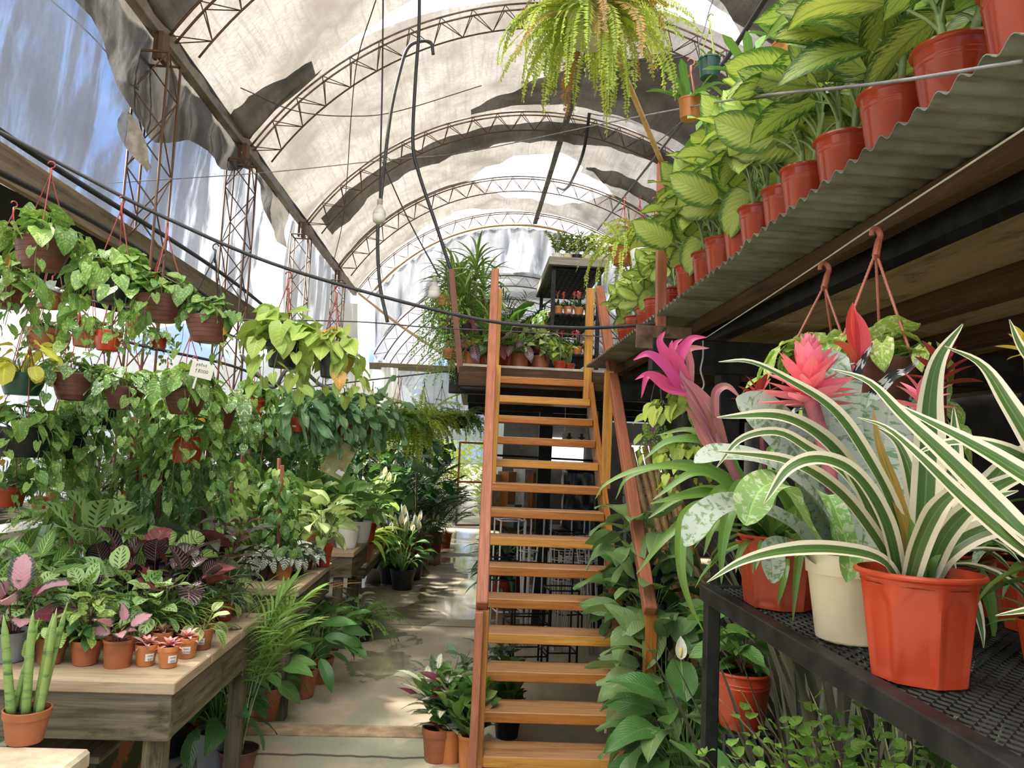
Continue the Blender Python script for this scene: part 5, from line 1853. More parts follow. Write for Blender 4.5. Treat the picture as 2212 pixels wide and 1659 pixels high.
def star(seed, lm='pink_earth_star_leaf', n=16, L=0.078, W=0.021):
    r = np.random.RandomState(seed)
    mb = MB()
    for i in range(n):
        q = i / n
        strap(mb, (0, 0, 0.004 + 0.008 * q), 2.4 * i, math.radians(12 + 62 * q), L * (1 - 0.4 * q) * (0.85 + 0.3 * r.rand()), W, 0.5 + 0.4 * r.rand(), 'lance', 0.35, 5, 3, 0.1 * r.randn(), 0, r.rand())
    return [('foliage', mb.mesh('foliage', [MATS[lm]]), None)]


def snake(seed):
    out = []
    mb = MB()
    for (x, y, tx, ty, h, r0) in ((-0.035, -0.01, -0.078, -0.01, 0.265, 0.0125), (-0.018, 0.02, -0.02, 0.03, 0.27, 0.011), (0.0, -0.01, -0.006, -0.01, 0.275, 0.0125), (0.02, 0.012, 0.038, 0.01, 0.265, 0.0125), (0.035, -0.015, 0.055, -0.02, 0.285, 0.0105), (0.02, 0.03, 0.062, 0.04, 0.29, 0.0095), (-0.04, 0.012, 0.0, 0.02, 0.25, 0.009)):
        t = np.linspace(0, 1, 14)
        pts = np.stack([x + (tx - x) * t, y + (ty - y) * t, h * t - 0.004], -1)
        mb.tube(pts, r0 * np.minimum(1, (1 - t) * 5 + 0.08) * (1 - 0.25 * t), 9, 0)
    return [('foliage', mb.mesh('foliage', [M_SANS]), None)]


def curtainplant(seed, lm='small_bright_leaflet', n=38, L=(0.5, 1.0), size=0.03, R=0.16):
    r = np.random.RandomState(seed)
    mb = MB()
    heart_dome(mb, r, 60, R, 0.08, size * 1.2, 0, pet=False)
    for i in range(n):
        trail(mb, r, 2 * PI * r.rand(), R * r.rand(), L[0] + (L[1] - L[0]) * r.rand(), size, 0, step=size * 0.75, slim=0.001)
    return [('foliage', mb.mesh('foliage', [MATS[lm], STEM_G]), None)]


def zzplant(seed, lm='olive_leaflet', n=8, H=(0.18, 0.28)):
    r = np.random.RandomState(seed)
    mb = MB()
    for i in range(n):
        az = 2.4 * i
        pts = curve_el(hd(az) * 0.02, az, np.linspace(1.5, 1.1 - 0.5 * r.rand(), 8), H[0] + (H[1] - H[0]) * r.rand())
        mb.tube(pts, np.linspace(0.005, 0.002, 9), 5, 1)
        for j in range(2, 9):
            for sg in (-1, 1):
                P, UV = leaf_local('ovate', 0.06, 0.028, 0.4, 0.2, 0, 4, 2)
                add_leaf(mb, pts[j], az + sg * 1.2, 0.5 + 0.2 * r.randn(), 0.3 * sg, P, UV, 0, r.rand())
    return [('foliage', mb.mesh('foliage', [MATS[lm], STEM_G]), None)]


def caps(seed, body='dark_green_leaf', top='salmon_pink_bract'):
    """small rosette with bright spikes"""
    r = np.random.RandomState(seed)
    out = grassy(seed, body, 22, (0.06, 0.10), 0.014, (25, 80), (0.4, 1.2), 0.02, 'lance', 0.3, 5)
    mb = MB()
    for k in range(2):
        x = 0.02 * r.randn(2)
        mb.tube([(x[0], x[1], 0.0), (x[0] * 1.3, x[1] * 1.3, 0.09 + 0.03 * r.rand())], 0.003, 5, 1)
        for i in range(8):
            strap(mb, (x[0] * 1.3, x[1] * 1.3, 0.075 + 0.006 * i), 2.4 * i, 0.9, 0.035, 0.013, 0.3, 'lance', 0.3, 4, 2, 0, 0, r.rand())
    out = out + [('flower', mb.mesh('flower', [MATS[top], STEM_G]), None)]
    return out


TCACHE = {}


def textmesh(s, size):
    if (s, size) not in TCACHE:
        cu = bpy.data.curves.new('price_text', 'FONT')
        cu.body, cu.size, cu.align_x, cu.align_y = s, size, 'CENTER', 'CENTER'
        o = link('price_text', cu)
        bpy.context.view_layer.update()
        me = bpy.data.meshes.new_from_object(o.evaluated_get(bpy.context.evaluated_depsgraph_get()))
        me.name = 'price_text'
        me.materials.clear()
        me.materials.append(INK)
        bpy.data.objects.remove(o)
        TCACHE[(s, size)] = me
    return TCACHE[(s, size)]


# ---- pots
PCACHE = {}


def potmesh(kind, r, h, m):
    key = (kind, round(r, 4), round(h, 4), m.name)
    if key in PCACHE:
        return PCACHE[key]
    mb = MB()
    shape = None
    segs = 28
    if kind == 'std':
        b = 0.74 * r
        w8 = b + (0.94 * r - b) * 1.0
        prof = [(0, 0.004), (b * 0.9, 0), (b, 0.004), (w8 * 0.985, h * 0.76), (r * 0.975, h * 0.765), (r, h * 0.985), (r * 0.985, h), (r * 0.93, h), (r * 0.91, h * 0.85)]
        sz = 0.86
    elif kind == 'big':
        b = 0.72 * r
        f = lambda z: b + (0.95 * r - b) * z
        prof = [(0, 0.004), (b * 0.95, 0), (b, 0.006), (f(0.70), h * 0.70), (f(0.71) * 1.018, h * 0.715), (f(0.735) * 1.018, h * 0.735), (f(0.74), h * 0.745), (f(0.77), h * 0.77), (f(0.78) * 1.018, h * 0.785), (f(0.80) * 1.018, h * 0.80), (f(0.81), h * 0.81), (f(0.93), h * 0.925), (r * 0.99, h * 0.94), (r * 1.02, h * 0.965), (r * 1.01, h * 0.995), (r * 0.96, h), (r * 0.93, h * 0.9)]
        sz = 0.91
    elif kind == 'bowl':
        prof = [(0, 0.0), (0.56 * r, 0.0), (0.60 * r, 0.01 * h)]
        for i in range(5):
            z0, z1 = h * (0.04 + 0.16 * i), h * (0.04 + 0.16 * (i + 1))
            ra, rb = r * (0.62 + 0.34 * (i / 5) ** 0.8), r * (0.62 + 0.34 * ((i + 1) / 5) ** 0.8)
            prof += [(ra, z0), (rb * 0.995, z1 - 0.012 * h), (rb * 1.012, z1 - 0.004 * h)]
        prof += [(0.98 * r, 0.88 * h), (1.0 * r, 0.98 * h), (0.985 * r, h), (0.94 * r, h), (0.92 * r, 0.88 * h)]
        sz = 0.88
    elif kind == 'cup':
        prof = [(0, 0), (0.66 * r, 0), (0.72 * r, 0.02 * h), (0.90 * r, 0.5 * h), (r, 0.97 * h), (0.99 * r, h), (0.94 * r, h), (0.9 * r, 0.86 * h)]
        sz = 0.88
    elif kind == 'liner':
        b = 0.80 * r
        prof = [(0, 0.003), (b, 0), (r * 0.95, h * 0.9), (r, h * 0.91), (r, h), (r * 0.94, h), (r * 0.92, h * 0.86)]
        sz = 0.88
    elif kind == 'octa':
        b = 0.76 * r
        segs = 96
        zz = [0.0, 0.005, 0.06, 0.12, 0.25, 0.45, 0.6, 0.68, 0.72, 0.76, 0.80, 0.84, 0.88, 0.93]
        prof = [(0, 0.004)] + [(b + (0.955 * r - b) * z, h * z) for z in zz] + [(0.975 * r, 0.94 * h), (1.025 * r, 0.955 * h), (1.035 * r, 0.975 * h), (1.02 * r, 0.995 * h), (0.97 * r, h), (0.94 * r, 0.9 * h)]
        sz = 0.90

        def shape(rr, ang, z):
            a = ((ang + PI / 8) % (PI / 4)) - PI / 8
            flat = math.cos(PI / 8) / np.cos(a)
            t = np.clip(z / h, 0, 1)
            w = np.clip((0.93 - t) / 0.05, 0, 1)
            poly_ = rr * (1 * (1 - w) + w * (0.35 + 0.65 * flat * 1.02))
            cr_ = (np.abs(a)[None, :] / 0.29) ** 2 * 0.12
            ins = np.clip((0.86 - cr_ - t) / 0.03, 0, 1) * np.clip((0.33 - np.abs(a))[None, :] / 0.04, 0, 1)
            foot = np.where(t < 0.03, 1.0, 1.0)
            return (poly_ - 0.028 * r * ins * np.where(t > 0.01, 1, 0)) * foot
    elif kind == 'trough':
        prof = [(0, 0), (0.86 * r, 0), (0.92 * r, 0.02 * h), (r, 0.9 * h), (1.03 * r, 0.91 * h), (1.03 * r, h), (0.95 * r, h), (0.93 * r, 0.88 * h)]
        sz = 0.9
    mb.lathe(prof, segs, 0, None, shape)
    me = mb.mesh('pot', [m], True, 32)
    sb = MB()
    sr = prof[-1][0] * 0.99
    an = np.linspace(0, 2 * PI, 20, endpoint=False)
    V = [(0, 0, h * sz + 0.004)] + [(0.5 * sr * math.cos(a), 0.5 * sr * math.sin(a), h * sz + 0.004 * math.sin(3 * a)) for a in an] + [(sr * math.cos(a), sr * math.sin(a), h * sz - 0.003) for a in an]
    T = [(0, 1 + j, 1 + (j + 1) % 20) for j in range(20)]
    Q = [(1 + j, 21 + j, 21 + (j + 1) % 20, 1 + (j + 1) % 20) for j in range(20)]
    sb.add(V, Q, T)
    PCACHE[key] = (me, sb.mesh('soil', [SOIL]), h * sz)
    return PCACHE[key]


def sticker(t, r, h, az, txt, w=0.042, hh=0.032, z=0.45, slope=0.2):
    """curved price sticker on a pot, with small printed lines"""
    mb = MB()
    n = 7
    a = az + np.linspace(-0.5, 0.5, n) * w / r
    P = np.zeros((2, n, 3))
    for k, zz in enumerate((z * h - hh / 2, z * h + hh / 2)):
        rr = r * (0.755 + (0.95 - 0.755) * zz / h / 0.9) * 1.03
        P[k, :, 0], P[k, :, 1], P[k, :, 2] = rr * np.sin(a), -rr * np.cos(a), zz
    mb.grid(P)
    o = mb.obj('price_tag', PAPER, t)
    o['label'] = 'white printed price sticker'
    for k, (s_, sz_, dz) in enumerate(((txt[0], 0.0075, 0.006), (txt[1], 0.0115, -0.009))):
        if not s_:
            rr = r * (0.755 + (0.95 - 0.755) * (z * h + dz) / h / 0.9) * 1.03 + 0.002
            mb = MB()
            mb.grid([[(rr * math.sin(az - 0.012 / rr), -rr * math.cos(az - 0.012 / rr), z * h + dz + q), (rr * math.sin(az + 0.012 / rr), -rr * math.cos(az + 0.012 / rr), z * h + dz + q)] for q in (-0.001 - 0.001 * k, 0.001 + 0.001 * k)])
            mb.obj('printed_line', INK, o)
            continue
        f = link('price_text', textmesh(s_, sz_), o)
        zz = z * h + dz
        rr = r * (0.755 + (0.95 - 0.755) * zz / h / 0.9) * 1.03 + 0.0022
        f.location = (rr * math.sin(az), -rr * math.cos(az), zz)
        f.rotation_euler = (PI / 2, 0, az)


def plant(name, label, cat, loc, pot=None, parts=(), rz=0.0, sc=1.0, fs=1.0, group=None, hang=None, hang_mat=None, tagtxt=None, tag_az=0.3, soil=True, liner=None, fz=0.0, straps=3, hook=True):
    loc = np.asarray(loc, float)
    t = thing(name, label, cat, loc, rz, group, sc)
    zs = 0.0
    if pot:
        kind, r, h, m = pot
        pm, sm_, zs = potmesh(kind, r, h, m)
        link('pot', pm, t)
        if soil:
            link('soil', sm_, t)
        if tagtxt:
            sticker(t, r, h, tag_az - rz, tagtxt)
        if hang is not None:
            hz = (hang - loc[2]) / sc
            mb = MB()
            top = hz - (0.07 if hook else 0.0)
            for k in range(straps):
                a = 2 * PI * k / straps + 0.6
                mb.tube([(0.96 * r * math.cos(a), 0.96 * r * math.sin(a), h * 0.95), (0.96 * r * math.cos(a), 0.96 * r * math.sin(a), h * 1.0), (0.0, 0, top)], 0.0028, 5, cap=False)
            if hook:
                mb.tube([(0, 0, top - 0.035), (0, 0, top + 0.03)], 0.0055, 6)
                a = np.linspace(-PI * 0.5, PI * 0.95, 10)
                mb.tube(np.stack([0.016 * np.cos(a), 0 * a, top + 0.046 + 0.016 * np.sin(a)], -1), 0.0035, 6)
            mb.obj('hanger', hang_mat or PLASTIC_RED, t)
    for pn, me, _ in parts:
        o = link(pn, me, t)
        o.location = (0, 0, zs + fz)
        o.scale = (fs, fs, fs)
    return t

# ================================================================== plants: nearest bench
def onz(px, py, z, r=0.06):
    p = aZ(px, py, z)
    p = p + np.array([p[0], p[1], 0]) / math.hypot(p[0], p[1]) * r * 0.75
    p[2] = z
    return p


def xy(x, y, z=0.0):
    return np.array([x, y, z], float)


T9 = lambda r=0.066, h=0.115, m=P_TERRA, k='std': (k, r, h, m)
B1 = 'potted plants on the nearest bench'

# stone slab: cylindrical snake plant
p = onz(52, 1612, 0.78, 0.06)
plant('potted_snake_plant', 'cylindrical snake plant spears in a terracotta pot on the stone slab', 'potted plant', p, T9(0.066, 0.098), fol('sn', snake, 1), rz=0.15, fs=1.1, sc=1.22)
# front row
plant('potted_calathea', 'pink leaved calathea in a pale grey pot at the left end of the bench front', 'potted plant', onz(18, 1434, BZ, 0.075), T9(0.085, 0.13, P_GREY), fol('cp', broad, 3, lm='pink_centred_calathea_leaf', n=13, pet=(0.09, 0.19), L=(0.13, 0.17), W=0.72, shape='round', spread=(10, 60), droop=(-10, 40), mix='wine_red_leaf_back', mixf=0.3, stem='dark_red_stem'), group=B1)
plant('potted_calathea', 'round leaved light green calathea in a stickered terracotta pot behind the snake plant', 'potted plant', onz(108, 1438, BZ, 0.066), T9(), fol('cm', broad, 4, lm='striped_calathea_leaf', n=16, pet=(0.04, 0.10), L=(0.07, 0.10), W=0.85, shape='round', spread=(20, 80), droop=(0, 40)), tagtxt=('Cala', '$26'), tag_az=0.45, group=B1)
plant('potted_variegated_shrub', 'yellow variegated bushy plant in a plain terracotta pot on the bench edge', 'potted plant', onz(183, 1441, BZ, 0.066), T9(0.066, 0.107), fol('cr', bushy, 5, lm='yellow_variegated_leaf', n=60, R=0.13, H=0.25, size=(0.07, 0.105), W=0.5, stems=7, stem='dark_red_stem', mix='dark_green_leaf', mixf=0.25), group=B1)
plant('potted_calathea', 'small pink and green calathea in a terracotta pot with a grey liner', 'potted plant', onz(253, 1446, BZ, 0.066), ('liner', 0.066, 0.118, P_TERRA), fol('cp2', broad, 6, lm='pink_centred_calathea_leaf', n=9, pet=(0.03, 0.09), L=(0.09, 0.12), W=0.62, shape='ovate', spread=(12, 75), droop=(-5, 30), stem='dark_red_stem'), group=B1)
crypt = fol('st', star, 7)
for px, py, lab, tg, az in ((313, 1442, 'pink earth star in a small orange pot, leftmost of the four', None, 0), (362, 1446, 'pink earth star in a small orange pot, frontmost of the four', ('', '$20'), 0.75), (402, 1425, 'pink earth star in a stickered orange pot, rightmost of the four', ('', '$20.900'), 0.25), (347, 1412, 'pink earth star half hidden behind the front two orange pots', None, 0)):
    q = onz(px, py, BZ, 0.05)
    if 'leftmost' in lab:
        tg, az = ('', '$20'), 0.75
    plant('potted_earth_star', lab, 'potted plant', q, T9(0.049, 0.094, P_ORANGE), crypt, rz=px * 0.37, tagtxt=tg, tag_az=az, fs=1.0, group=B1)
mar = [fol('mr%d' % i, broad, 20 + i, lm='prayer_plant_leaf', n=11, pet=(0.03, 0.09), L=(0.08, 0.115), W=0.5, shape='ovate', spread=(25, 95), droop=(-10, 50)) for i in range(2)]
for px, py, lab, k in ((434, 1406, 'prayer plant in a brown pot with a sticker, beside the rightmost orange pot', 0), (481, 1344, 'prayer plant in a dark red stickered pot near the far corner of the bench', 1), (506, 1330, 'prayer plant in a dark red pot at the right bench edge, leaves hanging over', 0)):
    plant('potted_prayer_plant', lab, 'potted plant', onz(px, py, BZ, 0.055), T9(0.055, 0.10, P_RED if k else P_TERRA), mar[k], rz=px * 0.5 + 2, tagtxt=('', '$12000') if 'sticker' in lab else None, tag_az=0.2, group=B1)
gr = [fol('gr%d' % i, grassy, 30 + i, n=110, L=(0.18, 0.30), W=0.0105, el=(35, 85), bend=(0.8, 2.0), rad=0.03) for i in range(2)]
for px, py, lab, k in ((350, 1392, 'grassy air plant clump with a pink centre behind the orange pots', 0), (398, 1372, 'grassy clump in a terracotta pot beside the prayer plants', 1), (300, 1398, 'grassy clump behind the pink and green calathea', 1)):
    plant('potted_grass_clump', lab, 'potted plant', onz(px, py, BZ, 0.055), T9(0.055, 0.10), gr[k] + ([('flower', fol('gf', star, 9)[0][1], None)] if k == 0 else []), rz=px, group=B1)
mf = [fol('mf%d' % i, broad, 40 + i, lm='spotted_maranta_leaf', n=26, pet=(0.08, 0.20), L=(0.09, 0.13), W=0.6, shape='ovate', spread=(10, 75), droop=(0, 60)) for i in range(3)]
for k, (x, y, lab) in enumerate(((-1.98, 3.78, 'spotted maranta second row, behind the snake plant tips'), (-1.80, 3.86, 'spotted maranta second row, behind the yellow variegated plant'), (-1.62, 3.92, 'spotted maranta with pale spotted leaves behind the grey lined pot'), (-1.48, 3.88, 'spotted maranta behind the grassy clumps'), (-2.16, 3.80, 'spotted maranta at the left photo edge behind the pink calathea'), (-1.74, 4.05, 'spotted maranta standing tallest in the second row'), (-2.02, 4.08, 'spotted maranta in the third row at left'))):
    plant('potted_spotted_maranta', lab, 'potted plant', xy(x, y, BZ), T9(0.06, 0.11), mf[k % 3], rz=k * 1.3, fs=1.0 + 0.2 * (k in (5,)), group=B1)
dk = [fol('dk%d' % i, broad, 50 + i, lm='dark_calathea_leaf', n=15, pet=(0.14, 0.27), L=(0.15, 0.20), W=0.68, shape='round', spread=(5, 65), droop=(-15, 45), stem='dark_red_stem', mix='wine_red_leaf_back', mixf=0.22) for i in range(3)]
for k, (x, y, lab) in enumerate(((-1.62, 4.22, 'dark calathea with pink veined leaves in the middle of the bench'), (-1.86, 4.35, 'taller dark calathea with wine red leaf backs'), (-1.47, 4.15, 'dark calathea with pink veins nearest the bench corner'))):
    plant('potted_calathea', lab, 'potted plant', xy(x, y, BZ), T9(0.07, 0.12, P_RED), dk[k], rz=k * 2.1 + 0.6, group=B1)
plant('potted_calathea', 'dark calathea in a stickered terracotta pot standing forward at the right', 'potted plant', onz(430, 1306, BZ, 0.06), T9(0.062, 0.115), dk[1], rz=4.0, fs=0.8, tagtxt=('', ''), tag_az=0.5, group=B1)
zb = [fol('zb%d' % i, broad, 60 + i, lm='zebra_calathea_leaf', n=20, pet=(0.12, 0.26), L=(0.16, 0.22), W=0.42, shape='ovate', spread=(8, 65), droop=(0, 60)) for i in range(2)]
for k, (x, y, lab) in enumerate(((-2.18, 4.12, 'yellow green zebra calathea at the left photo edge'), (-2.42, 4.38, 'zebra calathea at the back left of the nearest bench'), (-2.05, 4.42, 'zebra calathea beside the tall dark calathea'), (-2.32, 3.92, 'zebra calathea lowest at the left photo edge'))):
    plant('potted_zebra_plant', lab, 'potted plant', xy(x, y, BZ), T9(0.07, 0.12), zb[k % 2], rz=k * 1.7, group=B1)
cl = fol('cl', broad, 66, lm='striped_calathea_leaf', n=12, pet=(0.16, 0.28), L=(0.17, 0.22), W=0.85, shape='round', spread=(8, 55), droop=(-10, 40))
plant('potted_calathea', 'large round striped light green calathea at the back of the nearest bench', 'potted plant', xy(-1.72, 4.52, BZ), T9(0.07, 0.12), cl, rz=0.4, fs=1.0, group=B1)
rs = fol('rs', broad, 67, lm='spotted_maranta_leaf', n=9, pet=(0.28, 0.42), L=(0.2, 0.24), W=0.8, shape='round', spread=(4, 40), droop=(-20, 20))
plant('potted_calathea', 'tall calathea with one round dark banded leaf standing above the others', 'potted plant', xy(-2.12, 4.55, BZ), T9(0.07, 0.12), rs, rz=1.2, group=B1)
an = fol('an', broad, 68, lm='velvet_anthurium_leaf', n=11, pet=(0.10, 0.20), L=(0.11, 0.15), W=0.8, shape='heart', lobe=0.3, spread=(15, 75), droop=(20, 70))
plant('potted_anthurium', 'velvet anthurium with white veined heart leaves beside the purple stems', 'potted plant', xy(-1.38, 4.32, BZ), T9(0.06, 0.11), an, rz=2.2, group=B1)
pp = [fol('pp%d' % i, bushy, 70 + i, lm='purple_stem_dark_leaf', n=34, R=0.20, H=0.50, size=(0.15, 0.22), W=0.28, shape='lance', stems=5, stem='dark_red_stem', down=10, mix='wine_red_leaf_back', mixf=0.12) for i in range(2)]
plant('potted_purple_stem_plant', 'dark leaved purple stemmed plant in a red pot at the far bench corner', 'potted plant', onz(500, 1322, BZ, 0.06) + xy(-0.06, 0.12), T9(0.062, 0.12, P_RED), pp[0], rz=1, group=B1)
plant('potted_purple_stem_plant', 'taller purple stemmed plant behind the far bench corner', 'potted plant', xy(-1.44, 4.58, BZ), T9(0.07, 0.12, P_RED), pp[1], rz=3, fs=1.1, group=B1)
sp = fol('spd', grassy, 75, lm='dracaena_strap', n=30, L=(0.2, 0.3), W=0.02, el=(20, 70), bend=(0.8, 1.8))
plant('potted_spider_plant', 'white striped spider plant peeping in at the left photo edge', 'potted plant', xy(-2.30, 3.72, BZ), T9(0.06, 0.11), sp, rz=0, group=B1)
for k, (x, y, f, lab) in enumerate(((-2.75, 4.1, mf[0], 'spotted maranta farthest left on the nearest bench'), (-2.62, 3.65, mf[2], 'spotted maranta at the front left beyond the photo edge'), (-2.75, 4.5, zb[0], 'zebra calathea in the far left corner of the nearest bench'))):
    plant('potted_spotted_maranta', lab, 'potted plant', xy(x, y, BZ), T9(0.06, 0.11), f, rz=k, group=B1)

# ================================================================== plants behind: tall pothos on stakes, from the floor up between the benches
CL = 'climbing plants behind the nearest bench'
ct = [fol('ct%d' % i, staked, 80 + i, lm='deep_pothos_leaf', n=150, H=0.95, R=0.20, size=(0.06, 0.10), W=0.8, mix='marbled_pothos_leaf' if i == 0 else 'pothos_leaf', mixf=0.35) for i in range(2)]
for k, (x, y, z0, lab) in enumerate(((-1.95, 4.98, 0.62, 'dense climbing pothos column nearest the nearest bench corner'), (-2.18, 5.15, 0.6, 'climbing pothos column left of the densest one'), (-1.72, 5.2, 0.62, 'climbing pothos column right of the densest one'), (-2.5, 5.1, 0.5, 'climbing pothos column behind the zebra calatheas'))):
    t = plant('potted_climbing_pothos', lab, 'potted plant', xy(x, y, 0), ('std', 0.11, 0.18, P_TERRA), (), rz=k * 2.2, group=CL)
    for pn, me, _ in ct[k % 2]:
        o = link(pn, me, t, (0, 0, 0.16))
        o.scale = (1.15, 1.15, 1.75 if pn == 'stake' else 1.75)

# ================================================================== middle bench
B2 = 'potted plants on the middle bench'
pe = [fol('pe%d' % i, pothos, 90 + i, mats=('silver_peperomia_leaf',), n=55, R=0.13, H=0.13, size=0.075, trails=0) for i in range(2)]
for px, py, lab, pot, k in ((610, 1253, 'silver peperomia in a terracotta pot at the front of the middle bench', T9(0.075, 0.12, P_ORANGE), 0), (560, 1256, 'silver peperomia in a black pot at the left front of the middle bench', T9(0.075, 0.12, P_BLACK, 'cup'), 1), (640, 1244, 'silver peperomia in a black stickered pot near the bench edge', T9(0.07, 0.115, P_BLACK, 'cup'), 1), (585, 1238, 'silver peperomia in a black pot in the second row', T9(0.07, 0.115, P_BLACK, 'cup'), 0), (660, 1232, 'silver peperomia in a dark pot right at the bench side', T9(0.06, 0.10, P_BROWN, 'cup'), 0)):
    plant('potted_peperomia', lab, 'potted plant', onz(px, py, BZ, 0.07), pot, pe[k], rz=px, tagtxt=('', '') if 'sticker' in lab else None, tag_az=0.2, group=B2)
sy = [fol('sy%d' % i, broad, 95 + i, lm='pale_syngonium_leaf', n=26, pet=(0.12, 0.42), L=(0.13, 0.19), W=0.75, shape='arrow', lobe=0.35, spread=(10, 70), droop=(25, 75)) for i in range(2)]
plant('potted_syngonium', 'pale green syngonium in a tall dark red pot on the corner of the middle bench', 'potted plant', onz(694, 1226, BZ, 0.08), T9(0.085, 0.18, P_RED), sy[0], rz=2, group=B2)
stk = [fol('sk%d' % i, staked, 100 + i, lm=('mid_green_leaf', 'deep_pothos_leaf', 'light_green_leaf')[i % 3], n=95, H=0.62, R=0.17, size=(0.07, 0.12), W=0.75, mix='light_green_leaf', mixf=0.15) for i in range(3)]
w_ = ('front left', 'front middle', 'front right', 'middle left', 'centre', 'middle right', 'back left', 'back middle', 'back right')
for k in range(9):
    x = -2.25 + 0.38 * (k % 3) + 0.05 * rng.randn()
    y = 5.95 + 0.3 * (k // 3)
    plant('potted_climber', 'staked leafy climber on the middle bench, ' + w_[k] + ' of its block of nine', 'potted plant', xy(x, y, BZ), T9(0.08, 0.14), stk[(k * 2) % 3], rz=k * 1.9, sc=1.0 + 0.12 * rng.randn(), group='staked climbers on the middle bench')
# third bench
B3 = 'potted plants on the third bench'
mo = fol('mo', broad, 110, lm='mid_green_leaf', n=13, pet=(0.18, 0.42), L=(0.19, 0.26), W=0.85, shape='heart', lobe=0.25, spread=(8, 60), droop=(15, 60), pr=0.005)
mo2 = fol('mo2', broad, 111, lm='light_green_leaf', n=14, pet=(0.2, 0.45), L=(0.16, 0.22), W=0.55, shape='ovate', spread=(8, 60), droop=(10, 60), pr=0.004)
plant('potted_monstera', 'monstera in the left of two white ceramic pots', 'potted plant', onz(747, 1186, BZ + 0.01, 0.11), ('cup', 0.125, 0.21, P_WHITE), mo, rz=1, group=B3)
plant('potted_monstera', 'leafy plant in the right of two white ceramic pots', 'potted plant', onz(774, 1176, BZ + 0.01, 0.1) + xy(0, 0.08), ('cup', 0.115, 0.22, P_WHITE), mo2, rz=2, group=B3)
plant('potted_aglaonema', 'leafy plant in a stickered dark red pot beside the two white pots', 'potted plant', onz(789, 1172, BZ + 0.01, 0.09) + xy(0.0, 0.1), T9(0.1, 0.19, P_RED), mo2, rz=4, fs=0.8, group=B3)
for k, (x, y, f, lab) in enumerate(((-1.85, 7.7, sy[1], 'pale syngonium at the left of the third bench'), (-1.6, 8.2, mo, 'monstera at the back of the third bench'), (-2.2, 7.9, stk[0], 'staked climber at the far left of the third bench'), (-1.5, 7.75, sy[0], 'pale syngonium right behind the white pots'))):
    plant('potted_leafy_plant', lab, 'potted plant', xy(x, y, BZ + 0.01), T9(0.1, 0.16), f, rz=k, sc=1.1, group=B3)

# ================================================================== along the aisle, left side
AIS = 'floor plants along the left of the aisle'
spa = [fol('sa%d' % i, broad, 120 + i, n=30, pet=(0.12, 0.34), L=(0.18, 0.26), W=0.36, spread=(6, 60), droop=(20, 80), flowers=0) for i in range(3)]
spf = [fol('sf%d' % i, broad, 125 + i, n=30, pet=(0.12, 0.30), L=(0.16, 0.22), W=0.34, spread=(6, 60), droop=(20, 75), flowers=14, fl_h=(0.36, 0.56)) for i in range(2)]
are = fol('ar', palm, 130, n=15, H=(0.62, 1.08), W=0.24, pairs=13, lean=(2, 16), stemh=0.45, lw=0.02, arch=0.7)
plant('potted_areca_palm', 'young areca palm with yellow green stems in a dark pot at the bottom', 'potted plant', onz(505, 1690, 0.0, 0.1) + xy(0, 0.05), ('big', 0.115, 0.14, P_BROWN), are, rz=0.6, sc=1.0, group=AIS)
plant('potted_peace_lily', 'dark leaved plant in a grey pot under the corner of the nearest bench', 'potted plant', onz(462, 1672, 0.0, 0.12), ('std', 0.125, 0.22, P_GREY), fol('dkl', broad, 133, lm='dark_green_leaf', n=22, pet=(0.12, 0.28), L=(0.2, 0.3), W=0.4, spread=(8, 65), droop=(20, 80)), rz=1, group=AIS)
plant('potted_peace_lily', 'broad leaved plant in a terracotta pot behind the areca palm', 'potted plant', onz(575, 1560, 0.0, 0.12), ('std', 0.13, 0.22, P_TERRA), fol('bl', broad, 134, lm='mid_green_leaf', n=20, pet=(0.12, 0.26), L=(0.2, 0.28), W=0.45, spread=(10, 70), droop=(20, 80)), rz=2, group=AIS)
plant('potted_peace_lily', 'peace lily in the front one of two terracotta pots on the aisle floor', 'potted plant', onz(650, 1512, 0.0, 0.11), ('std', 0.112, 0.20, P_TERRA), spa[0], rz=0.4, sc=1.05, fs=1.15, group=AIS)
plant('potted_peace_lily', 'peace lily in the hinder one of two terracotta pots on the aisle floor', 'potted plant', onz(682, 1490, 0.0, 0.11) + xy(0, 0.12), ('std', 0.11, 0.20, P_TERRA), spa[1], rz=2.4, fs=1.15, group=AIS)
plant('potted_peace_lily', 'dark peace lily under the side of the middle bench', 'potted plant', xy(-1.55, 5.1, 0), ('std', 0.12, 0.2, P_TERRA), spa[2], rz=3, fs=1.2, group=AIS)
plant('potted_peace_lily', 'tall dark peace lily between the nearest and middle benches', 'potted plant', xy(-1.75, 4.95, 0), ('std', 0.12, 0.2, P_BLACK), spa[0], rz=5, fs=1.35, group=AIS)
plant('potted_peace_lily', 'dark leafy plant in the shade under the middle bench', 'potted plant', xy(-1.5, 5.85, 0), ('std', 0.12, 0.2, P_BLACK), spa[1], rz=1, fs=1.1, group=AIS)
plant('potted_spider_plant', 'small variegated plant in a terracotta pot by the leg of the third bench', 'potted plant', onz(768, 1362, 0.0, 0.1), ('std', 0.115, 0.18, P_TERRA), fol('sv', broad, 137, lm='cream_stromanthe_leaf', n=20, pet=(0.08, 0.2), L=(0.14, 0.2), W=0.3, spread=(10, 70), droop=(10, 70)), rz=1, group=AIS)
ff = [fol('ff%d' % i, fern, 140 + i, 'green_fern_frond', n=60, L=(0.3, 0.55), W=0.07, el=(35, 85), droop=(70, 130), pairs=24) for i in range(2)]
plant('potted_fern', 'arching green fern on the floor by the third bench', 'potted plant', xy(-1.02, 7.9, 0), ('std', 0.13, 0.2, P_BLACK), ff[0], rz=1, group=AIS)
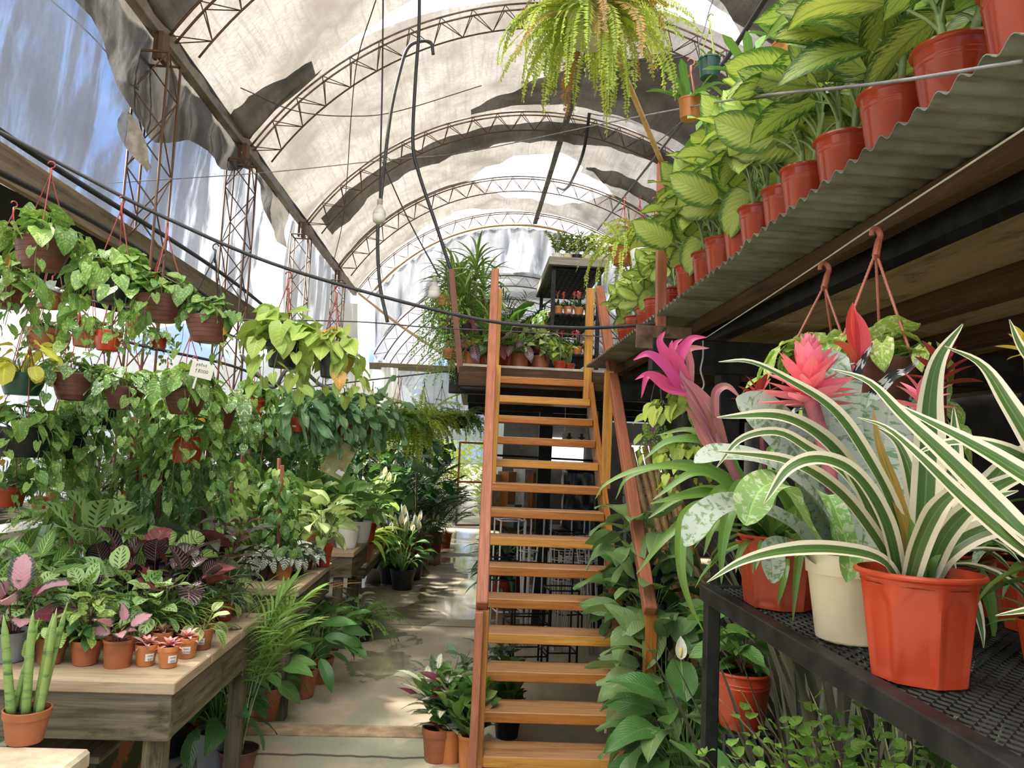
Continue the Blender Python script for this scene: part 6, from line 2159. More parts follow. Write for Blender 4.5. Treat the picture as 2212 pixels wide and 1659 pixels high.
plant('potted_fern', 'green fern on the floor under the third bench', 'potted plant', xy(-1.35, 7.3, 0), ('std', 0.13, 0.2, P_BLACK), ff[1], rz=2, group=AIS)
for k, (px, py, lab, s) in enumerate(((868, 1276, 'white flowering peace lily in a black pot, nearest in the aisle row', 1.15), (842, 1262, 'white flowering peace lily in a black pot, tucked left in the aisle row', 1.1), (903, 1225, 'white flowering peace lily second along the aisle row', 1.1), (917, 1196, 'white flowering peace lily third along the aisle row', 1.1), (926, 1178, 'white flowering peace lily farthest along the aisle row', 1.1))):
    plant('potted_peace_lily', lab, 'potted plant', onz(px, py, 0.0, 0.13), ('std', 0.15, 0.24, P_BLACK if k < 2 else P_TERRA), spf[k % 2], rz=k * 2.3, sc=s, fs=1.25, group='white flowering peace lilies along the aisle')
# low bench beyond: yellow green drooping plants, more leafy stuff
dro = fol('dro', grassy, 145, lm='yellow_green_grass_strap', n=46, L=(0.35, 0.6), W=0.05, el=(40, 85), bend=(1.4, 2.4), rad=0.05)
plant('potted_birds_nest_fern', 'yellow green drooping strap plant at the end of the third bench', 'potted plant', xy(-1.25, 9.35, 0.55), ('std', 0.14, 0.2, P_TERRA), dro, rz=0.5, sc=1.1, group='leafy plants on the low farther bench')
lowk = [spf[0], ff[0], mo, sy[0], mo2, ff[1]]
names = ('first', 'second', 'third', 'fourth', 'fifth', 'sixth', 'seventh', 'eighth', 'ninth', 'tenth', 'eleventh', 'twelfth')
for k in range(10):
    x, y = (-1.45 - 0.55 * (k % 2) + 0.05 * rng.randn(), 9.5 + 0.55 * (k // 2))
    plant('potted_leafy_plant', names[k] + ' leafy plant on the low farther bench, counted from the near end', 'potted plant', xy(x, y, 0.55), ('std', 0.13, 0.19, P_TERRA), lowk[k % 6], rz=k * 1.3, sc=1.35, group='leafy plants on the low farther bench')
# dark palms and trees by the far door
pd = [fol('pd%d' % i, palm, 150 + i, lm='dark_palm_leaflet', n=22, H=(0.7, 1.35), W=0.30, pairs=15, lean=(3, 40), stemh=0.3, lw=0.022, arch=0.8) for i in range(2)]
for k, (px, py, Y, lab, s) in enumerate(((938, 1142, 14.6, 'dense dark palm in a red pot nearest the far door', 0.8), (962, 1138, 15.4, 'dark palm in a red pot just right of the densest one', 0.62), (905, 1150, 13.2, 'dark palm standing left of the red potted palms', 1.0), (870, 1150, 12.6, 'dark palm against the low farther bench', 1.05), (845, 1150, 14.0, 'dark tall palm behind the low farther bench', 1.15))):
    p = aY(px, py, Y)
    p[2] = 0.0
    plant('potted_palm', lab, 'potted plant', p, ('big', 0.24, 0.46, P_RED), pd[k % 2], rz=k, sc=s, fs=1.1, group='dark palms near the far door')
tr = [fol('tr%d' % i, tree, 160 + i, H=1.9, crown=0.5, n=90, size=(0.18, 0.3)) for i in range(2)]
for k, (px, Y, lab) in enumerate(((893, 11.6, 'fiddle leaf fig with a thin leaning trunk beside the aisle'), (820, 12.6, 'fiddle leaf fig behind the third bench'), (770, 13.6, 'fiddle leaf fig under the hanging ferns'), (700, 13.2, 'fiddle leaf fig farther left behind the yellow sheet'))):
    p = aY(px, 1150, Y)
    p[2] = 0.0
    plant('potted_fiddle_leaf_fig', lab, 'potted plant', p, ('std', 0.19, 0.3, P_BLACK), tr[k % 2], rz=k * 2, group='fiddle leaf figs in the far left')
# golden sheet hanging on a wire
t = thing('foil_sheet', 'crumpled golden translucent sheet hanging askew among the ferns', 'sheet', aY(731, 992, 7.6))
mb = MB()
P = np.zeros((9, 7, 3))
for i in range(9):
    for j in range(7):
        P[i, j] = ((j / 6 - 0.5) * 0.23, 0.014 * math.sin(i * 1.3 + j * 2.0), (0.5 - i / 8) * 0.34)
P = P @ rot(0, 0, 0.42).T
P = P.reshape(9, 7, 3)
mb.grid(P)
gm, g = mat('golden_film')
tc = g.n('ShaderNodeTexCoord').outputs['Object']
cc = g.mix(g.sm(g.noise(tc, 9, 3, 0.5), 0.45, 0.6), (0.78, 0.62, 0.28), (0.92, 0.84, 0.55))
tr_ = g.n('ShaderNodeBsdfTranslucent')
g.put(tr_.inputs[0], cc)
g.out(g.mixs(0.75, g.pbsdf(cc, 0.2), tr_.outputs[0]))
mb.obj('film', gm, t)
mb = MB()
mb.tube([P[0, 0], P[0, 3] + [0, 0, 0.30], P[0, 6]], 0.002, 4)
mb.obj('hanger', WIRE, t)
mb = MB()
mb.grid(np.array([[P[7, 4] + [0, -0.012, 0], P[7, 6] + [-0.01, -0.012, 0]], [P[6, 4] + [0.01, -0.012, 0.0], P[6, 6] + [0, -0.012, 0]]]))
mb.obj('label', PAPER, t)

# ================================================================== hanging baskets on the cable and behind
po = [fol('po%d' % i, pothos, 200 + i, mats=('pothos_leaf', 'deep_pothos_leaf'), n=42, R=0.19, H=0.15, size=0.105, trails=(3, 9, 12)[i % 3], tl=(0.12, 0.42), rim=0.11, yellow=0.03) for i in range(4)]
pm = [fol('pm%d' % i, pothos, 210 + i, mats=('marbled_pothos_leaf', 'pothos_leaf'), n=44, R=0.17, H=0.13, size=0.085, trails=(4, 8)[i], tl=(0.10, 0.40), rim=0.10) for i in range(2)]
pl = [fol('pl%d' % i, pothos, 220 + i, mats=('lemon_philodendron_leaf',), n=40, R=0.17, H=0.19, size=0.12, trails=6, tl=(0.08, 0.26), rim=0.09, yellow=0.10 if i else 0.02) for i in range(2)]
pn = fol('pn', pothos, 230, mats=('neon_pothos_leaf',), n=22, R=0.16, H=0.22, size=0.11, trails=1, tl=(0.05, 0.12), rim=0.1, shape='round', lobe=0.0)
BOWL = lambda r=0.118, h=0.125, m=P_BROWN: ('bowl', r, h, m)
HB = 'hanging pothos baskets at the left'


def hangp(name, label, px, py, Y, pot, f, hpx=None, rz=0.0, fs=1.0, hm=None, drop=0.42, grp=HB, tagtxt=None, tag_az=0.2, hook=True):
    """pot centre at pixel; hanger rises to hpx=(px,py) or by drop"""
    p = aY(px, py, Y)
    p[2] -= pot[2] * 0.5
    top = p[2] + pot[2] + drop
    if hpx:
        top = aY(hpx[0], hpx[1], Y)[2] - 0.012
    return plant(name, label, 'hanging plant', p, pot, f, rz=rz, fs=fs, hang=top, hang_mat=hm, group=grp, tagtxt=tagtxt, tag_az=tag_az, hook=hook)


hangp('hanging_pothos', 'pothos in a brown ribbed basket on the cable, leftmost one', 92, 552, 3.74, BOWL(0.125, 0.14), po[0], (105, 340), 0.3)
hangp('hanging_pothos', 'pothos in a black bowl on the cable, second from the left', 246, 630, 3.81, ('cup', 0.10, 0.115, P_BLACK), po[1], (250, 415), 1.2)
hangp('hanging_pothos', 'pothos in a brown ribbed basket right of the black bowl, on the cable', 347, 668, 3.85, BOWL(), po[3], (357, 470), 2.0, 0.85)
hangp('hanging_pothos', 'pothos in a brown ribbed basket hung by black straps from the cable', 452, 713, 3.88, BOWL(), po[0], (466, 518), 3.0, 0.72, PLASTIC_BLACK)
hangp('hanging_philodendron', 'lime green philodendron in the larger black pot on the cable', 611, 766, 3.95, ('std', 0.088, 0.135, P_BLACK), pl[0], (621, 579), 0.5)
hangp('hanging_philodendron', 'lime philodendron with yellowed leaves in the right hand black pot on the cable', 717, 790, 3.98, ('std', 0.072, 0.125, P_BLACK), pl[1], (728, 610), 2.5, 0.9)
# second tier
line('support_cable', [(-80, 560, 4.5), (155, 640, 4.55), (400, 690, 4.6), (600, 760, 4.7), (780, 800, 5.0)], 0.006, CABLE, 'lower dark cable behind the front baskets, carrying the second tier', 'cable')
hangp('hanging_pothos', 'marbled pothos in a brown basket, left in the second tier', 157, 836, 4.5, BOWL(0.115, 0.15), pm[0], (160, 645), 0.2)
hangp('hanging_pothos', 'marbled pothos in a faded brown basket, middle of the second tier', 268, 860, 4.55, BOWL(0.11, 0.13), pm[1], (272, 665), 1.4)
hangp('hanging_pothos', 'pothos in a brown basket beside the white price card', 400, 868, 4.6, BOWL(0.125, 0.15), po[1], (404, 695), 2.2)
hangp('hanging_pothos', 'yellow neon pothos in a dark green pot at the left edge', 48, 830, 4.4, ('cup', 0.115, 0.12, P_GREEN), pn, (60, 610), 0.0)
hangp('hanging_pothos', 'small leafy plant in a bright orange pot between the tiers', 233, 737, 5.0, ('cup', 0.085, 0.125, P_RED2), pm[0], None, 2.0, 0.5, None, 0.35, tagtxt=('', ''))
hangp('hanging_pothos', 'leafy plant in a terracotta pot left of the bright orange pot', 186, 725, 5.15, ('std', 0.095, 0.15, P_TERRA), po[3], None, 1.0, 0.55, None, 0.4)
hangp('hanging_pothos', 'leafy plant in a wide terracotta pot behind the yellow neon pothos', 100, 735, 5.2, ('std', 0.13, 0.14, P_TERRA), pm[1], None, 0.0, 0.7, None, 0.4)
hangp('hanging_pothos', 'small plant in a terracotta pot behind the third cable basket', 292, 698, 5.6, ('std', 0.07, 0.10, P_TERRA), pm[0], None, 0.0, 0.5, None, 0.3)
hangp('hanging_pothos', 'small plant in a red pot below the fourth cable basket', 342, 742, 5.5, ('std', 0.06, 0.10, P_RED), pm[1], None, 4.0, 0.5, None, 0.3)
# third tier
hangp('hanging_pothos', 'pothos with an orange dying leaf in a black pot at the lower left edge', 45, 955, 4.35, ('cup', 0.15, 0.16, P_BLACK), po[2], None, 0.6, 1.0, None, 0.5)
hangp('hanging_pothos', 'dense trailing pothos in a black bowl left of the lattice column foot', 130, 965, 4.75, ('cup', 0.14, 0.14, P_BLACK), po[1], None, 1.9, 1.05, None, 0.5)
hangp('hanging_pothos', 'pothos in a red pot lowest at the left edge', 18, 1072, 4.5, ('std', 0.095, 0.12, P_RED), po[3], None, 2.9, 0.6, None, 0.45)
hangp('hanging_pothos', 'trailing pothos in a bright red bucket below the price card', 405, 972, 4.85, ('std', 0.10, 0.16, P_RED2), po[2], None, 0.9, 1.1, None, 0.5)
hangp('hanging_snake_plant', 'small upright plant in a red pot beside the lattice column foot', 309, 1026, 5.1, ('std', 0.072, 0.12, P_RED), fol('g3', grassy, 33, n=14, L=(0.14, 0.2), W=0.03, el=(60, 88), bend=(0.0, 0.4)), None, 0.9, 1.0, None, 0.45)
hangp('hanging_pothos', 'trailing marbled pothos right of the bright red bucket', 470, 905, 5.2, ('cup', 0.11, 0.13, P_BROWN), pm[1], None, 3.9, 1.3, None, 0.45)
hangp('hanging_pothos', 'long trailing pothos between the lattice column and red bucket', 350, 935, 5.3, ('cup', 0.11, 0.13, P_BROWN), po[2], None, 2.2, 1.0, None, 0.45)
hangp('hanging_pothos', 'trailing pothos above the bench at far left, behind the black pot', 210, 905, 5.0, ('cup', 0.12, 0.13, P_BLACK), po[2], None, 5.0, 1.0, None, 0.45)
hangp('hanging_pothos', 'dark pothos hanging behind the lime philodendrons', 545, 880, 5.6, ('std', 0.09, 0.13, P_RED), po[1], None, 4.4, 0.8, None, 0.45)
# big loose mass of vines at the far left top
hangp('hanging_pothos', 'pothos high at the left photo edge beside the leftmost basket', 10, 640, 4.1, BOWL(), po[1], None, 1.0, 1.0, None, 0.45)
hangp('hanging_staghorn', 'grey green staghorn fern in a terracotta pot behind the leftmost basket', 105, 650, 4.9, ('std', 0.08, 0.1, P_TERRA), fol('sg', grassy, 36, lm='silver_urn_bromeliad_strap', n=16, L=(0.2, 0.34), W=0.045, el=(-20, 60), bend=(0.5, 1.8)), None, 0, 1.0, None, 0.4)
# price card
t = thing('price_card', 'white handwritten price card reading potus 18000', 'price card', aY(436, 800, 4.42))
mb = MB()
Rc = rot(-0.02, 0, 0.20)
mb.box((0, 0, 0), (0.128, 0.002, 0.088), Rc, ch=0.0008)
mb.obj('card', PAPER, t)
mb = MB()
mb.box(np.array([-0.02, 0.002, -0.075]) @ Rc.T, (0.012, 0.002, 0.07), Rc)
mb.obj('card_stem', WHITE_PLASTIC, t)
strokes = []


def glyph(ch, x, z, s):
    a = np.linspace(0, 2 * PI, 13)
    if ch == 'o' or ch == '0':
        return [np.stack([x + s * (0.30 + 0.30 * np.cos(a + 1)), z + s * (0.5 + 0.48 * np.sin(a + 1))], -1)]
    if ch == '1':
        return [np.array([(x + 0.05 * s, z + 0.65 * s), (x + 0.35 * s, z + 1.15 * s), (x + 0.22 * s, z - 0.2 * s)])]
    if ch == '8':
        return [np.array([(x + 0.6 * s, z + 1.0 * s), (x + 0.2 * s, z + 1.05 * s), (x + 0.1 * s, z + 0.75 * s), (x + 0.5 * s, z + 0.4 * s), (x + 0.45 * s, z + 0.0 * s), (x + 0.1 * s, z + 0.0 * s), (x + 0.1 * s, z + 0.35 * s), (x + 0.6 * s, z + 1.0 * s)])]
    if ch == 'p':
        return [np.array([(x + 0.1 * s, z + 0.9 * s), (x, z - 0.8 * s)]), np.array([(x + 0.08 * s, z + 0.7 * s), (x + 0.35 * s, z + 1.0 * s), (x + 0.6 * s, z + 0.6 * s), (x + 0.3 * s, z + 0.2 * s), (x + 0.06 * s, z + 0.3 * s)])]
    if ch == 't':
        return [np.array([(x + 0.25 * s, z + 1.5 * s), (x + 0.2 * s, z + 0.1 * s), (x + 0.5 * s, z)]), np.array([(x, z + 0.95 * s), (x + 0.55 * s, z + 1.05 * s)])]
    if ch == 'u':
        return [np.array([(x, z + 0.9 * s), (x + 0.05 * s, z + 0.1 * s), (x + 0.4 * s, z + 0.1 * s), (x + 0.5 * s, z + 0.9 * s), (x + 0.55 * s, z)])]
    if ch == 's':
        return [np.array([(x + 0.5 * s, z + 0.85 * s), (x + 0.1 * s, z + 0.8 * s), (x + 0.15 * s, z + 0.5 * s), (x + 0.5 * s, z + 0.35 * s), (x + 0.4 * s, z + 0.02 * s), (x, z + 0.05 * s)])]
    return []


mb = MB()
for txt, x0, z0, s, dx in (('potus', -0.036, 0.020, 0.012, 0.0125), ('18000', -0.034, -0.016, 0.017, 0.0150)):
    for i, ch in enumerate(txt):
        for st_ in glyph(ch, x0 + dx * i, z0 + 0.001 * i, s):
            P = np.stack([st_[:, 0], np.full(len(st_), -0.0018), st_[:, 1]], -1) @ Rc.T
            mb.tube(P, 0.0011, 4)
mb.obj('handwriting', INK, t)

# hanging ferns farther down the aisle
HF = 'hanging ferns over the left side of the aisle'
bf = [fol('bf%d' % i, broad, 240 + i, lm='blue_green_fern_leaf', n=46, pet=(0.08, 0.2), L=(0.2, 0.34), W=0.19, shape='lance', spread=(15, 100), droop=(20, 95), wave=0.45, stem='green_stem') for i in range(2)]
hf = [fol('hf%d' % i, fern, 245 + i, 'boston_fern_frond', n=70, L=(0.26, 0.55), W=0.105, el=(15, 88), droop=(70, 165), pairs=20) for i in range(2)]
hg = [fol('hg%d' % i, fern, 250 + i, 'green_fern_frond', n=70, L=(0.25, 0.48), W=0.105, el=(15, 88), droop=(60, 160), pairs=20) for i in range(2)]
line('support_cable', [(520, 850, 7.4), (650, 838, 7.6), (850, 815, 8.6), (990, 800, 9.6), (1040, 800, 10.2)], 0.007, WIRE, 'wire carrying the hanging ferns along the aisle', 'wire')
for k, (px, py, Y, pot, f, hpx, lab, s) in enumerate((
        (643, 918, 7.3, ('cup', 0.11, 0.13, P_RED), bf[0], (648, 842), 'blue green fern in a stickered dark red pot, first of the aisle ferns', 1.2),
        (687, 925, 7.5, ('cup', 0.11, 0.13, P_RED), bf[1], (690, 835), 'blue green fern in a dark red pot, second of the aisle ferns', 1.2),
        (739, 929, 7.7, ('cup', 0.12, 0.14, P_RED), bf[0], (742, 828), 'blue green fern in a dark red pot, third of the aisle ferns', 1.25),
        (800, 925, 8.2, ('cup', 0.11, 0.13, P_BROWN), bf[1], (802, 820), 'deep green fern hiding its pot, right of the three red potted ferns', 1.25),
        (690, 975, 8.3, ('cup', 0.10, 0.12, P_BROWN), hg[0], (700, 830), 'green fern hanging lower behind the golden sheet', 1.2),
        (855, 917, 8.8, ('cup', 0.10, 0.12, P_ORANGE), hg[1], (858, 806), 'bright green fern in an orange pot with a sprouting crown', 1.2),
        (912, 923, 9.2, ('bowl', 0.15, 0.14, P_ORANGE), hf[0], (916, 815), 'sunlit yellow green fern spilling from an orange bowl', 1.3),
        (860, 935, 9.6, ('cup', 0.11, 0.12, P_BROWN), hf[1], (862, 812), 'sunlit yellow green fern left of the orange bowl fern', 1.3),
        (951, 909, 9.6, ('bowl', 0.13, 0.13, P_ORANGE), hg[0], (953, 818), 'small fern in an orange bowl with bare rim', 0.55),
        (992, 915, 10.0, ('cup', 0.11, 0.12, P_BLACK), hg[1], (994, 800), 'dark green fern nearest the stair rail', 1.1),
        (760, 950, 9.0, ('cup', 0.11, 0.12, P_BROWN), hf[0], (763, 818), 'yellow green fern hanging in the middle of the fern row', 1.2),
        (580, 930, 8.0, ('cup', 0.11, 0.12, P_BROWN), hg[1], (585, 842), 'green fern farthest left in the fern row', 1.2))):
    hangp('hanging_fern', lab, px, py, Y, pot, f, hpx, k * 1.7, s, PLASTIC_RED if k % 2 else PLASTIC_BLACK, grp=HF, tagtxt=('', '') if k == 0 else None, tag_az=-0.1)

# neighbouring bay: benches of mixed plants seen through the hanging baskets
NB = 'plants in the neighbouring bay at the far left'
for k, (x, y0, y1, z) in enumerate(((-4.6, 5.5, 14.0, 0.75), (-6.6, 7.0, 17.0, 0.75))):
    mb = MB()
    mb.box((x, (y0 + y1) / 2, z - 0.03), (1.2, y1 - y0, 0.06), ch=0.004)
    for yy in np.linspace(y0 + 0.2, y1 - 0.2, 5):
        for dx in (-0.5, 0.5):
            mb.box((x + dx, yy, (z - 0.06) / 2), (0.07, 0.07, z - 0.06))
    tag(mb.obj('nursery_bench', WOOD_OLD), ('long bench in the neighbouring bay, nearer row', 'long bench in the neighbouring bay, farther row')[k], 'bench')
cyc = [fol('cy%d' % i, pothos, 260 + i, mats=('blue_green_fern_leaf', 'mid_green_leaf'), n=60, R=0.18, H=0.16, size=0.08, trails=0) for i in range(2)]
vio = [('flower', grassy(270, 'magenta_bract', 26, (0.12, 0.24), 0.035, (50, 88), (0, 0.8), 0.12, 'spoon', 0.2, 5)[0][1], None)]
nbf = [cyc[0], cyc[1], pd[0], stk[1], ff[0], mo2]
for k in range(22):
    row = k % 2
    x = (-4.6, -6.6)[row] + 0.25 * rng.randn()
    y = (5.9, 7.6)[row] + (k // 2) * 0.76
    f = nbf[(k * 5) % 6]
    s = 0.8 if f is nbf[2] else 1.1
    plant('potted_leafy_plant', names[k // 2] + ' plant from the near end on the ' + ('nearer', 'farther')[row] + ' neighbouring bay bench', 'potted plant', xy(x, y, 0.75), ('std', 0.11, 0.16, P_TERRA if k % 3 else P_BLACK), f + (vio if k in (0, 1, 5) else []), rz=k, sc=s, group=NB)
for k, (px, Y, lab, f) in enumerate(((560, 8.6, 'tall leafy plant behind the blue green ferns at left', tr[0]), (535, 9.2, 'tall fig tree behind the climbing pothos', tr[1]), (620, 10.2, 'dark fig tree behind the middle bench', tr[0]), (520, 11.5, 'bushy fig tree deep behind the middle bench', tr[1]), (660, 11.3, 'reddish leaved fig tree deep behind the stakes', tr[0]))):
    p = aY(px, 1100, Y)
    p[2] = 0
    plant('potted_fiddle_leaf_fig', lab, 'potted plant', p, ('std', 0.18, 0.3, P_BLACK), f, rz=k * 1.1 + 0.5, group='fiddle leaf figs in the far left')
rt = fol('rt', canes, 275, lm='wine_red_leaf_back', heads=3, H=(0.3, 0.55), n=18, L=(0.25, 0.35), W=0.06)
plant('potted_ti_plant', 'red leaved ti plant among the foliage behind the stakes', 'potted plant', xy(-2.35, 7.1, 0), ('std', 0.12, 0.2, P_BLACK), rt, rz=1, sc=1.5)
gd = fol('gd', grassy, 276, lm='dry_fern_frond', n=120, L=(0.3, 0.55), W=0.008, el=(40, 88), bend=(0.6, 1.8), rad=0.05)
plant('potted_feather_grass_clump', 'brown feathery grass behind the middle bench', 'potted plant', xy(-1.75, 7.12, 0.0), ('std', 0.13, 0.2, P_BLACK), gd, rz=1, sc=2.0)

# ================================================================== deck: dieffenbachias along the corrugated edge
DP = 'dieffenbachias in red pots along the corrugated deck edge'
FACE = 1.35
dfA = [fol('da%d' % i, dieff, 300 + i, lm='streaked_dieffenbachia_leaf', n=8, H=0.34, L=(0.20, 0.30), W=0.44, stems=2, face=FACE) for i in range(3)]
dfB = [fol('db%d' % i, dieff, 310 + i, lm='pale_centred_dieffenbachia_leaf', n=9, H=0.30, L=(0.18, 0.28), W=0.56, stems=2, face=FACE) for i in range(3)]
ordinal = ('nearest the viewer at the top right corner', 'second', 'third', 'fourth', 'fifth', 'sixth', 'seventh', 'eighth', 'ninth', 'tenth', 'eleventh', 'twelfth', 'thirteenth', 'fourteenth', 'fifteenth', 'sixteenth')
ys = [1.40, 1.66, 1.89, 2.18, 2.43, 2.63, 2.84, 3.06, 3.28, 3.52, 3.78, 4.32, 4.62, 4.92, 5.24, 5.58]
for k, y in enumerate(ys):
    big = k in (1, 3)
    r_ = 0.096 if k < 4 else 0.088
    lab = ('dieffenbachia in a red pot ' + ordinal[k]) if k == 0 else ordinal[k] + (' streaked' if k < 4 else ' pale leaved') + ' dieffenbachia along the deck edge, counted from the viewer'
    f = dfA[k % 3] if k < 4 else dfB[k % 3]
    plant('potted_dieffenbachia', lab, 'potted plant', xy(1.05 + 0.012 * (k % 2) + (0.0 if k < 11 else 0.03), y, DZ + 0.011), ('big', r_, 0.175, P_RED), f, rz=0.25 * math.sin(k * 2.7), sc=1.0, fs=(1.0 if k < 4 else 1.05 if k < 11 else 0.72), group=DP,
          tagtxt=('', '') if k == 11 else None, tag_az=0.0)
k2 = 0
for row, (x, yy) in enumerate(((1.34, (1.5, 1.82, 2.12, 2.5, 2.9, 3.3, 3.75, 4.6, 5.3)), (1.70, (1.75, 2.2)))):
    for k, y in enumerate(yy):
        f = dfA[(k + row) % 3] if y < 2.6 else dfB[(k + row) % 3]
        plant('potted_dieffenbachia', 'dieffenbachia in the ' + ('second', 'third')[row] + ' deck row, ' + (names[k] if k else 'first') + ' from the viewer', 'potted plant', xy(x + 0.02 * rng.randn(), y, DZ + 0.011), ('big', 0.09, 0.175, P_RED), f,
              rz=0.3 * rng.randn(), sc=1.0, fs=(1.0 - 0.1 * row) * (0.62 if y > 4 else 1), group='dieffenbachias in the rear deck rows')

# orchids hanging above the deck
OR = 'hanging orchids above the right deck'
orc = [fol('or%d' % i, grassy, 330 + i, lm='mid_green_leaf', n=13, L=(0.10, 0.20), W=0.032, el=(0, 85), bend=(0.2, 1.5), shape='strap2', fold=0.3, nl=6) for i in range(3)]
for k, (px, py, Y, pot, hpx, hm, lab, s) in enumerate((
        (1490, 236, 3.35, ('liner', 0.052, 0.090, P_ORANGE), (1492, 118), PLASTIC_PINK, 'small orchid in an orange pot, leftmost of the hanging orchids', 1.1),
        (1532, 148, 3.5, ('liner', 0.052, 0.095, P_GREEN), (1538, 22), PLASTIC_GREEN, 'nearly bare orchid in a dark green pot on lime straps', 0.45),
        (1697, 118, 2.6, ('liner', 0.048, 0.075, P_ORANGE), (1694, 0), PLASTIC_PINK, 'orchid in an orange pot hanging above the dieffenbachia leaves', 1.1),
        (1628, 190, 3.2, ('liner', 0.05, 0.08, P_TERRA), (1630, 110), PLASTIC_PINK, 'orchid in a terracotta pot half hidden by the big leaves', 1.2),
        (1592, 270, 3.5, ('liner', 0.05, 0.09, P_ORANGE), (1558, 185), PLASTIC_RED, 'orchid in an orange pot lower behind the dieffenbachias', 1.1),
        (1550, 285, 3.9, ('liner', 0.05, 0.085, P_TERRA), (1553, 200), PLASTIC_RED, 'orchid hanging on a red chain left of the big leaves', 1.1),
        (1745, 85, 2.9, ('liner', 0.05, 0.08, P_GREEN), (1747, -10), PLASTIC_GREEN, 'orchid in a green pot behind the upper orange one', 1.1))):
    hangp('hanging_orchid', lab, px, py, Y, pot, orc[k % 3], hpx, k * 2.1, s, hm, grp=OR, hook=True)
line('orchid_wire', [(1380, 132, 3.4), (1495, 112, 3.35), (1535, 14, 3.45), (1560, -60, 3.4)], 0.003, WIRE, 'thin wire from which the leftmost orchids hang', 'wire')
line('orchid_wire', [(1395, 330, 4.2), (1555, 190, 3.8), (1632, 100, 3.2), (1700, -10, 2.7), (1760, -80, 2.5)], 0.003, WIRE, 'thin wire slanting over the deck that holds the right hand orchids', 'wire')

# big Boston fern at the top
bigf = fol('bigf', fern, 340, 'boston_fern_frond', n=140, L=(0.30, 0.56), W=0.085, el=(-10, 75), droop=(70, 150), pairs=40, dry=0.10, rad=0.07)
t = hangp('hanging_fern', 'big yellow green fern in a pale sage pot hanging at the top centre', 1272, 58, 3.2, ('std', 0.10, 0.165, P_SAGE), bigf, (1272, -260), 0.4, 1.0, WIRE, grp=None)

# far deck: plants at the stair head
FD = 'plants on the deck at the stair head'
def odk(px, Y):
    p = aY(px, 760, Y)
    p[2] = DZ + 0.001
    return p


cdk = [fol('cdk%d' % i, broad, 350 + i, lm=('zebra_calathea_leaf', 'spotted_maranta_leaf', 'dark_calathea_leaf')[i], n=20, pet=(0.08, 0.2), L=(0.16, 0.22), W=0.42, shape='ovate', spread=(8, 75), droop=(10, 60), mix='wine_red_leaf_back', mixf=0.15) for i in range(3)]
sq = lambda m: ('trough', 0.085, 0.14, m)
for k, (px, Y, f, m, lab) in enumerate(((1022, 7.25, cdk[2], P_ORANGE, 'dark leaved calathea in an orange square pot at the left stair head'), (1072, 7.22, cdk[0], P_RED, 'zebra calathea in a red square pot, second along the stair head'), (1100, 7.26, cdk[1], P_RED, 'spotted calathea in a red square pot, third along the stair head'), (1122, 7.22, cdk[2], P_TERRA, 'dark calathea in a terracotta square pot, fourth along the stair head'), (1150, 7.5, cdk[0], P_TERRA, 'striped calathea right of the square pots'), (1168, 7.3, sy[0], P_TERRA, 'light green syngonium left of the shelf unit leg'))):
    plant('potted_calathea', lab, 'potted plant', odk(px, Y), sq(m), f, rz=k * 1.4, fs=1.05 if k < 5 else 0.6, group=FD)
for k, (px, Y, lab) in enumerate(((1210, 7.2, 'pale dieffenbachia in front of the shelf unit'), (1230, 7.35, 'light leaved dieffenbachia beside the right yellow post'))):
    plant('potted_dieffenbachia', lab, 'potted plant', odk(px, Y), ('std', 0.06, 0.09, P_RED), dfB[k], rz=k, fs=0.55, group=FD)
gy = [fol('gy%d' % i, grassy, 360 + i, lm='yellow_green_grass_strap', n=90, L=(0.3, 0.5), W=0.016, el=(35, 88), bend=(0.6, 1.9), rad=0.06) for i in range(2)]
for k, (px, Y, lab) in enumerate(((1040, 8.0, 'bright green grassy plant behind the left rail'), (1085, 8.2, 'bright green grassy plant in the middle of the stair head'), (1120, 8.0, 'bright green grassy plant left of the shelf unit'), (1060, 8.6, 'bright green grassy plant at the back of the stair head'))):
    plant('potted_grass_clump', lab, 'potted plant', odk(px, Y), ('std', 0.13, 0.2, P_RED), gy[k % 2], rz=k, fs=1.3, group=FD)
plant('potted_bird_of_paradise', 'tall broad leaved plant behind the grassy plants on the deck', 'potted plant', odk(1100, 9.6), ('std', 0.15, 0.24, P_BLACK), fol('bop', broad, 365, lm='mid_green_leaf', n=22, pet=(0.3, 0.55), L=(0.28, 0.4), W=0.42, shape='ovate', spread=(6, 55), droop=(10, 60), pr=0.006), rz=1, sc=1.15, group=FD)
for k, (px, Y, lab) in enumerate(((1120, 9.8, 'dark palm on the deck left of the shelf unit'), (1055, 10.2, 'dark palm at the back left of the deck'))):
    plant('potted_palm', lab, 'potted plant', odk(px, Y), ('std', 0.16, 0.26, P_BLACK), pd[k], rz=k, sc=0.85, group=FD)
dr = [fol('dr%d' % i, canes, 370 + i, heads=7, H=(0.25, 0.75), n=30, L=(0.28, 0.42), W=0.028, spread=0.28) for i in range(2)]
plant('potted_dracaena', 'large striped dracaena at the left corner of the deck', 'potted plant', odk(1000, 7.9), ('std', 0.16, 0.28, P_TERRA), dr[0], rz=0.5, sc=1.15, group=FD)
plant('potted_dracaena', 'second striped dracaena behind the leaning dark post', 'potted plant', odk(1018, 8.6), ('std', 0.16, 0.28, P_TERRA), dr[1], rz=2.0, sc=1.25, group=FD)
cu_ = [fol('cu%d' % i, curtainplant, 375 + i, n=40, L=(0.35, 0.85), size=0.035, R=0.15) for i in range(2)]
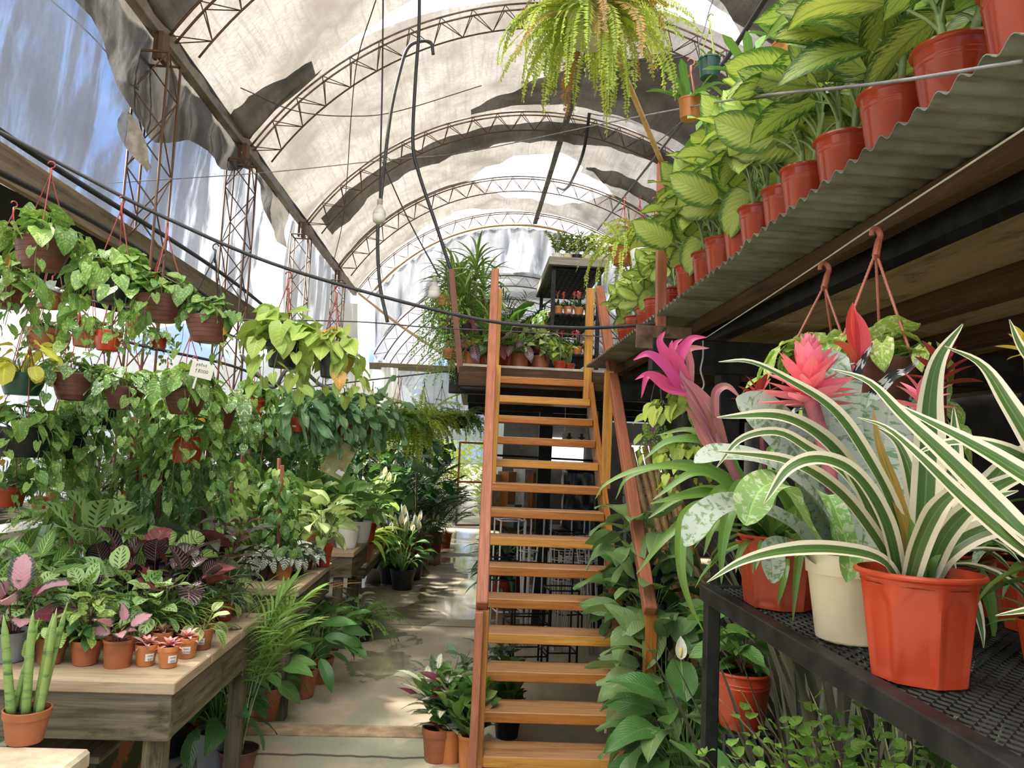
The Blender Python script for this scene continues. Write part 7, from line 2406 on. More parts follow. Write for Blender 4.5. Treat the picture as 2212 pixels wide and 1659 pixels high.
for k, (px, py, Y, lab, m) in enumerate(((966, 700, 7.3, 'small leaved trailing plant in a brown pot on the leaning post', P_BROWN), (960, 650, 7.6, 'trailing plant curtain below the striped dracaena', P_ORANGE), (972, 765, 7.2, 'trailing plant in a small terracotta pot low on the leaning post', P_TERRA))):
    hangp('hanging_trailing_plant', lab, px, py, Y, ('cup', 0.075, 0.10, m), cu_[k % 2], None, k, (0.75, 0.8, 0.45)[k], WIRE, 0.35, 'trailing plants at the left end of the deck')
# shelf unit contents
SU = 'small pots on the shelf unit'
zz_ = fol('zz', zzplant, 380)
for k, (dx, m, lab) in enumerate(((-0.20, P_WHITE, 'leftmost in a white pot'), (-0.09, P_CREAM, 'second in a cream pot'), (0.01, P_BLACK, 'middle one in a black pot'), (0.11, P_CREAM, 'fourth in a cream pot'), (0.22, P_WHITE, 'rightmost in a white pot'))):
    plant('potted_olive_plant', 'upright olive green plant on top of the shelf unit, ' + lab, 'potted plant', xy(0.98 + dx, 7.95, DZ + 1.233), ('liner', 0.055, 0.075, m), zz_, rz=k * 1.3, fs=0.95, group=SU)
cpA = fol('caA', caps, 385)
cpB = fol('caB', caps, 386, top='scarlet_bract')
for sh_, zz2 in (('middle shelf', 0.668), ('lower shelf', 0.258)):
    for k, (dx, m) in enumerate(((-0.17, P_ORANGE), (-0.06, P_ORANGE), (0.05, P_ORANGE if sh_[0] == 'l' else P_ORANGE), (0.16, P_GREEN if sh_[0] == 'm' else P_TERRA))):
        plant('potted_flowering_plant', ('leftmost', 'second', 'third', 'rightmost')[k] + ' small flowering plant along the front of the ' + sh_, 'potted plant', xy(0.98 + dx, 7.95, DZ + zz2), ('std', 0.055, 0.085, m), (cpA, cpB)[k % 2], rz=k, fs=1.3, group=SU, tagtxt=('', '') if k == 1 else None, tag_az=0.0)
for k, (dy, zz2) in enumerate(((8.4, 0.668), (8.9, 0.668), (8.4, 0.258), (8.9, 0.258), (9.2, 0.668))):
    plant('potted_flowering_plant', ('first', 'second', 'third', 'fourth', 'fifth')[k] + ' flowering plant hanging over the left side of the shelf unit', 'potted plant', xy(0.82, dy, DZ + zz2), ('std', 0.07, 0.10, P_RED2), pm[k % 2] if k % 2 else cpB, rz=k, fs=1.0, group=SU)
# right of the unit: fern baskets over the deck
hf2 = fol('hf2', fern, 390, 'boston_fern_frond', n=64, L=(0.35, 0.65), W=0.07, el=(10, 80), droop=(100, 165), pairs=26)
hangp('hanging_fern', 'large feathery fern in an orange pot right of the shelf unit', 1345, 555, 5.9, ('cup', 0.10, 0.13, P_ORANGE), hf2, (1352, 420), 0.5, 0.85, PLASTIC_RED, grp=None)
hangp('hanging_fern', 'light fern behind the white hanging pot', 1380, 520, 6.4, ('cup', 0.10, 0.12, P_BROWN), hf2, (1382, 420), 2.0, 0.7, PLASTIC_RED, grp=None)
hangp('hanging_plant', 'small trailing plant in a white hanging pot with a dark emblem', 1392, 566, 5.0, ('cup', 0.095, 0.15, P_WHITE), cu_[0], (1396, 440), 0.5, 0.4, WIRE, grp=None)
hangp('hanging_plant', 'small trailing plant in a brown pot by the wooden post', 1411, 520, 4.9, ('cup', 0.05, 0.09, P_BROWN), cu_[1], (1411, 420), 0.5, 0.4, PLASTIC_RED, grp=None)
hangp('hanging_plant', 'wispy plant in a red pot below the feathery fern', 1358, 610, 5.8, ('cup', 0.06, 0.10, P_RED2), fol('g5', grassy, 392, n=24, L=(0.1, 0.2), W=0.01), (1358, 540), 0.5, 1.0, PLASTIC_RED, grp=None)

# ================================================================== hanging baskets under the deck
BP = 'baskets on the pale string under the deck'
pbr = [fol('pbr%d' % i, pothos, 400 + i, mats=('bright_variegated_pothos_leaf',), n=34, R=0.17, H=0.10, size=0.10, trails=3, tl=(0.08, 0.2), rim=0.10, yellow=0.0) for i in range(2)]


def hookbasket(px, py, Y, hook_px, label, f, rot_, spread=0.115, hgt=None):
    top = aY(hook_px[0], hook_px[1], Y)
    p = np.array([top[0], top[1], aY(px, py, Y)[2]])
    t = thing('hanging_pothos', label, 'hanging plant', p, rot_, BP)
    pmesh, smesh, zs = potmesh('cup', 0.11, 0.12, P_BROWN)
    link('pot', pmesh, t, (0, 0, -0.12))
    link('soil', smesh, t, (0, 0, -0.12))
    hz = top[2] - p[2]
    mb = MB()
    for k in range(3):
        a = 2 * PI * k / 3 + 0.5
        b = np.array([spread * math.cos(a), spread * math.sin(a), -0.01])
        e = np.array([0.008 * math.cos(a), 0.008 * math.sin(a), hz - 0.085])
        n = 60
        tt = np.linspace(0, 1, n)[:, None]
        mb.tube(b + (e - b) * tt, 0.0036 + 0.0012 * (np.arange(n) % 2), 6)
    mb.box((0, 0, hz - 0.08), (0.026, 0.007, 0.016), ch=0.002)
    mb.grid(np.array([[(-0.014, 0.003, hz - 0.075), (0.014, 0.003, hz - 0.075)], [(0.008, 0.003, hz - 0.03), (0.022, 0.003, hz - 0.03)]]))
    a = np.linspace(-0.25 * PI, 1.08 * PI, 16)
    c0 = np.array([0.0, 0, hz - 0.002])
    pts = np.vstack([[(0.0, 0, hz - 0.075)], [(0.011, 0, hz - 0.035)], c0 + np.stack([0.019 * np.cos(a), 0 * a, 0.019 * np.sin(a) - 0.012], -1)])
    mb.tube(pts, np.r_[0.011, 0.010, np.linspace(0.0092, 0.0065, 16)], 8)
    mb.obj('hanger', PLASTIC_PINK, t)
    for pn, me, _ in f:
        link(pn, me, t, (0, 0, -0.02))
    return t


hookbasket(1790, 772, 2.45, (1781, 572), 'variegated pothos on the left salmon hook under the deck', pbr[0], 0.3)
hookbasket(1905, 780, 2.1, (1892, 497), 'variegated pothos on the right salmon hook under the deck', pbr[1], 0.45)
lime = [fol('li%d' % i, pothos, 410 + i, mats=('lime_sweet_potato_leaf', 'lemon_philodendron_leaf'), n=42, R=0.20, H=0.13, size=0.10, trails=6, tl=(0.06, 0.2), rim=0.13) for i in range(2)]
line('support_wire', [(1380, 752, 4.6), (1480, 735, 4.5), (1560, 745, 4.4)], 0.003, WIRE, 'short wire under the crossbeam holding the lime coloured plants', 'wire')
hangp('hanging_lime_plant', 'lime coloured trailing plant in a black basket below the magenta flower', 1480, 915, 4.5, ('cup', 0.135, 0.11, P_BLACK), lime[0], (1482, 742), 0.3, 1.1, WIRE, grp=None)
hangp('hanging_lime_plant', 'pale leaved plant in a purple pot left of the lime trailing plant', 1420, 912, 4.55, ('std', 0.055, 0.12, P_PURPLE), cu_[0], (1424, 755), 0.3, 0.35, WIRE, grp=None)
hangp('hanging_lime_plant', 'lime coloured plant in a lower black basket behind the green bromeliad leaves', 1475, 1010, 4.4, ('cup', 0.115, 0.11, P_BLACK), lime[1], (1482, 760), 1.3, 0.8, WIRE, grp=None)
line('chain_hook', [(1519, 735, 3.95), (1519, 770, 3.95), (1514, 800, 3.95), (1521, 830, 3.95), (1512, 850, 3.95)], 0.006, STEEL_GREY, 'hooked chain dangling from the end of the pale string', 'chain')

# ================================================================== front rack: hand placed bromeliads
def blade(mb, ps, w, mat=0, rnd=0.0, nrm=(-0.1, -0.9, 0.75), fold=0.25, shape='strap', n=40, twist=0.0, nw=6):
    """strap leaf along pixel/depth points, base first; w in metres"""
    C = spline(np.array([aY(*p) for p in ps]), 8)
    L = np.r_[0, np.cumsum(np.linalg.norm(np.diff(C, axis=0), axis=1))]
    tt = np.linspace(0, 1, n)
    C = np.stack([np.interp(tt * L[-1], L, C[:, i]) for i in range(3)], -1)
    tan = np.gradient(C, axis=0)
    tan /= np.linalg.norm(tan, axis=1)[:, None]
    side = np.cross(tan, np.array(nrm, float))
    side /= np.linalg.norm(side, axis=1)[:, None] + 1e-9
    up = np.cross(side, tan)
    if twist:
        a = (twist * tt)[:, None]
        side, up = side * np.cos(a) + up * np.sin(a), up * np.cos(a) - side * np.sin(a)
    u = np.linspace(-1, 1, nw + 1)
    ww = wprof(shape, tt) * w / 2
    P = C[:, None, :] + side[:, None, :] * (u[None, :] * ww[:, None])[..., None] + up[:, None, :] * (fold * np.abs(u)[None, :] ** 1.3 * ww[:, None])[..., None]
    UV = np.stack(np.broadcast_arrays((u[None, :] + 1) / 2, tt[:, None]), -1)
    mb.grid(P, UV, mat, rnd)


def fixed_thing(name, label, cat, loc, group=None):
    """Empty at loc whose parts are given in world coordinates"""
    return thing(name, label, cat, loc, 0, group)


def wpart(mb, name, mats, t, **k):
    o = mb.obj(name, mats, t, **k)
    o.location = tuple(-np.array(t.location))
    return o


FR = 'potted bromeliads on the front rack'
# variegated bromeliad in the red faceted pot
pa = onz(1985, 1490, RZ, 0.09)
pa += np.array([0.012, 0.02, 0])
tA = fixed_thing('potted_bromeliad', 'cream edged bromeliad in the bright red faceted pot nearest the viewer', 'potted plant', pa, FR)
pmh, smh, zs = potmesh('octa', 0.104, 0.185, P_RED2)
o = link('pot', pmh, tA)
o.rotation_euler = (0, 0, 0.22)
link('soil', smh, tA)
YB = float(pa[1])
mb = MB()
bs = (1975, 1268)
yb = YB
rows = [
    ([(1950, 1265, yb), (1905, 1165, yb), (1862, 1062, yb - 0.01), (1790, 962, yb - 0.03), (1690, 902, yb - 0.06), (1548, 902, yb - 0.09)], 0.036),
    ([(1965, 1262, yb + 0.02), (1930, 1110, yb), (1877, 1000, yb - 0.03), (1800, 890, yb - 0.05), (1700, 822, yb - 0.07), (1620, 783, yb - 0.09), (1552, 782, yb - 0.10)], 0.026),
    ([(1985, 1260, yb + 0.02), (1995, 1120, yb + 0.02), (2003, 985, yb + 0.03), (2008, 860, yb + 0.03), (2028, 775, yb + 0.02), (2080, 700, yb)], 0.044),
    ([(1945, 1268, yb - 0.02), (1912, 1130, yb - 0.05), (1850, 1030, yb - 0.07), (1775, 993, yb - 0.09), (1705, 1012, yb - 0.11), (1650, 1088, yb - 0.13)], 0.030),
    ([(1945, 1265, yb - 0.01), (1890, 1165, yb - 0.03), (1810, 1065, yb - 0.05), (1700, 998, yb - 0.07), (1545, 975, yb - 0.09)], 0.026),
    ([(1945, 1268, yb - 0.03), (1900, 1210, yb - 0.05), (1800, 1188, yb - 0.08), (1690, 1192, yb - 0.10), (1600, 1215, yb - 0.12), (1527, 1258, yb - 0.13)], 0.022),
    ([(1950, 1262, yb + 0.03), (1905, 1140, yb + 0.04), (1830, 1030, yb + 0.05), (1750, 975, yb + 0.05), (1680, 936, yb + 0.05), (1600, 950, yb + 0.04), (1548, 1010, yb + 0.03)], 0.024),
    ([(2000, 1265, yb), (2040, 1200, yb - 0.02), (2120, 1150, yb - 0.04), (2230, 1135, yb - 0.06), (2330, 1160, yb - 0.08)], 0.032),
    ([(2000, 1262, yb + 0.03), (2060, 1150, yb + 0.05), (2140, 1060, yb + 0.07), (2260, 1010, yb + 0.08)], 0.034),
    ([(1980, 1258, yb + 0.05), (1985, 1150, yb + 0.08), (1970, 1040, yb + 0.12), (1940, 960, yb + 0.16), (1890, 920, yb + 0.2)], 0.034),
    ([(1990, 1260, yb + 0.05), (2030, 1130, yb + 0.09), (2060, 1000, yb + 0.13), (2060, 880, yb + 0.16)], 0.036),
    ([(1995, 1262, yb - 0.02), (2040, 1160, yb - 0.05), (2110, 1090, yb - 0.09), (2200, 1060, yb - 0.12)], 0.030),
    ([(1990, 1258, yb + 0.06), (2080, 1120, yb + 0.12), (2180, 1000, yb + 0.16), (2280, 930, yb + 0.2)], 0.034),
    ([(1960, 1270, yb - 0.05), (1985, 1180, yb - 0.07), (2025, 1100, yb - 0.10), (2085, 1050, yb - 0.12), (2150, 1040, yb - 0.14)], 0.028),
]
for i, (ps, w) in enumerate(rows):
    blade(mb, ps, w * 1.3, 0, rng.rand(), fold=0.30 if w > 0.028 else 0.45)
blade(mb, [(1975, 1262, yb + 0.01), (1958, 1150, yb), (1925, 1040, yb), (1898, 960, yb), (1885, 880, yb + 0.01)], 0.026, 1, 0.3)
blade(mb, [(1972, 1275, yb - 0.02), (1975, 1225, yb - 0.03), (1972, 1170, yb - 0.03), (1966, 1120, yb - 0.03)], 0.036, 2, 0.3, fold=0.4)
blade(mb, [(1990, 1275, yb - 0.02), (2000, 1215, yb - 0.03), (2018, 1170, yb - 0.03), (2030, 1120, yb - 0.03)], 0.034, 2, 0.6, fold=0.4)
wpart(mb, 'foliage', [L_BROM_V, L_BROM_Y, L_BROM], tA)
# second variegated bromeliad, mostly beyond the right edge
pb = np.array([0.945, 1.04, RZ])
tB = fixed_thing('potted_bromeliad', 'cream edged bromeliad at the right photo edge whose long leaves sweep across the others', 'potted plant', pb, FR)
pmh2, smh2, zs2 = potmesh('octa', 0.10, 0.17, P_RED2)
link('pot', pmh2, tB)
link('soil', smh2, tB)
mb = MB()
c0 = pb + np.array([0, 0, 0.15])


def pjx(p):
    v = np.array(p) - EYE
    return (IW / 2 + FPX * (v @ CR) / (v @ CF), IH / 2 - FPX * (v @ CU) / (v @ CF), p[1])


b0 = pjx(c0)
for i, (ps, w) in enumerate((
        ([b0, (2250, 1190, 1.03), (2140, 1085, 1.06), (2040, 985, 1.09), (1945, 895, 1.12), (1875, 825, 1.14), (1795, 797, 1.16)], 0.034),
        ([b0, (2290, 1240, 1.02), (2180, 1165, 1.03), (2080, 1078, 1.05), (1985, 985, 1.07), (1915, 925, 1.09), (1852, 902, 1.1)], 0.027),
        ([b0, (2330, 1120, 1.06), (2260, 1010, 1.1), (2180, 880, 1.14), (2120, 790, 1.18), (2040, 748, 1.2)], 0.042),
        ([b0, (2280, 1090, 1.07), (2180, 1010, 1.1), (2080, 950, 1.13), (1985, 900, 1.16), (1930, 870, 1.18)], 0.036),
        ([b0, (2350, 1000, 1.1), (2290, 860, 1.16), (2210, 760, 1.2), (2180, 690, 1.22)], 0.042),
        ([b0, (2300, 1060, 1.1), (2200, 985, 1.14), (2110, 955, 1.18), (2030, 960, 1.2), (1970, 985, 1.22)], 0.030),
        ([b0, (2400, 1150, 1.0), (2500, 1100, 0.98)], 0.04), ([b0, (2380, 1250, 0.95), (2450, 1300, 0.92)], 0.04), ([b0, (2330, 1290, 0.95), (2260, 1310, 0.93), (2150, 1330, 0.92)], 0.018))):
    blade(mb, ps, w * 1.22, 0, rng.rand(), fold=0.28)
wpart(mb, 'foliage', [L_BROM_V, L_BROM_Y], tB)
# silver urn bromeliad in the cream pot
pc = onz(1832, 1400, RZ, 0.08) + np.array([0.01, 0.02, 0])
tC = fixed_thing('potted_bromeliad', 'silver leaved urn bromeliad with a pink bloom in the cream pot', 'potted plant', pc, FR)
pmh3, smh3, zs3 = potmesh('std', 0.088, 0.18, P_CREAM)
link('pot', pmh3, tC)
link('soil', smh3, tC)
yc_ = float(pc[1])
mb = MB()
cb = pjx(pc + np.array([0, 0, 0.16]))
for i, (ps, w, m_) in enumerate((
        ([cb, (1840, 1110, yc_ + 0.02), (1810, 990, yc_ + 0.04), (1790, 890, yc_ + 0.05), (1800, 800, yc_ + 0.05), (1830, 770, yc_ + 0.04)], 0.125, 0),
        ([cb, (1790, 1100, yc_ + 0.02), (1730, 990, yc_ + 0.03), (1660, 910, yc_ + 0.04), (1590, 860, yc_ + 0.04)], 0.10, 0),
        ([cb, (1800, 1150, yc_), (1740, 1060, yc_ - 0.02), (1650, 1000, yc_ - 0.03), (1560, 985, yc_ - 0.04), (1500, 1000, yc_ - 0.05)], 0.075, 0),
        ([cb, (1770, 1170, yc_ - 0.02), (1720, 1095, yc_ - 0.05), (1690, 1045, yc_ - 0.08), (1640, 1060, yc_ - 0.11), (1610, 1135, yc_ - 0.13)], 0.078, 1),
        ([cb, (1800, 1180, yc_ - 0.03), (1790, 1090, yc_ - 0.07), (1790, 1070, yc_ - 0.10), (1815, 1130, yc_ - 0.13), (1835, 1200, yc_ - 0.14), (1830, 1258, yc_ - 0.15)], 0.048, 1),
        ([cb, (1890, 1080, yc_ + 0.03), (1910, 960, yc_ + 0.05), (1925, 860, yc_ + 0.06)], 0.115, 0),
        ([cb, (1770, 1190, yc_ + 0.02), (1700, 1130, yc_ + 0.03), (1600, 1090, yc_ + 0.02), (1530, 1110, yc_ + 0.0), (1480, 1180, yc_)], 0.07, 0),
        ([cb, (1760, 1215, yc_), (1705, 1180, yc_ - 0.02), (1670, 1190, yc_ - 0.04), (1670, 1260, yc_ - 0.05)], 0.05, 0),
        ([cb, (1900, 1120, yc_ + 0.07), (1980, 1030, yc_ + 0.12), (2060, 980, yc_ + 0.15)], 0.08, 0),
        ([cb, (1850, 1050, yc_ + 0.1), (1860, 930, yc_ + 0.14), (1880, 850, yc_ + 0.16)], 0.11, 0))):
    blade(mb, ps, w, m_, rng.rand(), fold=0.30, shape='strap2', nrm=(-0.15, -0.9, 0.5) if i in (0, 1, 5, 9) else (0, -0.5, 1.0))
wpart(mb, 'foliage', [L_AECH, L_AECH_G], tC)


def pinkbloom(t, px, py, Y, s, base, name='flower'):
    mb = MB()
    c = aY(px, py, Y)
    b = np.array(base, float)
    mb.tube(spline([b, (b + c) / 2 + [0, 0, 0.02], c], 6), 0.012 * s, 7, 1)
    r = np.random.RandomState(int(px))
    for i in range(64):
        q = i / 64
        az = 2.399963 * i
        el = math.radians(-12 + 95 * q)
        l = (0.085 - 0.030 * q) * s
        strap(mb, c + np.array([0, 0, 0.065 * q - 0.02]) * s, az, el + 0.1 * r.randn(), l, 0.026 * s, -0.35, 'lance', 0.45, 5, 2, 0.2 * r.randn(), 0, r.rand())
    wpart(mb, name, [L_PINKBR, STEM_PINK], t)


pinkbloom(tC, 1745, 846, yc_ - 0.03, 1.3, aY(1800, 1060, yc_))
# green bromeliad with the magenta bloom
pdv = onz(1690, 1322, RZ, 0.09) + np.array([0.0, 0.02, 0])
tD = fixed_thing('potted_bromeliad', 'green strap leaved bromeliad with a tall magenta bloom in a brick red pot', 'potted plant', pdv, FR)
pmh4, smh4, zs4 = potmesh('octa', 0.105, 0.18, P_RED)
link('pot', pmh4, tD)
link('soil', smh4, tD)
yd = float(pdv[1])
cb = pjx(pdv + np.array([-0.03, 0, 0.17]))
mb = MB()
for i, (ps, w) in enumerate((
        ([cb, (1620, 1090, yd), (1560, 1040, yd - 0.04), (1470, 1010, yd - 0.08), (1380, 1015, yd - 0.1), (1310, 1045, yd - 0.11), (1286, 1078, yd - 0.11)], 0.024),
        ([cb, (1615, 1080, yd), (1550, 1020, yd + 0.03), (1460, 1003, yd + 0.05), (1360, 1030, yd + 0.05), (1330, 1078, yd + 0.05)], 0.024),
        ([cb, (1610, 1060, yd), (1560, 985, yd), (1510, 952, yd - 0.01), (1440, 955, yd - 0.02), (1392, 992, yd - 0.03)], 0.036),
        ([cb, (1620, 1100, yd - 0.02), (1570, 1050, yd - 0.05), (1500, 1022, yd - 0.1), (1410, 1080, yd - 0.12)], 0.030),
        ([cb, (1600, 1110, yd - 0.03), (1540, 1070, yd - 0.06), (1480, 1072, yd - 0.1), (1405, 1088, yd - 0.12)], 0.034),
        ([cb, (1600, 1120, yd - 0.04), (1540, 1090, yd - 0.1), (1480, 1120, yd - 0.16), (1470, 1220, yd - 0.18), (1488, 1300, yd - 0.18), (1520, 1365, yd - 0.18)], 0.030),
        ([cb, (1610, 1110, yd - 0.04), (1570, 1060, yd - 0.08), (1530, 1090, yd - 0.13), (1505, 1150, yd - 0.14), (1502, 1170, yd - 0.14)], 0.032),
        ([cb, (1640, 1110, yd - 0.05), (1610, 1050, yd - 0.09), (1580, 1090, yd - 0.13), (1560, 1180, yd - 0.15), (1558, 1262, yd - 0.15)], 0.036),
        ([cb, (1640, 1130, yd - 0.06), (1600, 1100, yd - 0.1), (1545, 1130, yd - 0.13), (1520, 1200, yd - 0.14)], 0.028),
        ([cb, (1660, 1090, yd - 0.03), (1680, 1030, yd - 0.06), (1720, 1020, yd - 0.1), (1735, 1100, yd - 0.14), (1720, 1250, yd - 0.16), (1712, 1345, yd - 0.17)], 0.030),
        ([cb, (1600, 1050, yd + 0.04), (1560, 970, yd + 0.07), (1490, 930, yd + 0.09), (1420, 940, yd + 0.1)], 0.032),
        ([cb, (1650, 1060, yd + 0.05), (1660, 980, yd + 0.09), (1700, 950, yd + 0.12)], 0.034),
        ([cb, (1590, 1100, yd), (1520, 1100, yd - 0.03), (1440, 1160, yd - 0.05), (1375, 1240, yd - 0.05)], 0.028),
        ([cb, (1570, 1070, yd + 0.02), (1480, 1070, yd + 0.03), (1400, 1120, yd + 0.03)], 0.030),
        ([cb, (1690, 1130, yd + 0.02), (1760, 1090, yd + 0.06), (1820, 1140, yd + 0.08)], 0.030))):
    blade(mb, ps, w * 1.1, 0, rng.rand(), fold=0.35)
wpart(mb, 'foliage', [L_BROM], tD)
mb = MB()
ys_ = yd - 0.02
for i, (ps, w, m_) in enumerate((
        ([(1475, 830, ys_), (1445, 780, ys_), (1425, 740, ys_), (1436, 716, ys_)], 0.034, 0),
        ([(1480, 830, ys_ - .01), (1465, 780, ys_ - 0.02), (1490, 735, ys_ - 0.03), (1525, 728, ys_ - 0.03)], 0.030, 0),
        ([(1470, 840, ys_ - 0.02), (1435, 790, ys_ - 0.04), (1400, 765, ys_ - 0.05), (1368, 778, ys_ - 0.05)], 0.028, 0),
        ([(1472, 848, ys_ - 0.01), (1430, 820, ys_ - 0.03), (1400, 808, ys_ - 0.04), (1372, 820, ys_ - 0.04)], 0.022, 0),
        ([(1478, 840, ys_ + 0.02), (1462, 780, ys_ + 0.03), (1458, 745, ys_ + 0.04), (1475, 732, ys_ + 0.04)], 0.028, 0),
        ([(1482, 850, ys_ - 0.03), (1440, 840, ys_ - 0.05), (1400, 812, ys_ - 0.06), (1385, 860, ys_ - 0.06)], 0.020, 0),
        ([(1490, 860, ys_), (1470, 800, ys_ - 0.02), (1450, 755, ys_ - 0.03), (1452, 735, ys_ - 0.03)], 0.032, 0),
        ([(1490, 840, ys_ + 0.01), (1490, 790, ys_), (1488, 755, ys_), (1532, 752, ys_)], 0.022, 1),
        ([(1555, 960, ys_), (1520, 900, ys_ - 0.015), (1480, 835, ys_ - 0.02), (1462, 790, ys_ - 0.02)], 0.042, 1),
        ([(1560, 960, ys_), (1535, 890, ys_ - 0.02), (1505, 845, ys_ - 0.02), (1470, 812, ys_ - 0.02)], 0.036, 1),
        ([(1570, 990, ys_), (1530, 960, ys_ - 0.01), (1500, 905, ys_ - 0.01), (1480, 880, ys_)], 0.032, 1),
        ([(1545, 900, ys_ - 0.02), (1545, 850, ys_ - 0.03), (1570, 835, ys_ - 0.04), (1600, 860, ys_ - 0.05)], 0.022, 1))):
    blade(mb, ps, w, m_, rng.rand(), nrm=(0, -1.0, 0.25), fold=0.35, shape='strap')
mb.tube(spline([aY(1620, 1090, yd), aY(1570, 990, ys_), aY(1510, 880, ys_), aY(1475, 825, ys_)], 6), 0.011, 7, 1)
wpart(mb, 'flower', [L_MAGENTA, L_DUSKY], tD)
# zebra leaved bromeliad with the scarlet bloom
pe_ = np.array([1.005, 2.05, RZ])
tE = fixed_thing('potted_bromeliad', 'black and white banded bromeliad with a scarlet bloom behind the cream pot', 'potted plant', pe_, FR)
link('pot', pmh4, tE)
link('soil', smh4, tE)
ye = 1.98
cb = pjx(pe_ + np.array([0, 0, 0.17]))
mb = MB()
for i, ps in enumerate(([cb, (1840, 900, ye), (1850, 810, ye - 0.02), (1885, 740, ye - 0.03)], [cb, (1830, 900, ye), (1800, 820, ye - 0.03), (1770, 790, ye - 0.05), (1755, 755, ye - 0.06)], [cb, (1870, 900, ye), (1920, 820, ye - 0.04), (1960, 800, ye - 0.06), (1990, 770, ye - 0.07)], [cb, (1840, 860, ye - 0.05), (1830, 795, ye - 0.1), (1850, 785, ye - 0.13)], [cb, (1810, 930, ye), (1740, 880, ye), (1700, 900, ye)], [cb, (1900, 920, ye + 0.05), (1980, 860, ye + 0.08), (2040, 850, ye + 0.1)])):
    blade(mb, ps, 0.050, 0, rng.rand(), fold=0.3, shape='strap', nrm=(0, -1, 0.4))
wpart(mb, 'foliage', [L_ZEBRA], tE)
mb = MB()
for i, (ps, w) in enumerate((([(1852, 790, ye), (1845, 745, ye - 0.01), (1838, 700, ye - 0.01), (1842, 652, ye)], 0.050), ([(1856, 790, ye - 0.01), (1860, 750, ye - 0.02), (1856, 705, ye - 0.02), (1845, 668, ye - 0.01)], 0.046), ([(1848, 790, ye), (1835, 762, ye - 0.02), (1815, 745, ye - 0.03), (1799, 741, ye - 0.04)], 0.030), ([(1850, 788, ye + 0.02), (1850, 740, ye + 0.02), (1850, 690, ye + 0.02)], 0.04), ([(1845, 785, ye - 0.03), (1838, 765, ye - 0.05), (1822, 752, ye - 0.06)], 0.024))):
    blade(mb, ps, w, 0, rng.rand(), nrm=(0.1, -1.0, 0.2), fold=0.45, shape='lance')
mb.tube(spline([aY(1860, 920, ye), aY(1855, 850, ye), aY(1852, 785, ye)], 5), 0.010, 7, 0)
wpart(mb, 'flower', [L_REDBR], tE)


# crimson bloom left of the pink one, and reds at right
def redstar(px, py, Y, label, potp, m_, s=1.0, pot=P_RED, leaf=L_BROM):
    c = aY(px, py, Y)
    p = np.array([c[0] + potp, c[1] + 0.05, RZ])
    t = fixed_thing('potted_bromeliad', label, 'potted plant', p, FR)
    link('pot', potmesh('octa', 0.09, 0.16, pot)[0], t)
    link('soil', potmesh('octa', 0.09, 0.16, pot)[1], t)
    mb = MB()
    r = np.random.RandomState(int(px))
    for i in range(18):
        strap(mb, p + [0, 0, 0.14], 2.4 * i, math.radians(75 - 3.2 * i), (0.26 + 0.08 * r.rand()) * s, 0.036 * s, 1.3 + 0.8 * r.rand(), 'strap', 0.35, 10, 4, 0.2 * r.randn(), 0, r.rand())
    wpart(mb, 'foliage', [leaf], t)
    mb = MB()
    mb.tube([p + [0, 0, 0.14], (p + c) / 2 + [0, 0, 0.04], c], 0.009 * s, 7, 1)
    for i in range(13):
        q = i / 13
        strap(mb, c + np.array([0, 0, -0.05 + 0.05 * q]) * s, 2.4 * i, math.radians(5 + 70 * q), 0.10 * s * (1 - 0.3 * q), 0.026 * s, 0.3, 'lance', 0.35, 7, 2, 0.2 * r.randn(), 0, r.rand())
    wpart(mb, 'flower', [m_, STEM_RED], t)
    return t


redstar(1640, 848, 1.98, 'bromeliad with a crimson star bloom just left of the pink bloom', 0.06, L_DKRED, 0.85)
redstar(2035, 790, 1.9, 'bromeliad with a dark crimson bloom behind the upright cream edged leaf', 0.03, L_DKRED, 1.2)
redstar(2215, 735, 1.75, 'bromeliad with a yellow bloom at the right photo edge', 0.06, L_YELBR, 0.7)
t = redstar(1990, 850, 1.62, 'bromeliad with a small pink bloom behind the cream edged leaves', 0.05, L_PINKBR, 0.9, leaf=L_BROM_V)
for k, (x, y, lab, lf) in enumerate(((1.22, 1.42, 'green bromeliad in a dark red pot at the right end of the rack', L_BROM), (1.38, 1.95, 'green bromeliad in a red pot at the back of the rack', L_AECH), (0.90, 2.12, 'green bromeliad in a brick red pot at the far left of the rack', L_BROM), (1.5, 1.6, 'silver leaved bromeliad in a red pot deep on the rack', L_AECH))):
    p = np.array([x, y, RZ])
    t = thing('potted_bromeliad', lab, 'potted plant', p, 0, FR)
    pmx, smx, zsx = potmesh('octa', 0.095, 0.17, P_RED if k != 2 else P_RED2)
    link('pot', pmx, t)
    link('soil', smx, t)
    mb = MB()
    r = np.random.RandomState(50 + k)
    for i in range(20):
        strap(mb, (0, 0, 0.14), 2.4 * i, math.radians(80 - 3.3 * i), 0.24 + 0.1 * r.rand(), 0.04, 1.2 + 0.9 * r.rand(), 'strap', 0.35, 10, 4, 0.2 * r.randn(), 0, r.rand())
    mb.obj('foliage', [lf], t)
# small pot at the right edge of the rack
t = thing('potted_bromeliad', 'small grassy bromeliad in an orange red pot at the lower right photo edge', 'potted plant', aZ(2262, 1440, RZ), 0, FR)
link('pot', potmesh('std', 0.05, 0.085, P_RED2)[0], t)
link('soil', potmesh('std', 0.05, 0.085, P_RED2)[1], t)
mb = MB()
for i in range(12):
    strap(mb, (0, 0, 0.07), 2.4 * i, math.radians(70 - 4 * i), 0.11, 0.016, 1.0, 'strap', 0.35, 8, 4, 0, 0, rng.rand())
mb.obj('foliage', [L_BROM], t)

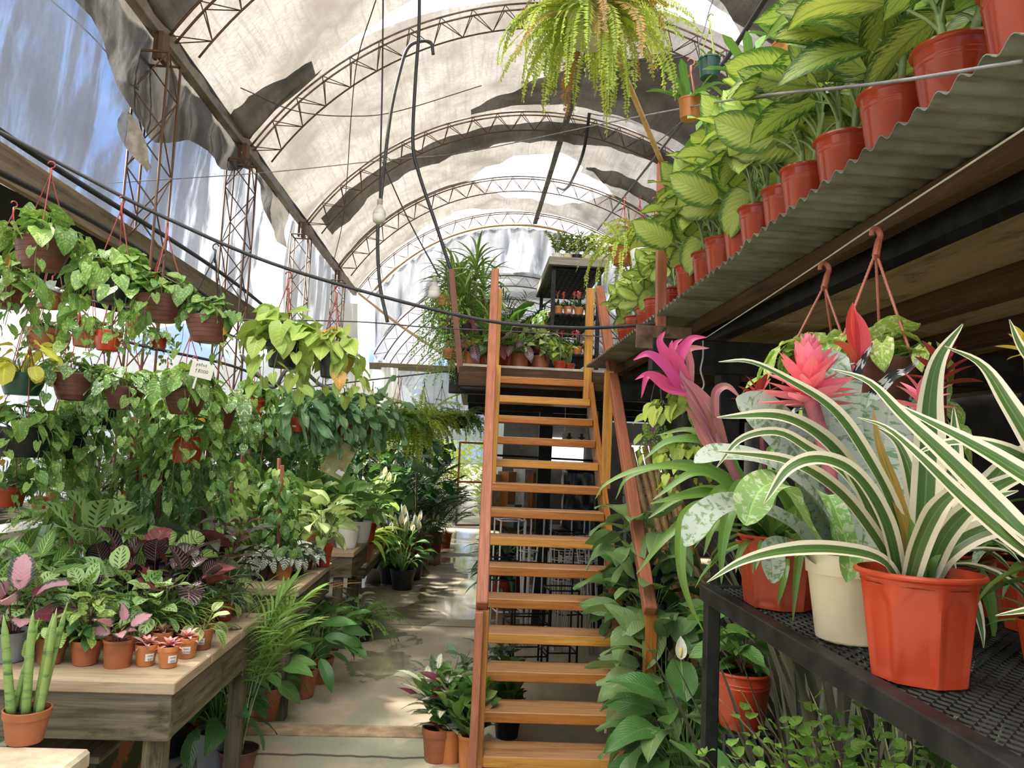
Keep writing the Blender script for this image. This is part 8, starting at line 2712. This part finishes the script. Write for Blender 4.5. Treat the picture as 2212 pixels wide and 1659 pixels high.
# ================================================================== under and beside the rack
UR = 'plants under and beside the front rack'
ph = [fol('ph%d' % i, grassy, 430 + i, lm='dusky_flax_strap', n=30, L=(0.7, 1.25), W=0.038, el=(70, 88), bend=(0.0, 0.7), rad=0.06, nl=9) for i in range(2)]
phv = fol('phv', grassy, 433, lm='striped_flax_strap', n=46, L=(0.55, 0.9), W=0.018, el=(60, 88), bend=(0.1, 0.8), rad=0.06)
mf_ = fol('mfb', bushy, 435, lm='small_bright_leaflet', n=1700, R=0.42, H=0.70, size=(0.025, 0.042), W=0.9, shape='round', stems=50, stem='dark_red_stem', down=5, zlo=0.2)
for k, (x, y, f, pot, sc_, lab) in enumerate(((1.14, 2.45, ph[0], ('std', 0.13, 0.22, P_BLACK), 1.0, 'dusky bronze flax with long straps behind the rack leg'), (1.22, 2.62, ph[1], ('std', 0.13, 0.22, P_BLACK), 1.0, 'dusky bronze flax deeper under the rack'), (1.28, 2.2, phv, ('std', 0.13, 0.2, P_BLACK), 1.1, 'yellow striped flax under the rack'),
                                          (1.02, 2.0, mf_, ('std', 0.14, 0.3, P_BLACK), 1.05, 'bushy bright green small leaved plant under the rack'), (1.35, 1.85, spa[1], ('std', 0.13, 0.3, P_BLACK), 1.35, 'dark broad leaved plant under the right part of the rack'), (0.80, 2.62, spa[2], ('std', 0.12, 0.24, P_TERRA), 1.2, 'peace lily on the floor behind the black rack leg'),
                                          (0.86, 2.28, spa[0], ('std', 0.11, 0.55, P_BLACK), 1.25, 'peace lily with bright leaves at the foot of the rack leg'))):
    z = 0.0 if not (0.705 < x < 1.85 and y < 2.25) else 0.315
    plant('potted_flax' if 'flax' in lab else 'potted_leafy_plant', lab, 'potted plant', xy(x, y, z), pot, f, rz=k * 1.7, fs=sc_, group=UR)
t = plant('potted_shrub', 'woody stemmed plant in a red pot standing on a black stand behind the rack', 'potted plant', xy(1.12, 3.15, 0.86), ('big', 0.12, 0.22, P_RED2), fol('ws', bushy, 440, lm='mid_green_leaf', n=50, R=0.25, H=0.35, size=(0.10, 0.16), W=0.5, stems=6), rz=1, group=UR)
stand(1.12, 3.15, 0.2, 0.86, STEEL_BLACK, 'black wire stand under the red potted woody plant', 'frame', None)
for k, (x, y) in enumerate(((1.55, 3.0), (1.4, 3.6), (1.75, 2.5))):
    plant('potted_leafy_plant', 'dark leafy plant in the shade beyond the rack, ' + ('nearer right one', 'farther one', 'rightmost one')[k], 'potted plant', xy(x, y, 0), ('std', 0.14, 0.25, P_BLACK), spa[k] if k else ph[1], rz=k, fs=1.4, group=UR)

# peace lilies stacked beside the stairs
SL = 'peace lilies beside the right stair rail'
sbig = [fol('sb%d' % i, broad, 450 + i, lm='peace_lily_leaf' if i == 1 else 'soft_peace_lily_leaf', n=30, pet=(0.14, 0.40), L=(0.23, 0.33), W=0.47, spread=(6, 70), droop=(20, 85), roll=0.6, wave=0.07) for i in range(3)]
fl1 = fol('fl1', broad, 455, n=1, pet=(0.1, 0.1), L=(0.2, 0.22), flowers=2, fl_h=(0.50, 0.58))
for k, (px, py, Y, z, h, f, lab) in enumerate(((1405, 1600, 4.15, 0.0, 0.26, sbig[0], 'peace lily in a white pot at the foot of the right stair rail'), (1440, 1500, 4.0, 0.0, 0.3, sbig[1], 'big glossy peace lily with a white spathe beside the orange newel post'), (1375, 1330, 4.9, 0.62, 0.2, sbig[2], 'peace lily on a stand leaning over the stair treads'), (1385, 1180, 5.1, 1.0, 0.2, sbig[0], 'topmost peace lily of the cascade by the stair rail'), (1330, 1260, 5.2, 0.62, 0.2, sbig[1], 'peace lily second from the top of the cascade'), (1440, 1400, 4.6, 0.30, 0.2, sbig[2], 'peace lily halfway down the cascade by the rail'))):
    p = aY(px, py, Y)
    p[0] = max(p[0], 1.16)
    p[2] = z
    fl = f + ([x for x in fl1 if x[0] == 'flower'] if k == 1 else [])
    plant('potted_peace_lily', lab, 'potted plant', p, ('std', 0.13, h, P_WHITE if k == 0 else P_BLACK), fl, rz=k * 1.9 + 1.0, fs=(1.15, 1.15, 1.0, 0.95, 1.0, 1.05)[k], group=SL)
    if z > 0:
        stand(p[0], p[1], 0.22, z, STEEL_BLACK, 'black stand under the ' + lab.split(' peace')[0].replace('peace lily', '').strip() + ' peace lily ' + ('over the treads', 'at the top', 'second from the top', 'halfway down')[k - 2] if False else 'black stand carrying the peace lily ' + ('that leans over the treads', 'at the top of the cascade', 'second from the top', 'halfway down the cascade')[k - 2], 'frame', None)

# left foot of the stairs
LF = 'small plants at the left foot of the stairs'
fid = fol('fid', bushy, 460, lm='mid_green_leaf', n=44, R=0.16, H=0.28, size=(0.12, 0.18), W=0.62, shape='fiddle', stems=4, down=-15, mix='light_green_leaf', mixf=0.3)
ste = fol('ste', bushy, 461, lm='cream_stromanthe_leaf', n=46, R=0.18, H=0.42, size=(0.14, 0.2), W=0.34, shape='ovate', stems=5, down=5, mix='wine_red_leaf_back', mixf=0.1)
cte = fol('cte', bushy, 462, lm='striped_ctenanthe_leaf', n=46, R=0.16, H=0.45, size=(0.11, 0.16), W=0.36, shape='ovate', stems=5, down=0)
for k, (px, py, f, m, lab) in enumerate(((970, 1652, fid, P_ORANGE, 'young fiddle leaf fig in an orange pot with a black liner at the stair foot'), (950, 1632, fid, P_RED, 'young fiddle leaf fig in a red pot left behind the orange one'), (1012, 1668, fid, P_ORANGE, 'young fiddle leaf fig in an orange pot half behind the stair side board'))):
    p = onz(px, py, 0.0, 0.08)
    plant('potted_fiddle_leaf_fig', lab, 'potted plant', p, ('liner', 0.075, 0.20, m), f, rz=k * 1.3, group=LF)
plant('potted_stromanthe', 'cream and red stromanthe left of the stairs', 'potted plant', xy(-0.13, 4.98, 0), ('std', 0.10, 0.2, P_TERRA), ste, rz=0.5, group=LF)
plant('potted_ctenanthe', 'striped ctenanthe behind the stromanthe left of the stairs', 'potted plant', xy(-0.06, 5.3, 0), ('std', 0.10, 0.22, P_TERRA), cte, rz=2, fs=1.1, group=LF)
plant('potted_leafy_plant', 'broad leaved plant seen under the lowest treads', 'potted plant', xy(0.32, 5.4, 0), ('std', 0.10, 0.18, P_BLACK), fid, rz=2, group=LF)
plant('potted_leafy_plant', 'striped plant seen between the lower treads', 'potted plant', xy(0.28, 5.95, 0), ('std', 0.10, 0.18, P_BLACK), cte, rz=1, group=LF)
for k, (px, Y, lab) in enumerate(((1075, 9.8, 'dracaena in a red pot behind the middle treads'), (1115, 10.4, 'dracaena in a red pot behind the first, by the thick post'))):
    p = aY(px, 1180, Y)
    p[2] = 0.0
    plant('potted_dracaena', lab, 'potted plant', p, ('big', 0.26, 0.40, P_RED), canes(471 + k, lm='dark_green_leaf', heads=3, H=(0.15, 0.4), n=30, L=(0.4, 0.6), W=0.06), rz=k, sc=0.9, fs=0.9)

# ================================================================== outside the far door
OT = [fol('ot%d' % i, bushy, 480 + i, lm='sunlit_tree_leaf', n=420, R=1.1, H=2.6, size=(0.14, 0.24), W=0.35, stems=16, down=0) for i in range(2)]
for k, (x, y, s, lab) in enumerate(((-1.1, 21.6, 1.2, 'sunlit bush left outside the far door'), (0.3, 22.4, 1.25, 'sunlit bush filling the far doorway'), (-0.5, 24.5, 1.4, 'taller sunlit bush behind the others outside the door'), (1.2, 24.0, 1.3, 'sunlit bush right outside the far door'))):
    t = thing('sunlit_bush', lab, 'bush', (x, y, 0), k * 1.1, 'sunlit bushes outside the far door', s)
    link('foliage', OT[k % 2][0][1], t)
for k in range(7):
    x = -15 + 6 * k
    t = thing('distant_tree', names[k] + ' pale tree from the left beyond the end wall', 'tree', (x, 37 + 2 * math.sin(k), 0), k, 'pale trees beyond the end wall', 2.2)
    link('foliage', OT[k % 2][0][1], t)
